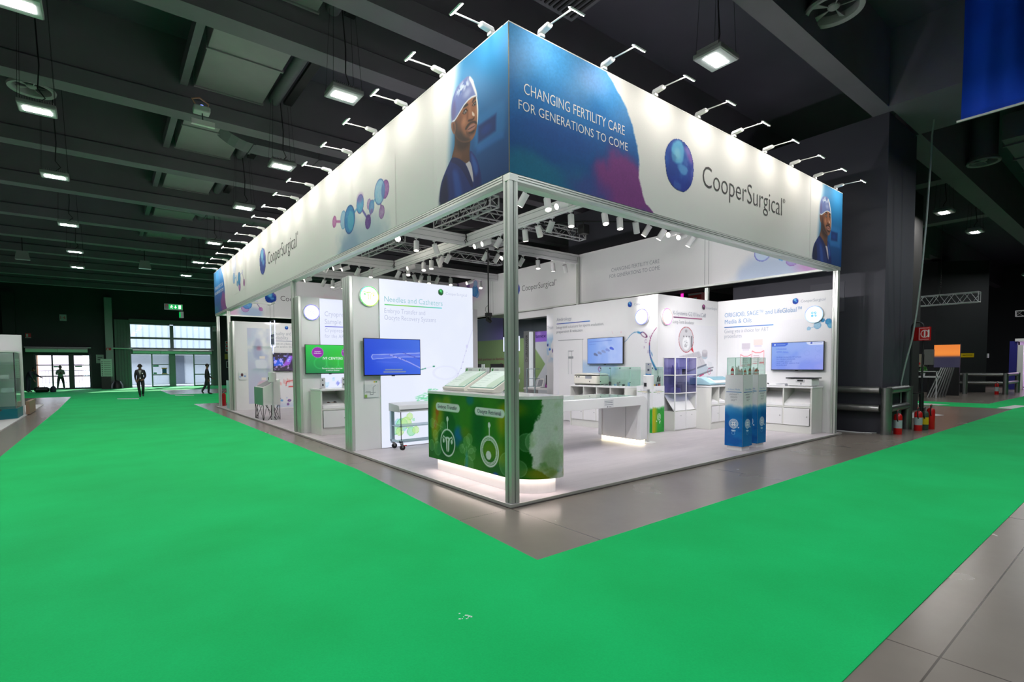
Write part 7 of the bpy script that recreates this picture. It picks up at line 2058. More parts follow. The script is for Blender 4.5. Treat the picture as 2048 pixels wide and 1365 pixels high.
# tall glass door
d2 = MB()
d2.box(-1.95, 49.9, 0, -1.86, 50.1, 5.5); d2.box(4.08, 49.9, 0, 4.2, 50.1, 5.5); d2.box(0.95, 49.9, 3.3, 1.22, 50.1, 5.42); d2.box(0.88, 49.9, 0, 1.3, 50.1, 2.9)
for z0, z1 in ((3.3, 3.44), (4.18, 4.35), (5.40, 5.5)):
    for a, b_ in ((-1.86, 0.95), (1.22, 4.08)): d2.box(a, 49.95, z0, b_, 50.08, z1)
d2.box(-1.86, 49.95, 2.85, 4.08, 50.08, 3.3)
for a, b_ in ((-.47, .88), (2.66, 4.08)):
    d2.box(a, 49.94, 0, a + .1, 50.06, 2.85); d2.box(b_ - .06, 49.94, 0, b_, 50.06, 2.85)
    for z0, z1 in ((0, .12), (1.02, 1.12), (1.94, 2.0)): d2.box(a + .1, 49.96, z0, b_ - .06, 50.05, z1)
o = struct('door_2', d2, m_fr_g)
for a, b_, z0, z1 in ((-1.86, .95, 3.44, 4.18), (1.22, 4.08, 3.44, 4.18), (-1.86, .95, 4.35, 5.4), (1.22, 4.08, 4.35, 5.4), (-.37, .82, .12, 2.85), (2.76, 4.02, .12, 2.85)):
    MB().box(a, 50.02, z0, b_, 50.025, z1).build('door_pane', m_glass, o)
s = MB(); s.box(-.35, 49.95, 1.78, .05, 49.96, 1.92); s.box(-.33, 49.95, 1.14, -.1, 49.96, 1.28)
s.build('green_door_sticker', bpy.data.materials['green_sticker'], o)
MB().box(.3, 49.95, 1.2, .62, 49.96, 1.6).build('blue_door_poster', mat('blue_poster', (50, 90, 140), .5), o)
MB().box(.26, 49.95, 1.6, .66, 49.96, 1.68).box(.26, 49.95, 1.13, .66, 49.96, 1.2).build('orange_door_sticker', mat('orange_sticker', (226, 150, 50), .5), o)

def air_curtain(label, x0, x1, z0, z1, n):
    t = thing('air_curtain', label, 'air curtain', ((x0 + x1) / 2, 49.6, z0), group=None)
    w = (x1 - x0) / n
    for k in range(n):
        MB().prism([(x0 + w * k + .01, 49.55, z1), (x0 + w * k + .01, 49.3, z1 - .02), (x0 + w * k + .01, 49.22, z1 - .12), (x0 + w * k + .01, 49.3, z0), (x0 + w * k + .01, 49.9, z0), (x0 + w * k + .01, 49.9, z1)], (w - .02, 0, 0)).build('casing', m_awn, t)
    MB().box(x0 - .1, 49.7, z1 + .02, x1 + .2, 49.98, z1 + .08).build('top_shelf', m_lgrey, t)
air_curtain('long pale air curtain box above the small glass door', -8.4, -4.7, 2.97, 3.3, 2)
air_curtain('long pale air curtain box in three pieces across the tall glass door', -1.76, 4.07, 2.93, 3.23, 3)
t = thing('light_bar', 'pale tube bar sticking out left of the tall glass door at curtain height', 'light bar', (-2.5, 49.5, 3.3))
MB().tube([(-3.1, 49.4, 3.34), (-1.8, 49.4, 3.3)], .05, 8).build('tube', m_awn, t)
MB().tube([(-2.4, 49.4, 3.34), (-2.4, 49.6, 3.34)], .02, 6).build('bracket', m_grey, t)
t = thing('cladding_column', 'grey green ribbed column at the left of the tall glass door', 'column', (-2.45, 49.8, 0))
MB().box(-2.95, 49.7, 0, -1.96, 49.99, 5.75).build('core', m_rib, t)
g = MB()
for k in range(5): g.box(-2.93 + .2 * k, 49.66, 0, -2.77 + .2 * k, 49.7, 5.75)
g.build('ribs', m_rib, t)
t = thing('cladding_beam', 'grey green ribbed beam over the tall glass door', 'beam', (1, 49.8, 5.55))
MB().box(-1.95, 49.75, 5.55, 4.8, 49.98, 5.85).build('core', m_rib, t)
t = thing('cladding_column', 'grey green column at the right of the tall glass door', 'column', (4.5, 49.8, 0))
MB().box(4.22, 49.75, 0, 4.85, 49.98, 5.5).build('core', m_rib, t)
t = thing('wall_pier', 'grey concrete pier on the far wall beside the information board', 'pier', (-3.3, 49.7, 0))
MB().box(-3.55, 49.4, 0, -3.05, 49.99, 7.5).build('core', m_grey, t)
t = thing('wall_pier', 'dark concrete pier at the left end of the far wall', 'pier', (-9.2, 49.7, 0))
MB().box(-9.6, 49.4, 0, -8.9, 49.99, 7.5).build('core', m_hwall, t)

m_sgreen = glow('exit_green', (20, 190, 90), .9)
m_swhite = glow('exit_white', (235, 255, 240), 1.3)
t = thing('exit_sign', 'green lit running man exit sign hanging before the tall glass door', 'exit sign', (.45, 40, 5.9))
MB().box(-.17, 40, 5.88, .95, 40.12, 6.3).build('housing', m_lgrey, t)
MB().box(.1, 39.99, 5.93, .92, 40.0, 6.26).build('green_face', m_sgreen, t)
MB().box(-.14, 39.99, 5.93, .07, 40.0, 6.26).build('grey_face', m_grey, t)
MB().tube([(-.04, 39.985, 6.19), (-.04, 39.99, 6.19)], .07, 14).build('red_dot', m_red, t)
p = MB()
p.tube([(.28, 39.985, 6.2), (.28, 39.99, 6.2)], .035, 10)
for a, b_ in (((.28, 6.16), (.25, 6.06)), ((.25, 6.06), (.17, 6.0)), ((.25, 6.06), (.32, 5.97)), ((.27, 6.14), (.36, 6.08)), ((.27, 6.14), (.17, 6.12))): p.tube([(a[0], 39.985, a[1]), (b_[0], 39.985, b_[1])], .018, 5)
p.prism([(.47, 39.985, 6.2), (.53, 39.985, 6.2), (.53, 39.985, 6.08), (.6, 39.985, 6.08), (.5, 39.985, 5.97), (.4, 39.985, 6.08), (.47, 39.985, 6.08)], (0, .004, 0))
p.box(.68, 39.985, 5.96, .84, 39.989, 6.23)
p.build('white_pictograms', m_swhite, t)
MB().tube([(.0, 40.06, 6.3), (.0, 40.06, 9.3)], .012, 5).tube([(.85, 40.06, 6.3), (.85, 40.06, 9.3)], .012, 5).build('hanging_rod', m_dark, t)
t = thing('exit_sign', 'small exit sign turned sideways under the right end of the running man sign', 'exit sign', (.83, 40, 5.3))
MB().prism([(.72, 40.1, 5.32), (.9, 40.2, 5.32), (.98, 39.9, 5.32), (.8, 39.85, 5.32)], (0, 0, .45)).build('housing', m_lgrey, t)
MB().prism([(.79, 39.84, 5.36), (.72, 40.08, 5.36), (.715, 40.07, 5.36), (.785, 39.835, 5.36)], (0, 0, .36)).build('green_face', m_sgreen, t)
MB().tube([(.88, 40.1, 5.77), (.88, 40.1, 9.3)], .01, 5).build('hanging_rod', m_dark, t)

def wall_plate(name, label, cat, x0, x1, z0, z1, m, text=None, tm=None, y=49.98):
    t = thing(name, label, cat, ((x0 + x1) / 2, y, z0))
    MB().box(x0, y - .02, z0, x1, y, z1).build('plate', m, t)
    if text:
        lettering('number_lettering', t, text, ((x0 + x1) / 2, y - .025, z0 + (z1 - z0) * .28), RY, (x1 - x0) * .75, (z1 - z0) * .45, tm, align='C')
    return t
m_signw = mat('pale_sign', (170, 184, 186), .5)
m_signr = mat('red_sign', (190, 40, 40), .5)
wall_plate('gate_number', 'pale plate with red number 14 on the dark far wall', 'sign', -6.36, -5.94, 5.48, 5.99, m_signw, '14', m_signr)
wall_plate('gate_number', 'pale plate with red number 15 right of the tall glass door', 'sign', 4.25, 4.75, 5.0, 5.5, m_signw, '15', m_signr, 49.73)
for x0, x1, z0, z1, d, y in ((-8.41, -8.08, 4.06, 4.42, 'above the small glass door at the left', 49.98), (-3.52, -3.2, 3.1, 3.36, 'on the grey pier left of the tall glass door', 49.39), (14.5, 15.2, 4.0, 4.4, 'x', 49.9)):
    if d == 'x': continue
    t = wall_plate('fire_sign', 'small red and white fire sign ' + d, 'sign', x0, x1, z0, z1, m_signr, None, None, y)
    MB().box(x0 + .05, y - .025, z0 + .1, x0 + (x1 - x0) * .5, y - .02, z1 - .06).build('white_pictogram', m_signw, t)
    MB().box(x0, y - .022, z0, x1, y - .02, z0 + .05).build('white_strip', m_signw, t)
for k, z in enumerate((3.85, 3.5, 3.15)):
    t = wall_plate('fire_sign', '%s of three stacked red and white fire signs seen behind the far left post' % ('topmost', 'middle', 'lowest')[k], 'sign', 5.28, 5.6, z, z + .3, m_signw)
    MB().box(5.33, 49.955, z + .06, 5.52, 49.96, z + .24).build('red_pictogram', m_signr, t)
wall_plate('notice_board', 'dull yellow notice board on the dark wall behind the far left post', 'sign', 5.2, 5.7, 2.45, 2.95, mat('dull_yellow', (150, 136, 40), .6))
t = wall_plate('hydrant_cabinet', 'dark hydrant cabinet with a pale frame behind the far left post', 'cabinet', 5.3, 5.75, 1.65, 2.25, m_lgrey)
MB().box(5.34, 49.95, 1.7, 5.71, 49.96, 2.2).build('dark_window', m_dark, t)
t = thing('info_board', 'pale list board on a dark stand left of the tall glass door', 'information board', (-3.55, 48, 0))
MB().box(-3.92, 48.0, 1.02, -3.2, 48.05, 2.42).build('board', mat('pale_green_board', (190, 214, 200), .5), t)
g = MB()
for k in range(8): g.box(-3.72, 47.995, 1.12 + .15 * k, -3.28, 48.0, 1.15 + .15 * k)
for k in range(8): g.box(-3.86, 47.995, 1.1 + .15 * k, -3.79, 48.0, 1.17 + .15 * k)
g.build('list_print', m_ink, t)
MB().box(-3.9, 48.1, 0, -3.3, 48.6, 1.0).build('stand', m_black, t)
t = wall_plate('wall_notice', 'pale framed notice on the far wall behind the information board', 'sign', -4.2, -3.7, 2.1, 2.8, mat('pale_notice', (150, 170, 160), .5))
MB().box(-4.1, 49.955, 2.55, -3.8, 49.96, 2.6).box(-4.1, 49.955, 2.35, -3.8, 49.96, 2.42).build('print_marks', m_ink, t)
t = thing('bollard', 'dark rounded heap of covers standing by the far wall beside the pier', 'cover', (-2.9, 48.9, 0))
MB().lathe([(0, 0), (.42, 0), (.4, .3), (.25, .6), (0, .68)], (-2.9, 48.9, 0), 16).build('cover', m_black, t, smooth=True)
# ceiling boxes
t = thing('wifi_box', 'white box with hoses under the roof beam above the left fascia lamps', 'ceiling box', (-1.85, 8.6, 7.25))
MB().box(-2.02, 8.45, 7.28, -1.7, 8.7, 7.42).build('casing', m_lgrey, t, bevel=.03)
MB().tube([(-1.98, 8.5, 7.42), (-2.05, 8.45, 7.5), (-1.9, 8.5, 7.58), (-1.72, 8.55, 7.5), (-1.75, 8.6, 7.42)], .018, 6).build('hose', mat('orange_hose', (190, 140, 110), .5), t)
MB().tube([(-1.85, 8.6, 7.42), (-1.85, 9.5, 7.62)], .012, 5).build('bracket', m_dark, t)
MB().tube([(-1.86, 8.5, 7.425), (-1.86, 8.5, 7.43)], .03, 12).build('blue_lamp', glow('blue_lamp', (120, 140, 255), 2.5), t)
t = thing('exit_sign', 'flat white exit lamp hanging edge on below the white box under the roof', 'exit sign', (-1.85, 8.6, 7.05))
MB().box(-2.07, 8.48, 7.0, -1.62, 8.56, 7.11).build('panel', m_white, t)
MB().tube([(-1.85, 8.52, 7.11), (-1.85, 8.55, 7.28)], .012, 5).build('stem', m_dark, t)
def floodlight(x, y, z, label, top=9.3):
    t = thing('floodlight', label, 'floodlight', (x, y, z), group=None)
    MB().prism([(x - .28, y - .05, z), (x + .28, y - .05, z), (x + .2, y - .05, z + .4), (x - .2, y - .05, z + .4)], (0, .25, 0)).build('hood', m_grey, t)
    MB().box(x - .26, y - .06, z - .02, x + .26, y + .18, z).build('lens', m_lens, t)
    MB().tube([(x, y + .08, z + .4), (x, y + .08, top)], .02, 6).build('stem', m_dark, t)
floodlight(-6.65, 29.8, 7.0, 'grey hooded floodlight under the roof at the far left')
floodlight(-1.83, 29.2, 7.0, 'white boxy lamp under the roof near the end of the left lamps', 8.24)

# ---- neighbour stand at the left edge
t = thing('neighbour_platform', 'pale floor plate of the neighbouring stand at the left edge', 'platform', (-9, 21, 0))
MB().box(-14, 14, 0, -5.98, 27.6, .03).build('plate', mat('pale_plate', (206, 206, 206), .5), t)
t = thing('neighbour_wall', 'plain white stand wall at the left edge behind a glass showcase', 'partition wall', (-8, 20.8, .03))
MB().box(-12, 20.7, .03, -6.02, 20.85, 2.9).build('board', m_white, t)
MB().box(-6.0, 20.9, .03, -5.9, 23, .5).build('end_board', mat('wood_edge', (150, 120, 100), .6), t)
t = thing('showcase', 'glass showcase on a teal base at the left edge', 'showcase', (-7.2, 19.9, .03))
m_teal = mat('teal_base', (18, 104, 120), .4)
MB().prism([(-9, 18.6, .03), (-6.55, 18.6, .03), (-6.05, 19.1, .03), (-6.05, 20.6, .03), (-9, 20.6, .03)], (0, 0, .33)).build('base', m_teal, t)
MB().box(-6.07, 19.15, .36, -6.06, 20.6, 2.24).build('side_pane', m_glass_g, t)
MB().prism([(-9, 18.62, .36), (-6.57, 18.62, .36), (-6.57, 18.63, .36), (-9, 18.63, .36)], (0, 0, 1.88)).build('front_pane', m_glass_g, t)
MB().prism([(-6.56, 18.62, .36), (-6.07, 19.12, .36), (-6.075, 19.13, .36), (-6.565, 18.63, .36)], (0, 0, 1.88)).build('corner_pane', m_glass_g, t)
MB().prism([(-9, 18.6, 2.24), (-6.55, 18.6, 2.24), (-6.05, 19.1, 2.24), (-6.05, 20.6, 2.24), (-9, 20.6, 2.24)], (0, 0, .05)).build('lid', m_white, t)
fp = MB()
for x, y in ((-6.08, 19.13), (-6.08, 20.55), (-6.57, 18.63)): fp.box(x - .015, y - .015, .36, x + .015, y + .015, 2.24)
fp.build('corner_posts', m_chrome, t)
for z in (.9, 1.35, 1.8): MB().box(-8.9, 18.7, z, -6.12, 20.5, z + .012).build('glass_shelf', m_glass_g, t)
for k, (x, z, c, d) in enumerate([(-6.9, 1.812, (60, 80, 150), 'small blue box on the top shelf'), (-6.6, 1.812, (220, 226, 232), 'white box on the top shelf'), (-6.8, 1.362, (30, 60, 150), 'dark blue box on the middle shelf'), (-6.4, 1.362, (230, 230, 232), 'white tube on the middle shelf'), (-6.7, .912, (206, 160, 120), 'brown box on the bottom shelf'), (-6.3, .912, (214, 220, 226), 'pale box on the bottom shelf')]):
    o = clutter('product_box', d + ' of the showcase at the left edge', 'box', MB().box(x - .14, 19.3, z, x + .14, 19.6, z + .13), mat('product_%d' % k, c, .5), 'boxes in the showcase')
t = thing('sloping_board', 'white sloping leaflet board with a dark print before the showcase at the left edge', 'board', (-6.3, 18.2, .03))
MB().prism([(-6.9, 18.3, .03), (-6.85, 18.3, .03), (-7.3, 18.3, 1.25), (-7.35, 18.3, 1.25)], (0, .05, 0)).prism([(-6.5, 17.6, .03), (-6.45, 17.6, .03), (-6.9, 17.6, 1.0), (-6.95, 17.6, 1.0)], (0, .05, 0)).build('leg', m_white, t)
MB().prism([(-6.35, 18.0, .35), (-6.9, 18.0, .85), (-6.93, 18.0, .82), (-6.38, 18.0, .32)], (0, .5, 0)).build('dark_board', m_black, t)
MB().prism([(-6.75, 17.7, .5), (-7.2, 17.7, 1.2), (-7.24, 17.7, 1.17), (-6.79, 17.7, .47)], (0, .5, 0)).build('white_board', m_white, t)

# ---- steel guard rails and extinguishers
def guard(label, post_pts, rails, r=.085, zt=1.05, zl=.61, loc=None):
    t = thing('guard_rail', label, 'guard rail', (*post_pts[0], 0), group=None)
    for x, y in post_pts: MB().tube([(x, y, 0), (x, y, zt + .06)], .11, 18).build('post', m_steel, t, smooth=True)
    for (a, b) in rails:
        for z in (zt, zl):
            MB().tube([(a[0], a[1], z), (b[0], b[1], z)], r, 16).build('rail', m_steel, t, smooth=True)
    return t
guard('galvanised guard rail wrapped round the big pillar beside the stand', [(10.76, -.68), (12.42, -.66), (10.72, 3.1)], [((10.74, -.55), (10.72, 3.0)), ((10.88, -.69), (12.32, -.67))])
guard('galvanised guard rail in front of the far black pillar', [(33.35, .45), (33.0, 3.2), (32.9, 2.0), (36.4, .4)], [((33.33, .55), (32.95, 3.3)), ((33.45, .45), (36.3, .4))])
def extinguisher(x, y, z, label, c='red', lab=True, h=.5, rz=0):
    t = thing('fire_extinguisher', label, 'fire extinguisher', (x, y, z), rz, 'fire extinguishers on the floor')
    r = .085
    body = {'red': m_red, 'green': mat('dark_green_enamel', (54, 74, 60), .5)}[c]
    MB().lathe([(0, 0), (r * .95, 0), (r, .02), (r, h * .86), (r * .8, h * .95), (r * .3, h), (0, h)], n=22).build('cylinder', body, t, world=False, smooth=True)
    MB().tube([(0, 0, h), (0, 0, h + .05)], .022, 10).build('valve', m_chrome, t, world=False)
    MB().prism([(-.02, 0, h + .05), (.09, 0, h + .07), (.09, 0, h + .085), (-.02, 0, h + .07)], (0, .02, 0)).build('handle', m_red if c == 'red' else m_black, t, world=False)
    pts = [(0, 0, h + .03)]
    for k in range(9):
        a = PI * k / 8
        pts.append((-.02 - .13 * math.sin(a) * 1.0, -.02, h * .78 + .14 * math.cos(a) + .05))
    MB().tube(pts, .013, 8).build('hose', m_rubber, t, world=False, smooth=True)
    if lab:
        MB().lathe([(r * 1.015, h * .3), (r * 1.015, h * .68)], n=22).build('paper_label', m_signw if c == 'red' else m_yellow, t, world=False)
    return t
extinguisher(11.07, -.83, 0, 'red extinguisher with white label right beside the guard rail corner post')
extinguisher(12.2, -.95, 0, 'red extinguisher with white label, left of the three under the hoop stand')
extinguisher(12.52, -1.0, 0, 'green and yellow extinguisher, middle of the three under the hoop stand', 'green', True, .48)
extinguisher(12.82, -1.06, 0, 'plain red extinguisher, right of the three under the hoop stand', 'red', False, .55)
extinguisher(33.1, .75, 0, 'red extinguisher far away before the far black pillar', 'red', True, .6)
extinguisher(.27, 20.3, ZP, 'red extinguisher at the far left corner post of the stand', 'red', False, .55)
t = thing('hoop_stand', 'tall black hoop stand with a red fire sign at its top', 'stand', (12.55, -.78, 0))
hp = [(12.55, -.68, 0), (12.55, -.68, 2.6)]
for k in range(1, 8): hp.append((12.55, -.80 + .12 * math.cos(PI * k / 8), 2.6 + .13 * math.sin(PI * k / 8)))
hp += [(12.55, -.92, 2.6), (12.55, -.92, .25)]
MB().tube(hp, .022, 10).build('hoop', m_dark, t, smooth=True)
MB().tube([(12.55, -.92, 0), (12.55, -.92, .95)], .05, 12).build('foot_tube', m_black, t)
MB().box(12.5, -.95, .9, 12.6, -.65, .93).build('cross_bar', m_dark, t)
MB().prism([(12.5, -1.06, 2.26), (12.5, -.83, 2.26), (12.62, -.70, 2.26), (12.66, -.72, 2.26), (12.62, -1.06, 2.26)], (0, 0, .34)).build('sign_box', m_red, t)
A = Art(0, .23, 0, .34, .01, (190, 24, 26))
A.ring((.13, .17), .075, .09, .014, (236, 230, 230)); A.line([(.13, .1), (.13, .24)], .03, (236, 230, 230)); A.rect(.19, .225, .08, .27, (236, 230, 230)); A.line([(.02, .03), (.02, .31)], .01, (226, 210, 210)); A.line([(.02, .31), (.21, .31)], .01, (226, 210, 210)); A.line([(.02, .03), (.21, .03)], .01, (226, 210, 210))
A.build('sign_print', m_print_s, t, lambda U, V: (12.497, -.83 - U, 2.26 + V))
t = thing('supply_hose', 'pale plastic hose hanging from the roof down behind the guard rail', 'hose', (12.2, -.9, 0))
MB().tube([(12.2, -1.36, 7.8), (12.2, -1.1, 7.62), (12.2, -1.06, 7.2), (12.2, -1.05, 6.6), (12.2, -1.0, 5.2), (12.2, -.93, 3.9), (12.2, -.86, 3.0), (12.2, -.78, 2.3), (12.2, -.66, 1.7), (12.2, -.576, 1.2), (12.2, -.575, .7), (12.2, -.575, .02)], .02, 10).build('hose', mat('pale_hose', (150, 165, 160), .4), t, smooth=True)
t = thing('floor_cable', 'pale cables lying on the concrete between the stand and the guard rail', 'cable', (11.0, .2, 0))
MB().tube([(10.3, .9, .012), (10.6, .6, .012), (10.75, .2, .012), (10.68, -.2, .012), (10.9, -.45, .012)], .01, 6).tube([(10.4, .7, .012), (10.55, .3, .012), (10.6, 0, .012), (10.75, -.4, .012)], .01, 6).build('cable', m_lgrey, t)
# banner
t = thing('hanging_banner', 'big royal blue fabric banner hanging from the roof at the top right corner', 'banner', (8.35, -4, 6.0))
A = Art(-6.6, -2.36, 6.0, 8.9, .05, (14, 78, 226))
A.put(.5 * sstep(.45, .7, vnoise(A.U, A.V, 1.2, 4, 3)), (8, 60, 196)); A.rect(-6.6, -2.36, 6.0, 6.07, (6, 66, 200), .6)
A.rect(-4.6, -3.18, 6.55, 7.1, (235, 235, 240))
A.build('fabric', m_print, t, lambda U, V: (8.35 + .05 * np.sin(U * 7 + V * .8) * np.clip((V - 5.95) * .8, .1, 1) + .02 * np.sin(U * 17), U, V))
MB().tube([(8.35, -6.6, 5.99), (8.35, -2.3, 5.99)], .02, 8).build('hem_rod', m_white, t)
MB().tube([(8.35, -2.5, 8.9), (8.35, -2.5, 9.3)], .01, 5).tube([(8.35, -5.5, 8.9), (8.35, -5.5, 9.3)], .01, 5).build('hanging_wire', m_dark, t)

# ---- dim things in the dark at the right
t = thing('orange_screen', 'small glowing orange sunset screen far away at the right', 'screen', (29, 2.4, 1.5))
A = Art(2.85, 1.8, 1.45, 2.62, .05, (236, 130, 50)); A.put(sstep(2.1, 1.95, A.V) * .9, (24, 34, 66)); A.put(.5 * sstep(2.0, 2.2, A.V) * sstep(2.5, 2.2, A.V), (246, 150, 60))
A.build('lit_panel', m_screen, t, onX(30.6, .03)); MB().box(30.6, 1.8, 0, 30.7, 2.85, 2.65).build('casing', m_black, t)
for k, (y, z0, z1, w, m, d) in enumerate([(3.2, 1.2, 2.36, .28, m_cream, 'tall beige'), (2.84, 1.5, 2.13, .36, m_cream, 'short beige'), (2.5, 1.6, 2.35, .36, m_grey, 'grey')]):
    o = thing('switch_box', d + ' switch box standing far away behind the hoop stand', 'switch box', (28, y, 0), group='switch boxes far away')
    MB().box(28, y - w / 2, z0, 28.25, y + w / 2, z1).build('casing', mat('box_shade_%d' % k, (150, 142, 124) if m is m_cream else (110, 110, 108), .5), o)
    MB().box(28.1, y - .03, 0, 28.16, y + .03, z0).build('leg', m_dark, o)
    if k == 1: MB().tube([(27.98, y + .02, 1.66), (28, y + .02, 1.66)], .06, 12).build('red_button', m_red, o)
t = thing('table_frame', 'white metal table frame far away behind the hoop stand', 'table', (27.8, 2.6, 0))
g = MB()
for y in (3.1, 2.9, 2.05): g.box(27.5, y - .02, 0, 27.55, y + .02, 1.3)
g.box(27.5, 2.0, .98, 28.0, 3.1, 1.05); g.box(27.5, 2.0, 1.26, 27.55, 3.1, 1.3)
g.build('frame', m_lgrey, t)
t = thing('leaning_bars', 'bundle of aluminium bars leaning against the far black pillar', 'bars', (29, 2.1, 0))
for k in range(7): MB().tube([(28.0 + .1 * k, 2.5 - .09 * k, 0), (28.5 + .1 * k, 2.1 - .06 * k, 1.45)], .035, 6).build('bar', m_steel, t)
t = thing('small_plant', 'small green pot plant on the white table frame far away', 'plant', (27.7, 2.62, 1.05))
MB().lathe([(0, 0), (.07, 0), (.09, .14), (0, .14)], (27.7, 2.62, 1.05), 12).build('pot', m_white, t)
g = MB(); rr = random.Random(2)
for k in range(26):
    a, e = rr.uniform(0, 2 * PI), rr.uniform(.2, 1.3)
    q = Vector((27.7 + .2 * math.cos(a) * math.cos(e), 2.62 + .2 * math.sin(a) * math.cos(e), 1.22 + .25 * math.sin(e)))
    g.face([(27.7, 2.62, 1.19), q + Vector((0, .04, .02)), q + Vector((.02, 0, .08)), q - Vector((0, .04, 0))])
g.build('leaves', mat('leaf_green', (60, 120, 50), .5), t)
truss((31, 4.3, 4.75), (31, 1.2, 4.75), 'small lattice truss far away left of the far black pillar', (.5,), .5)
truss((42, 1.3, 4.6), (42, -2.0, 4.6), 'lattice truss far away at the right edge', (.9,), .35)
t = thing('pink_stand', 'white and pink lit exhibition stand at the right edge far away', 'stand', (41, 0, 0))
MB().box(41, -.6, 0.007, 41.3, 1.15, .1).box(43, -2, .1, 43.1, 1.2, 3.0).build('wall', mat('lilac_glow_wall', (214, 190, 226), .5, emit=(206, 170, 220), estr=.35), t)  # the stand's pink-lilac glow is put into the wall's colour and emission
MB().box(40.6, 1.0, 0, 40.9, 1.35, 3.0).build('side_panel', mat('deep_blue_panel', (40, 40, 130), .5), t)
MB().box(40.55, .72, 0.007, 40.9, .98, 2.75).build('print_panel', m_white, t)
MB().box(40.5, -1.5, 2.98, 43, 1.1, 3.15).build('header', m_white, t)
MB().box(40.7, -1.2, .1, 41.4, .55, .85).build('desk', m_white, t)
for k in range(3): MB().box(40.8, .4 - .35 * k, .85, 41.1, .12 - .35 * k, 1.1 + .05 * (k % 2)).build('desk_item', m_grey if k % 2 else m_dark, t)
t = thing('wall_switch', 'small white switch plate on the side of the far black pillar', 'switch', (35.6, 1.5, 2.0))
MB().box(35.55, 1.52, 1.95, 35.75, 1.58, 2.2).build('plate', m_white, t)
t = thing('fire_sign', 'red and white fire sign box above the incubator wall', 'sign', (14, 5.9, 4.0))
MB().box(13.1, 5.62, 3.78, 13.5, 6.15, 4.28).build('box', m_signr, t)
MB().box(13.09, 5.62, 4.2, 13.1, 6.15, 4.26).box(13.09, 5.8, 3.9, 13.1, 5.95, 4.1).build('white_marks', m_signw, t)
t = thing('pink_light_pole', 'thin pole lit pink and yellow above the incubator wall', 'light pole', (13.2, 6.5, 0))
MB().tube([(13.2, 6.47, 0), (13.2, 6.47, 4.15)], .03, 8).build('pole', m_dark, t)
MB().tube([(13.2, 6.47, 4.15), (13.2, 6.47, 4.34)], .05, 10).build('pink_lamp', glow('pink_lamp', (255, 50, 190), 1.2), t)
MB().tube([(13.2, 6.47, 4.34), (13.2, 6.47, 4.5)], .05, 10).build('yellow_lamp', glow('yellow_lamp', (180, 170, 40), .8), t)

# ---- neighbouring stand seen through the gap beside the andrology room
nb = thing('neighbour_wall', 'green and purple wall of a neighbouring stand seen through the gap behind the counter', 'partition wall', (16.1, 20.5, 0))
MB().box(16.0, 16.6, 0, 16.15, 25, 4.8).build('board', m_white, nb)
A = Art(25, 16.6, 0.1, 4.78, .04, (200, 202, 208))
U, V = A.U, A.V
A.poly([(26, 3.33), (19.0, 3.33), (18.3, 2.95), (17.17, 1.77), (18.34, .4), (18.6, -.5), (26, -.5)], (138, 164, 110), .02, 1, 0)
A.rect(21.1, 25, 3.33, 4.8, (126, 122, 170)); A.put(.6 * sstep(22.4, 24.5, U) * sstep(3.3, 3.4, V), (110, 120, 130)); A.put(.5 * sstep(23, 21.2, U) * sstep(3.3, 3.4, V), (112, 90, 176))
A.rect(20.45, 21.1, 3.33, 4.8, (24, 24, 28)); A.rect(18.35, 20.45, 3.33, 4.8, (70, 76, 84)); A.rect(16.6, 18.36, 3.05, 3.65, (150, 104, 214)); A.rect(16.6, 18.36, 3.65, 4.8, (60, 68, 76)); A.ell((17.7, 3.5), .25, .2, (206, 170, 246), .9, .6)
A.poly([(17.3, .2), (16.6, .6), (16.6, 1.2), (17.0, 1.1)], (150, 60, 140), .03)
A.build('wall_print', m_print_s, nb, onX(16, .006))
m_mag = mat('magenta_ink', (140, 26, 84), .6); m_violet = mat('violet_ink', (60, 30, 120), .6)
lettering('wall_lettering', nb, 'Global partner in fertility.', (15.985, 24.3, 2.03), RX, 3.45, .17, m_mag)
lettering('wall_lettering', nb, 'science', (15.985, 22.1, 1.52), RX, 2.5, .34, m_mag, thin=.02)
lettering('wall_lettering', nb, 'people', (15.985, 22.1, .95), RX, 2.2, .34, m_violet, thin=.02)
lettering('wall_lettering', nb, 'Theramex', (15.985, 18.75, 3.28), RX, 1.65, .2, m_violet, thin=.005)
t = thing('print_pillar', 'slim grey pillar with vertical lettering behind the front post', 'pillar', (13, 15.2, 0))
MB().box(13, 15.03, 0, 13.4, 15.46, 3.42).build('core', m_lgrey, t)
MB().box(12.98, 14.85, 0, 13.1, 15.02, 3.36).build('light_strip', mat('pale_strip', (236, 238, 242), .4, emit=(230, 236, 244), estr=.5), t)
lettering('pillar_lettering', t, 'LENUSPHARMA', (12.985, 15.13, 2.12), (0, 0, 1), 1.1, .17, m_ink, up=(0, 1, 0))
A = Art(-.1, .1, -.1, .1, .01, (205, 207, 209)); A.ring((0, 0), .085, .085, .014, (40, 40, 44)); A.line([(-.03, -.03), (-.03, .04), (.03, .04)], .014, (40, 40, 44)); A.mask = np.hypot(A.U, A.V) < .1
A.build('emblem', m_print_s, t, lambda U, V: (12.984, 15.24 - U, 1.95 + V))
t = thing('header_arch', 'white header band above the passage beside the andrology room', 'header', (9.95, 11.2, 3.7))
MB().prism([(9.9, 9.6, 3.62), (9.9, 12.4, 3.62), (9.9, 12.4, 3.88), (9.9, 9.6, 3.88)], (.1, 0, 0)).build('band', m_white, t)
MB().box(9.9, 12.4, ZP, 10.0, 12.55, 3.88).build('end_post', m_white, t)
t = thing('neighbour_ceiling', 'pale lowered ceiling with two round lamps beyond the passage', 'ceiling panel', (13, 15, 4.4))
MB().box(11.5, 12, 4.35, 15.8, 18.4, 4.42).build('panel', mat('pale_grey_ceiling', (150, 158, 150), .6), t)
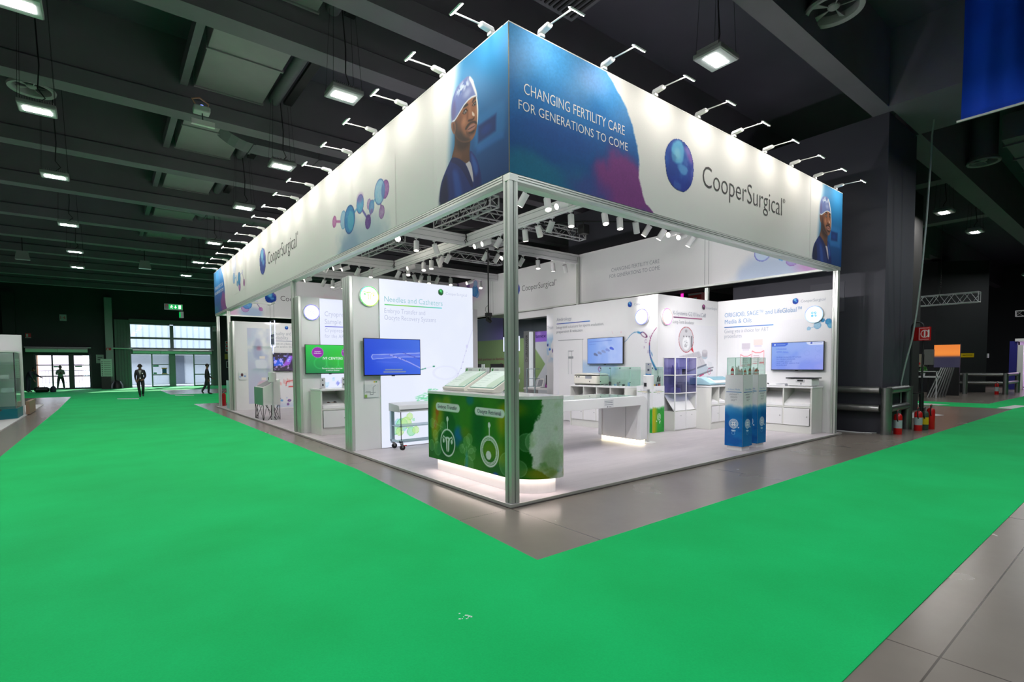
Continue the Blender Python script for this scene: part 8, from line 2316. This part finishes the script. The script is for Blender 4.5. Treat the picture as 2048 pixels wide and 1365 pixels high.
for x, y in ((13.2, 14.2), (13.2, 13.6)): MB().tube([(x, y, 4.34), (x, y, 4.35)], .12, 16).build('lamp', glow('down_lamp', (255, 250, 240), 6), t)
t = thing('pale_wall', 'narrow white wall end with blue watercolour left of the andrology room', 'partition wall', (8.5, 8.55, ZP))
MB().box(8.5, 8.42, ZP, 9.6, 8.75, 3.5).build('board', m_white, t)
A = Art(8.75, 8.42, .1, 3.48, .02, (236, 236, 240)); A.put(.8 * sstep(.45, .6, vnoise(A.U, A.V, 3, 3, 3)) * sstep(.6, .2, np.abs(A.V - 2.3)), (150, 196, 236)); A.ell((8.6, 2.25), .05, .05, (40, 120, 220)); A.ell((8.7, 2.4), .04, .06, (60, 60, 150)); A.ell((8.45, 2.2), .03, .08, (90, 60, 150))
A.build('watercolour_print', m_print_s, t, onX(8.5)); lettering('title_lettering', t, 'Training', (8.49, 8.72, 2.95), RX, .5, .12, m_tx_grey, thin=-.006)
t = thing('work_desk', 'white desk beyond the passage beside the andrology wall', 'desk', (9.0, 9.6, ZP))
MB().box(8.7, 8.85, .80, 9.4, 10.3, .86).build('top', m_white, t); MB().box(8.75, 8.9, ZP, 9.35, 8.94, .8).build('side', m_white, t); MB().box(8.75, 10.2, ZP, 9.35, 10.24, .8).build('side', m_white, t)
t = thing('desk_monitor', 'black monitor on the desk beyond the passage', 'monitor', (9.0, 9.15, .86))
MB().box(9.0, 8.95, .98, 9.04, 9.36, 1.33).build('screen', m_black, t); MB().box(9.02, 9.12, .87, 9.06, 9.2, 1.0).box(8.95, 9.05, .86, 9.1, 9.27, .875).build('foot', m_black, t)
t = thing('keyboard', 'small white and dark keyboard in front of the desk monitor', 'keyboard', (8.85, 9.2, .86)); MB().box(8.78, 9.0, .86, 8.9, 9.45, .885).build('case', m_lgrey, t); MB().box(8.8, 9.03, .885, 8.88, 9.42, .892).build('keys', m_dark, t)
t = thing('picture_frame', 'small white framed card leaning on the desk beyond the passage', 'frame', (9.1, 9.75, .86)); MB().prism([(9.0, 9.55, .86), (9.02, 9.55, .86), (9.12, 9.55, 1.2), (9.1, 9.55, 1.2)], (0, .35, 0)).build('frame', m_white, t); MB().prism([(9.0, 9.6, .92), (8.997, 9.6, .92), (9.08, 9.6, 1.16), (9.083, 9.6, 1.16)], (0, .25, 0)).build('print', m_ink_l, t)
t = thing('metal_shelf', 'small pale metal step shelf beyond the counter cases', 'shelf', (7.2, 8.0, ZP))
g = MB()
for a in (7.9, 8.3): g.box(7.2, a, ZP, 7.23, a + .03, 1.6)
for z in (1.0, 1.25, 1.57): g.box(7.2, 7.93, z, 7.45, 8.3, z + .02)
g.build('frame', mat('pale_blue_metal', (176, 196, 200), .4, .3), t)
for k, (a, b_) in enumerate(((9.59, 9.04), (8.68, 8.04))):
    t = thing('display_monitor', 'black monitor behind the counter cases, ' + ('left one with a white drawing' if k == 0 else 'right one'), 'monitor', (6, (a + b_) / 2, ZP))
    MB().box(6.0, b_, 1.33, 6.04, a, 1.75).build('screen', m_black, t)
    MB().box(6.03, (a + b_) / 2 - .05, ZP, 6.08, (a + b_) / 2 + .05, 1.4).box(5.85, (a + b_) / 2 - .25, ZP, 6.25, (a + b_) / 2 + .25, ZP + .02).build('stand', m_dark, t)
    if k == 0: MB().tube([(5.995, 9.5, 1.5), (5.995, 9.3, 1.58), (5.995, 9.15, 1.6), (5.995, 9.1, 1.5), (5.995, 9.15, 1.45)], .008, 5).build('drawing', m_swhite, t)
t = thing('hanging_sign', 'glowing frame sign hanging behind the front corner post', 'hanging sign', (6, 7.6, 2.13))
g = MB(); g.box(5.99, 7.9, 2.13, 6.01, 7.98, 2.57); g.box(5.99, 7.2, 2.13, 6.01, 7.29, 2.57); g.box(5.99, 7.29, 2.13, 6.01, 7.9, 2.16)
g.build('lit_edges', bpy.data.materials['edge_light'], t); MB().box(6.0, 7.29, 2.16, 6.005, 7.9, 2.57).build('acrylic_panel', m_acryl, t); MB().box(5.985, 7.22, 2.18, 5.99, 7.27, 2.45).build('dark_arrow', bpy.data.materials['slate_print'], t)
MB().tube([(6, 7.94, 2.57), (6, 7.94, 5.3)], .004, 4).tube([(6, 7.25, 2.57), (6, 7.25, 5.3)], .004, 4).build('wire', m_dark, t); MB().box(5.95, 7.0, 5.30, 6.05, 8.35, 5.34).build('hanging_bar', m_dark, t)
area('neighbour_light', (13.5, 18.5, 4.2), 1.5, 140, (.95, .95, 1), (0, 0, 0), 4)
area('neighbour_light', (9.5, 11.2, 3.6), .6, 25, (1, .98, .96), (0, 0, 0), 1.5)
area('pink_stand_light', (41.8, 0, 2.9), 1.2, 60, (1, .8, 1))

# ---- marks on the carpet
def floor_sticker(label, pts, group=None):
    o = MB().prism([(x, y, .006) for x, y in pts], (0, 0, .003)).build('floor_sticker', m_lgrey)
    tag(o, label, 'sticker', group); return origin_to_base(o)
floor_sticker('pale oblong floor sticker on the carpet left of the walking man', [(-3.2, 30.4), (-2.3, 29.8), (-2.25, 30.5), (-3.2, 31.2)])
floor_sticker('pale oblong floor sticker on the carpet right of the walking man', [(-.4, 32.2), (.5, 31.6), (.55, 32.2), (-.35, 33)])
floor_sticker('pale oblong floor sticker on the carpet at the right edge', [(22.0, -1.3), (24.2, -1.5), (24.4, -1.1), (22.2, -.9)])
floor_sticker('white floor plate on the green cross aisle far right behind the extinguishers', [(22.2, .8), (22.9, .6), (23.2, 1.6), (22.4, 1.9)])
o = MB().prism([(15.0, .2, .001), (17.5, -.35, .001), (18.5, .4, .001), (15.5, 1.2, .001)], (0, 0, .004)).build('floor_plate', m_lgrey); tag(o, 'pale floor sheet on the concrete behind the hoop stand', 'sheet'); origin_to_base(o)
g = MB(); rr = random.Random(9)
for k in range(14):
    x, y = -1.88 + rr.uniform(-.05, .05), -1.86 + rr.uniform(-.05, .05); s_ = rr.uniform(.003, .012)
    g.prism([(x - s_, y, .0062), (x, y - s_ * .6, .0062), (x + s_, y, .0062), (x, y + s_, .0062)], (0, 0, .002))
o = g.build('paint_flecks', m_white); tag(o, 'few pale flecks of dried paint on the green carpet near the camera', 'flecks', None, 'stuff'); origin_to_base(o)

# ================================================================== PEOPLE
m_skin = mat('brown_skin', (120, 84, 66), .5); m_hair = mat('dark_hair', (24, 20, 20), .7)
def person(label, loc, heading, J, outfit, extra=None):
    """J: joint positions (facing -Y, height 1.95); outfit: materials of torso, arms, legs"""
    t = thing('person', label, 'person', loc, heading)
    bones = [('pelvis', 'waist', .150, 'torso'), ('waist', 'chest', .16, 'torso'), ('chest', 'neck', .10, 'torso'), ('neck', 'head0', .062, 'skin'), ('head0', 'head1', .092, 'skin'), ('head1', 'head2', .098, 'skin')]
    rad = {'pelvis': .165, 'waist': .155, 'chest': .18, 'neck': .065, 'head0': .075, 'head1': .1, 'head2': .07}
    for s in 'LR':
        bones += [('chest', 'sh' + s, 0, 'arm'), ('sh' + s, 'el' + s, 0, 'arm'), ('el' + s, 'wr' + s, 0, 'arm'), ('wr' + s, 'ha' + s, 0, 'skin'), ('pelvis', 'hi' + s, 0, 'leg'), ('hi' + s, 'kn' + s, 0, 'leg'), ('kn' + s, 'an' + s, 0, 'leg'), ('an' + s, 'to' + s, 0, 'shoe')]
        rad.update({'sh' + s: .085, 'el' + s: .062, 'wr' + s: .034, 'ha' + s: .036, 'hi' + s: .115, 'kn' + s: .08, 'an' + s: .06, 'to' + s: .04})
    names = list(dict.fromkeys([b[0] for b in bones] + [b[1] for b in bones]))
    idx = {n: i for i, n in enumerate(names)}
    verts = [Vector(J[n]) for n in names]; edges = [(idx[a], idx[b_]) for a, b_, _, _ in bones]; radii = [rad[n] for n in names]
    segs = [(Vector(J[a]), Vector(J[b_]), k) for a, b_, _, k in bones]
    for s in 'LR':
        w, h = Vector(J['wr' + s]), Vector(J['ha' + s]); d = (h - w).normalized()
        sd = d.cross(Vector((0, 1, 0)));  sd = sd.normalized() if sd.length > .1 else Vector((1, 0, 0))
        for k in range(4):
            a = h + sd * (.024 * (k - 1.5)) + d * .02; L = (.05, .06, .055, .042)[k]
            b_ = a + d * L + Vector((0, -.012, 0)); c = b_ + d * L * .7 + Vector((0, -.025, 0))
            i = len(verts); verts += [a, b_, c]; radii += [.013, .011, .009]; edges += [(idx['ha' + s], i), (i, i + 1), (i + 1, i + 2)]; segs.append((a, c, 'skin'))
        a = w + d * .05 + sd * .035; b_ = a + d * .04 + sd * .02
        i = len(verts); verts += [a, b_]; radii += [.014, .011]; edges += [(idx['ha' + s], i), (i, i + 1)]; segs.append((a, b_, 'skin'))
    me = bpy.data.meshes.new('body'); me.from_pydata([tuple(v) for v in verts], edges, [])
    o = bpy.data.objects.new('body', me); COL.objects.link(o)
    o.modifiers.new('skin', 'SKIN').use_smooth_shade = True
    for i, sv in enumerate(me.skin_vertices[0].data): sv.radius = (radii[i], radii[i]); sv.use_root = (i == idx['pelvis'])
    o.modifiers.new('sub', 'SUBSURF').levels = 2
    dg = bpy.context.evaluated_depsgraph_get(); m2 = bpy.data.meshes.new_from_object(o.evaluated_get(dg)); o.modifiers.clear(); o.data = m2
    m2.materials.clear(); keys = ['torso', 'arm', 'leg', 'shoe', 'skin']
    for k in keys: m2.materials.append({'skin': m_skin, 'shoe': m_black}.get(k) or outfit[k])
    for p in m2.polygons:
        c = p.center; best = None
        for a, b_, k in segs:
            ab = b_ - a; tt = max(0, min(1, (c - a).dot(ab) / (ab.length_squared + 1e-9))); q = (c - a - ab * tt).length
            if best is None or q < best[0]: best = (q, k)
        p.material_index = keys.index(best[1]); p.use_smooth = True
    o.parent = t
    H1 = Vector(J['head1']); f = (Vector(J['head2']) - Vector(J['head0'])); 
    hb = MB().lathe([(0, .115), (.05, .105), (.09, .06), (.108, .0), (.1, -.05)], (H1.x, H1.y + .018, H1.z + .02), 20); hb.build('hair', m_hair, t, world=False, smooth=True)
    fc = MB(); fc.prism([(H1.x - .012, H1.y - .1, H1.z - .02), (H1.x + .012, H1.y - .1, H1.z - .02), (H1.x, H1.y - .128, H1.z - .022), (H1.x, H1.y - .1, H1.z + .03)], (0, .01, 0)); fc.build('nose', m_skin, t, world=False)
    for s in (-1, 1):
        MB().sphere((H1.x + s * .035, H1.y - .092, H1.z + .02), .011, 6).build('eye', m_hair, t, world=False)
        MB().sphere((H1.x + s * .1, H1.y + .01, H1.z), .026, 6, 1.4).build('ear', m_skin, t, world=False)
    MB().box(H1.x - .03, H1.y - .1, H1.z - .058, H1.x + .03, H1.y - .088, H1.z - .046).build('mouth', mat('lip_tone', (96, 56, 50), .5), t, world=False)
    if extra: extra(t)
    return t
def stand(**k):
    J = dict(pelvis=(0, 0, 1.0), waist=(0, 0, 1.15), chest=(0, .01, 1.42), neck=(0, 0, 1.60), head0=(0, -.015, 1.70), head1=(0, -.03, 1.79), head2=(0, -.025, 1.87))
    for s, q in (('L', 1), ('R', -1)):
        J.update({'sh' + s: (.185 * q, .01, 1.5), 'el' + s: (.235 * q, .03, 1.2), 'wr' + s: (.26 * q, -.08, .95), 'ha' + s: (.255 * q, -.11, .87), 'hi' + s: (.1 * q, 0, .96), 'kn' + s: (.115 * q, -.02, .54), 'an' + s: (.12 * q, .03, .1), 'to' + s: (.14 * q, -.15, .045)})
    J.update(k); return J
m_suit = mat('charcoal_suit', (26, 26, 32), .7); m_trou = mat('black_trousers', (22, 24, 28), .7); m_shirt = mat('pale_green_shirt', (110, 130, 122), .7); m_navy = mat('navy_workwear', (26, 32, 50), .7)
def suit_extra(t):
    MB().prism([(-.06, -.150, 1.54), (.06, -.150, 1.54), (.015, -.17, 1.2), (-.015, -.17, 1.2)], (0, -.008, 0)).build('shirt_front', m_white, t, world=False)
    MB().prism([(-.02, -.165, 1.53), (.02, -.165, 1.53), (.025, -.185, 1.25), (0, -.185, 1.2), (-.025, -.185, 1.25)], (0, -.006, 0)).build('tie', m_black, t, world=False)
    MB().box(.08, -.172, 1.34, .14, -.165, 1.4).build('badge', m_white, t, world=False)
    MB().box(-.03, -.2, 1.05, .03, -.19, 1.13).build('lanyard_card', m_white, t, world=False)
person('person in a dark suit and tie walking toward the camera on the carpet', (-2.1, 31.86, .006), -.05, stand(elL=(.24, 0, 1.2), wrL=(.16, -.2, 1.03), haL=(.10, -.25, 1.0), elR=(-.235, .02, 1.2), wrR=(-.22, -.16, 1.0), haR=(-.19, -.2, .94), head1=(0, -.06, 1.78), head2=(0, -.07, 1.86),
       knL=(.12, -.14, .55), anL=(.1, .12, .16), toL=(.11, -.03, .05), knR=(-.08, -.06, .54), anR=(-.03, -.06, .1), toR=(-.04, -.24, .045)), dict(torso=m_suit, arm=m_suit, leg=m_trou), suit_extra)
person('person in a pale green shirt standing before the small glass door looking at a phone', (-6.42, 49.2, .006), .1, stand(elL=(.24, .02, 1.22), wrL=(.12, -.22, 1.26), haL=(.06, -.26, 1.28), elR=(-.24, .02, 1.22), wrR=(-.1, -.22, 1.24), haR=(-.05, -.26, 1.27), head1=(0, -.05, 1.78), anL=(.2, .03, .1), toL=(.24, -.15, .045), anR=(-.2, .03, .1), toR=(-.25, -.14, .045), knL=(.16, -.03, .54), knR=(-.16, -.03, .54)),
       dict(torso=m_shirt, arm=m_shirt, leg=m_trou), lambda t: MB().box(-.04, -.33, 1.27, .04, -.32, 1.4).build('phone', m_black, t, world=False))
person('person in dark workwear bending forward over bags at the left of the small glass door', (-7.95, 45.0, .006), 1.1, stand(waist=(0, -.06, 1.14), chest=(0, -.2, 1.36), neck=(0, -.31, 1.5), head0=(0, -.37, 1.57), head1=(0, -.42, 1.64), head2=(0, -.46, 1.71), shL=(.2, -.24, 1.42), shR=(-.2, -.24, 1.42), elL=(.25, -.42, 1.2), wrL=(.2, -.62, 1.08), haL=(.18, -.7, 1.05), elR=(-.25, -.34, 1.12), wrR=(-.2, -.46, .9), haR=(-.19, -.5, .82)),
       dict(torso=m_navy, arm=m_navy, leg=m_navy))
person('person in a dark suit half hidden behind the far left post of the stand', (1.3, 32.2, .006), 1.5, stand(elL=(.26, -.06, 1.2), wrL=(.22, -.26, 1.02), haL=(.2, -.33, .98), knL=(.11, .1, .56), anL=(.1, .3, .2), toL=(.11, .2, .06), knR=(-.1, -.06, .55), anR=(-.1, -.04, .1), toR=(-.11, -.24, .045)), dict(torso=m_suit, arm=m_suit, leg=m_trou))
o = thing('holdall', 'dark holdall bag lying on the floor before the small glass door', 'bag', (-7.2, 44.3, .006))
MB().tube([(-7.6, 44.3, .2), (-7.5, 44.3, .2), (-6.9, 44.3, .2), (-6.8, 44.3, .2)], [.1, .19, .19, .1], 14).build('body', m_black, o, smooth=True)
MB().tube([(-7.4, 44.2, .36), (-7.3, 44.15, .48), (-7.1, 44.15, .48), (-7.0, 44.2, .36)], .02, 6).build('handle', m_dark, o)
o = thing('backpack', 'small dark backpack beside the holdall before the small glass door', 'bag', (-6.6, 44.1, .006))
MB().tube([(-6.6, 44.1, .006), (-6.6, 44.1, .1), (-6.58, 44.12, .35), (-6.56, 44.14, .44)], [.14, .18, .15, .06], 14).build('body', m_navy, o, smooth=True)
MB().tube([(-6.56, 44.1, .4), (-6.55, 44.05, .5), (-6.53, 44.12, .42)], .015, 6).build('loop', m_dark, o)
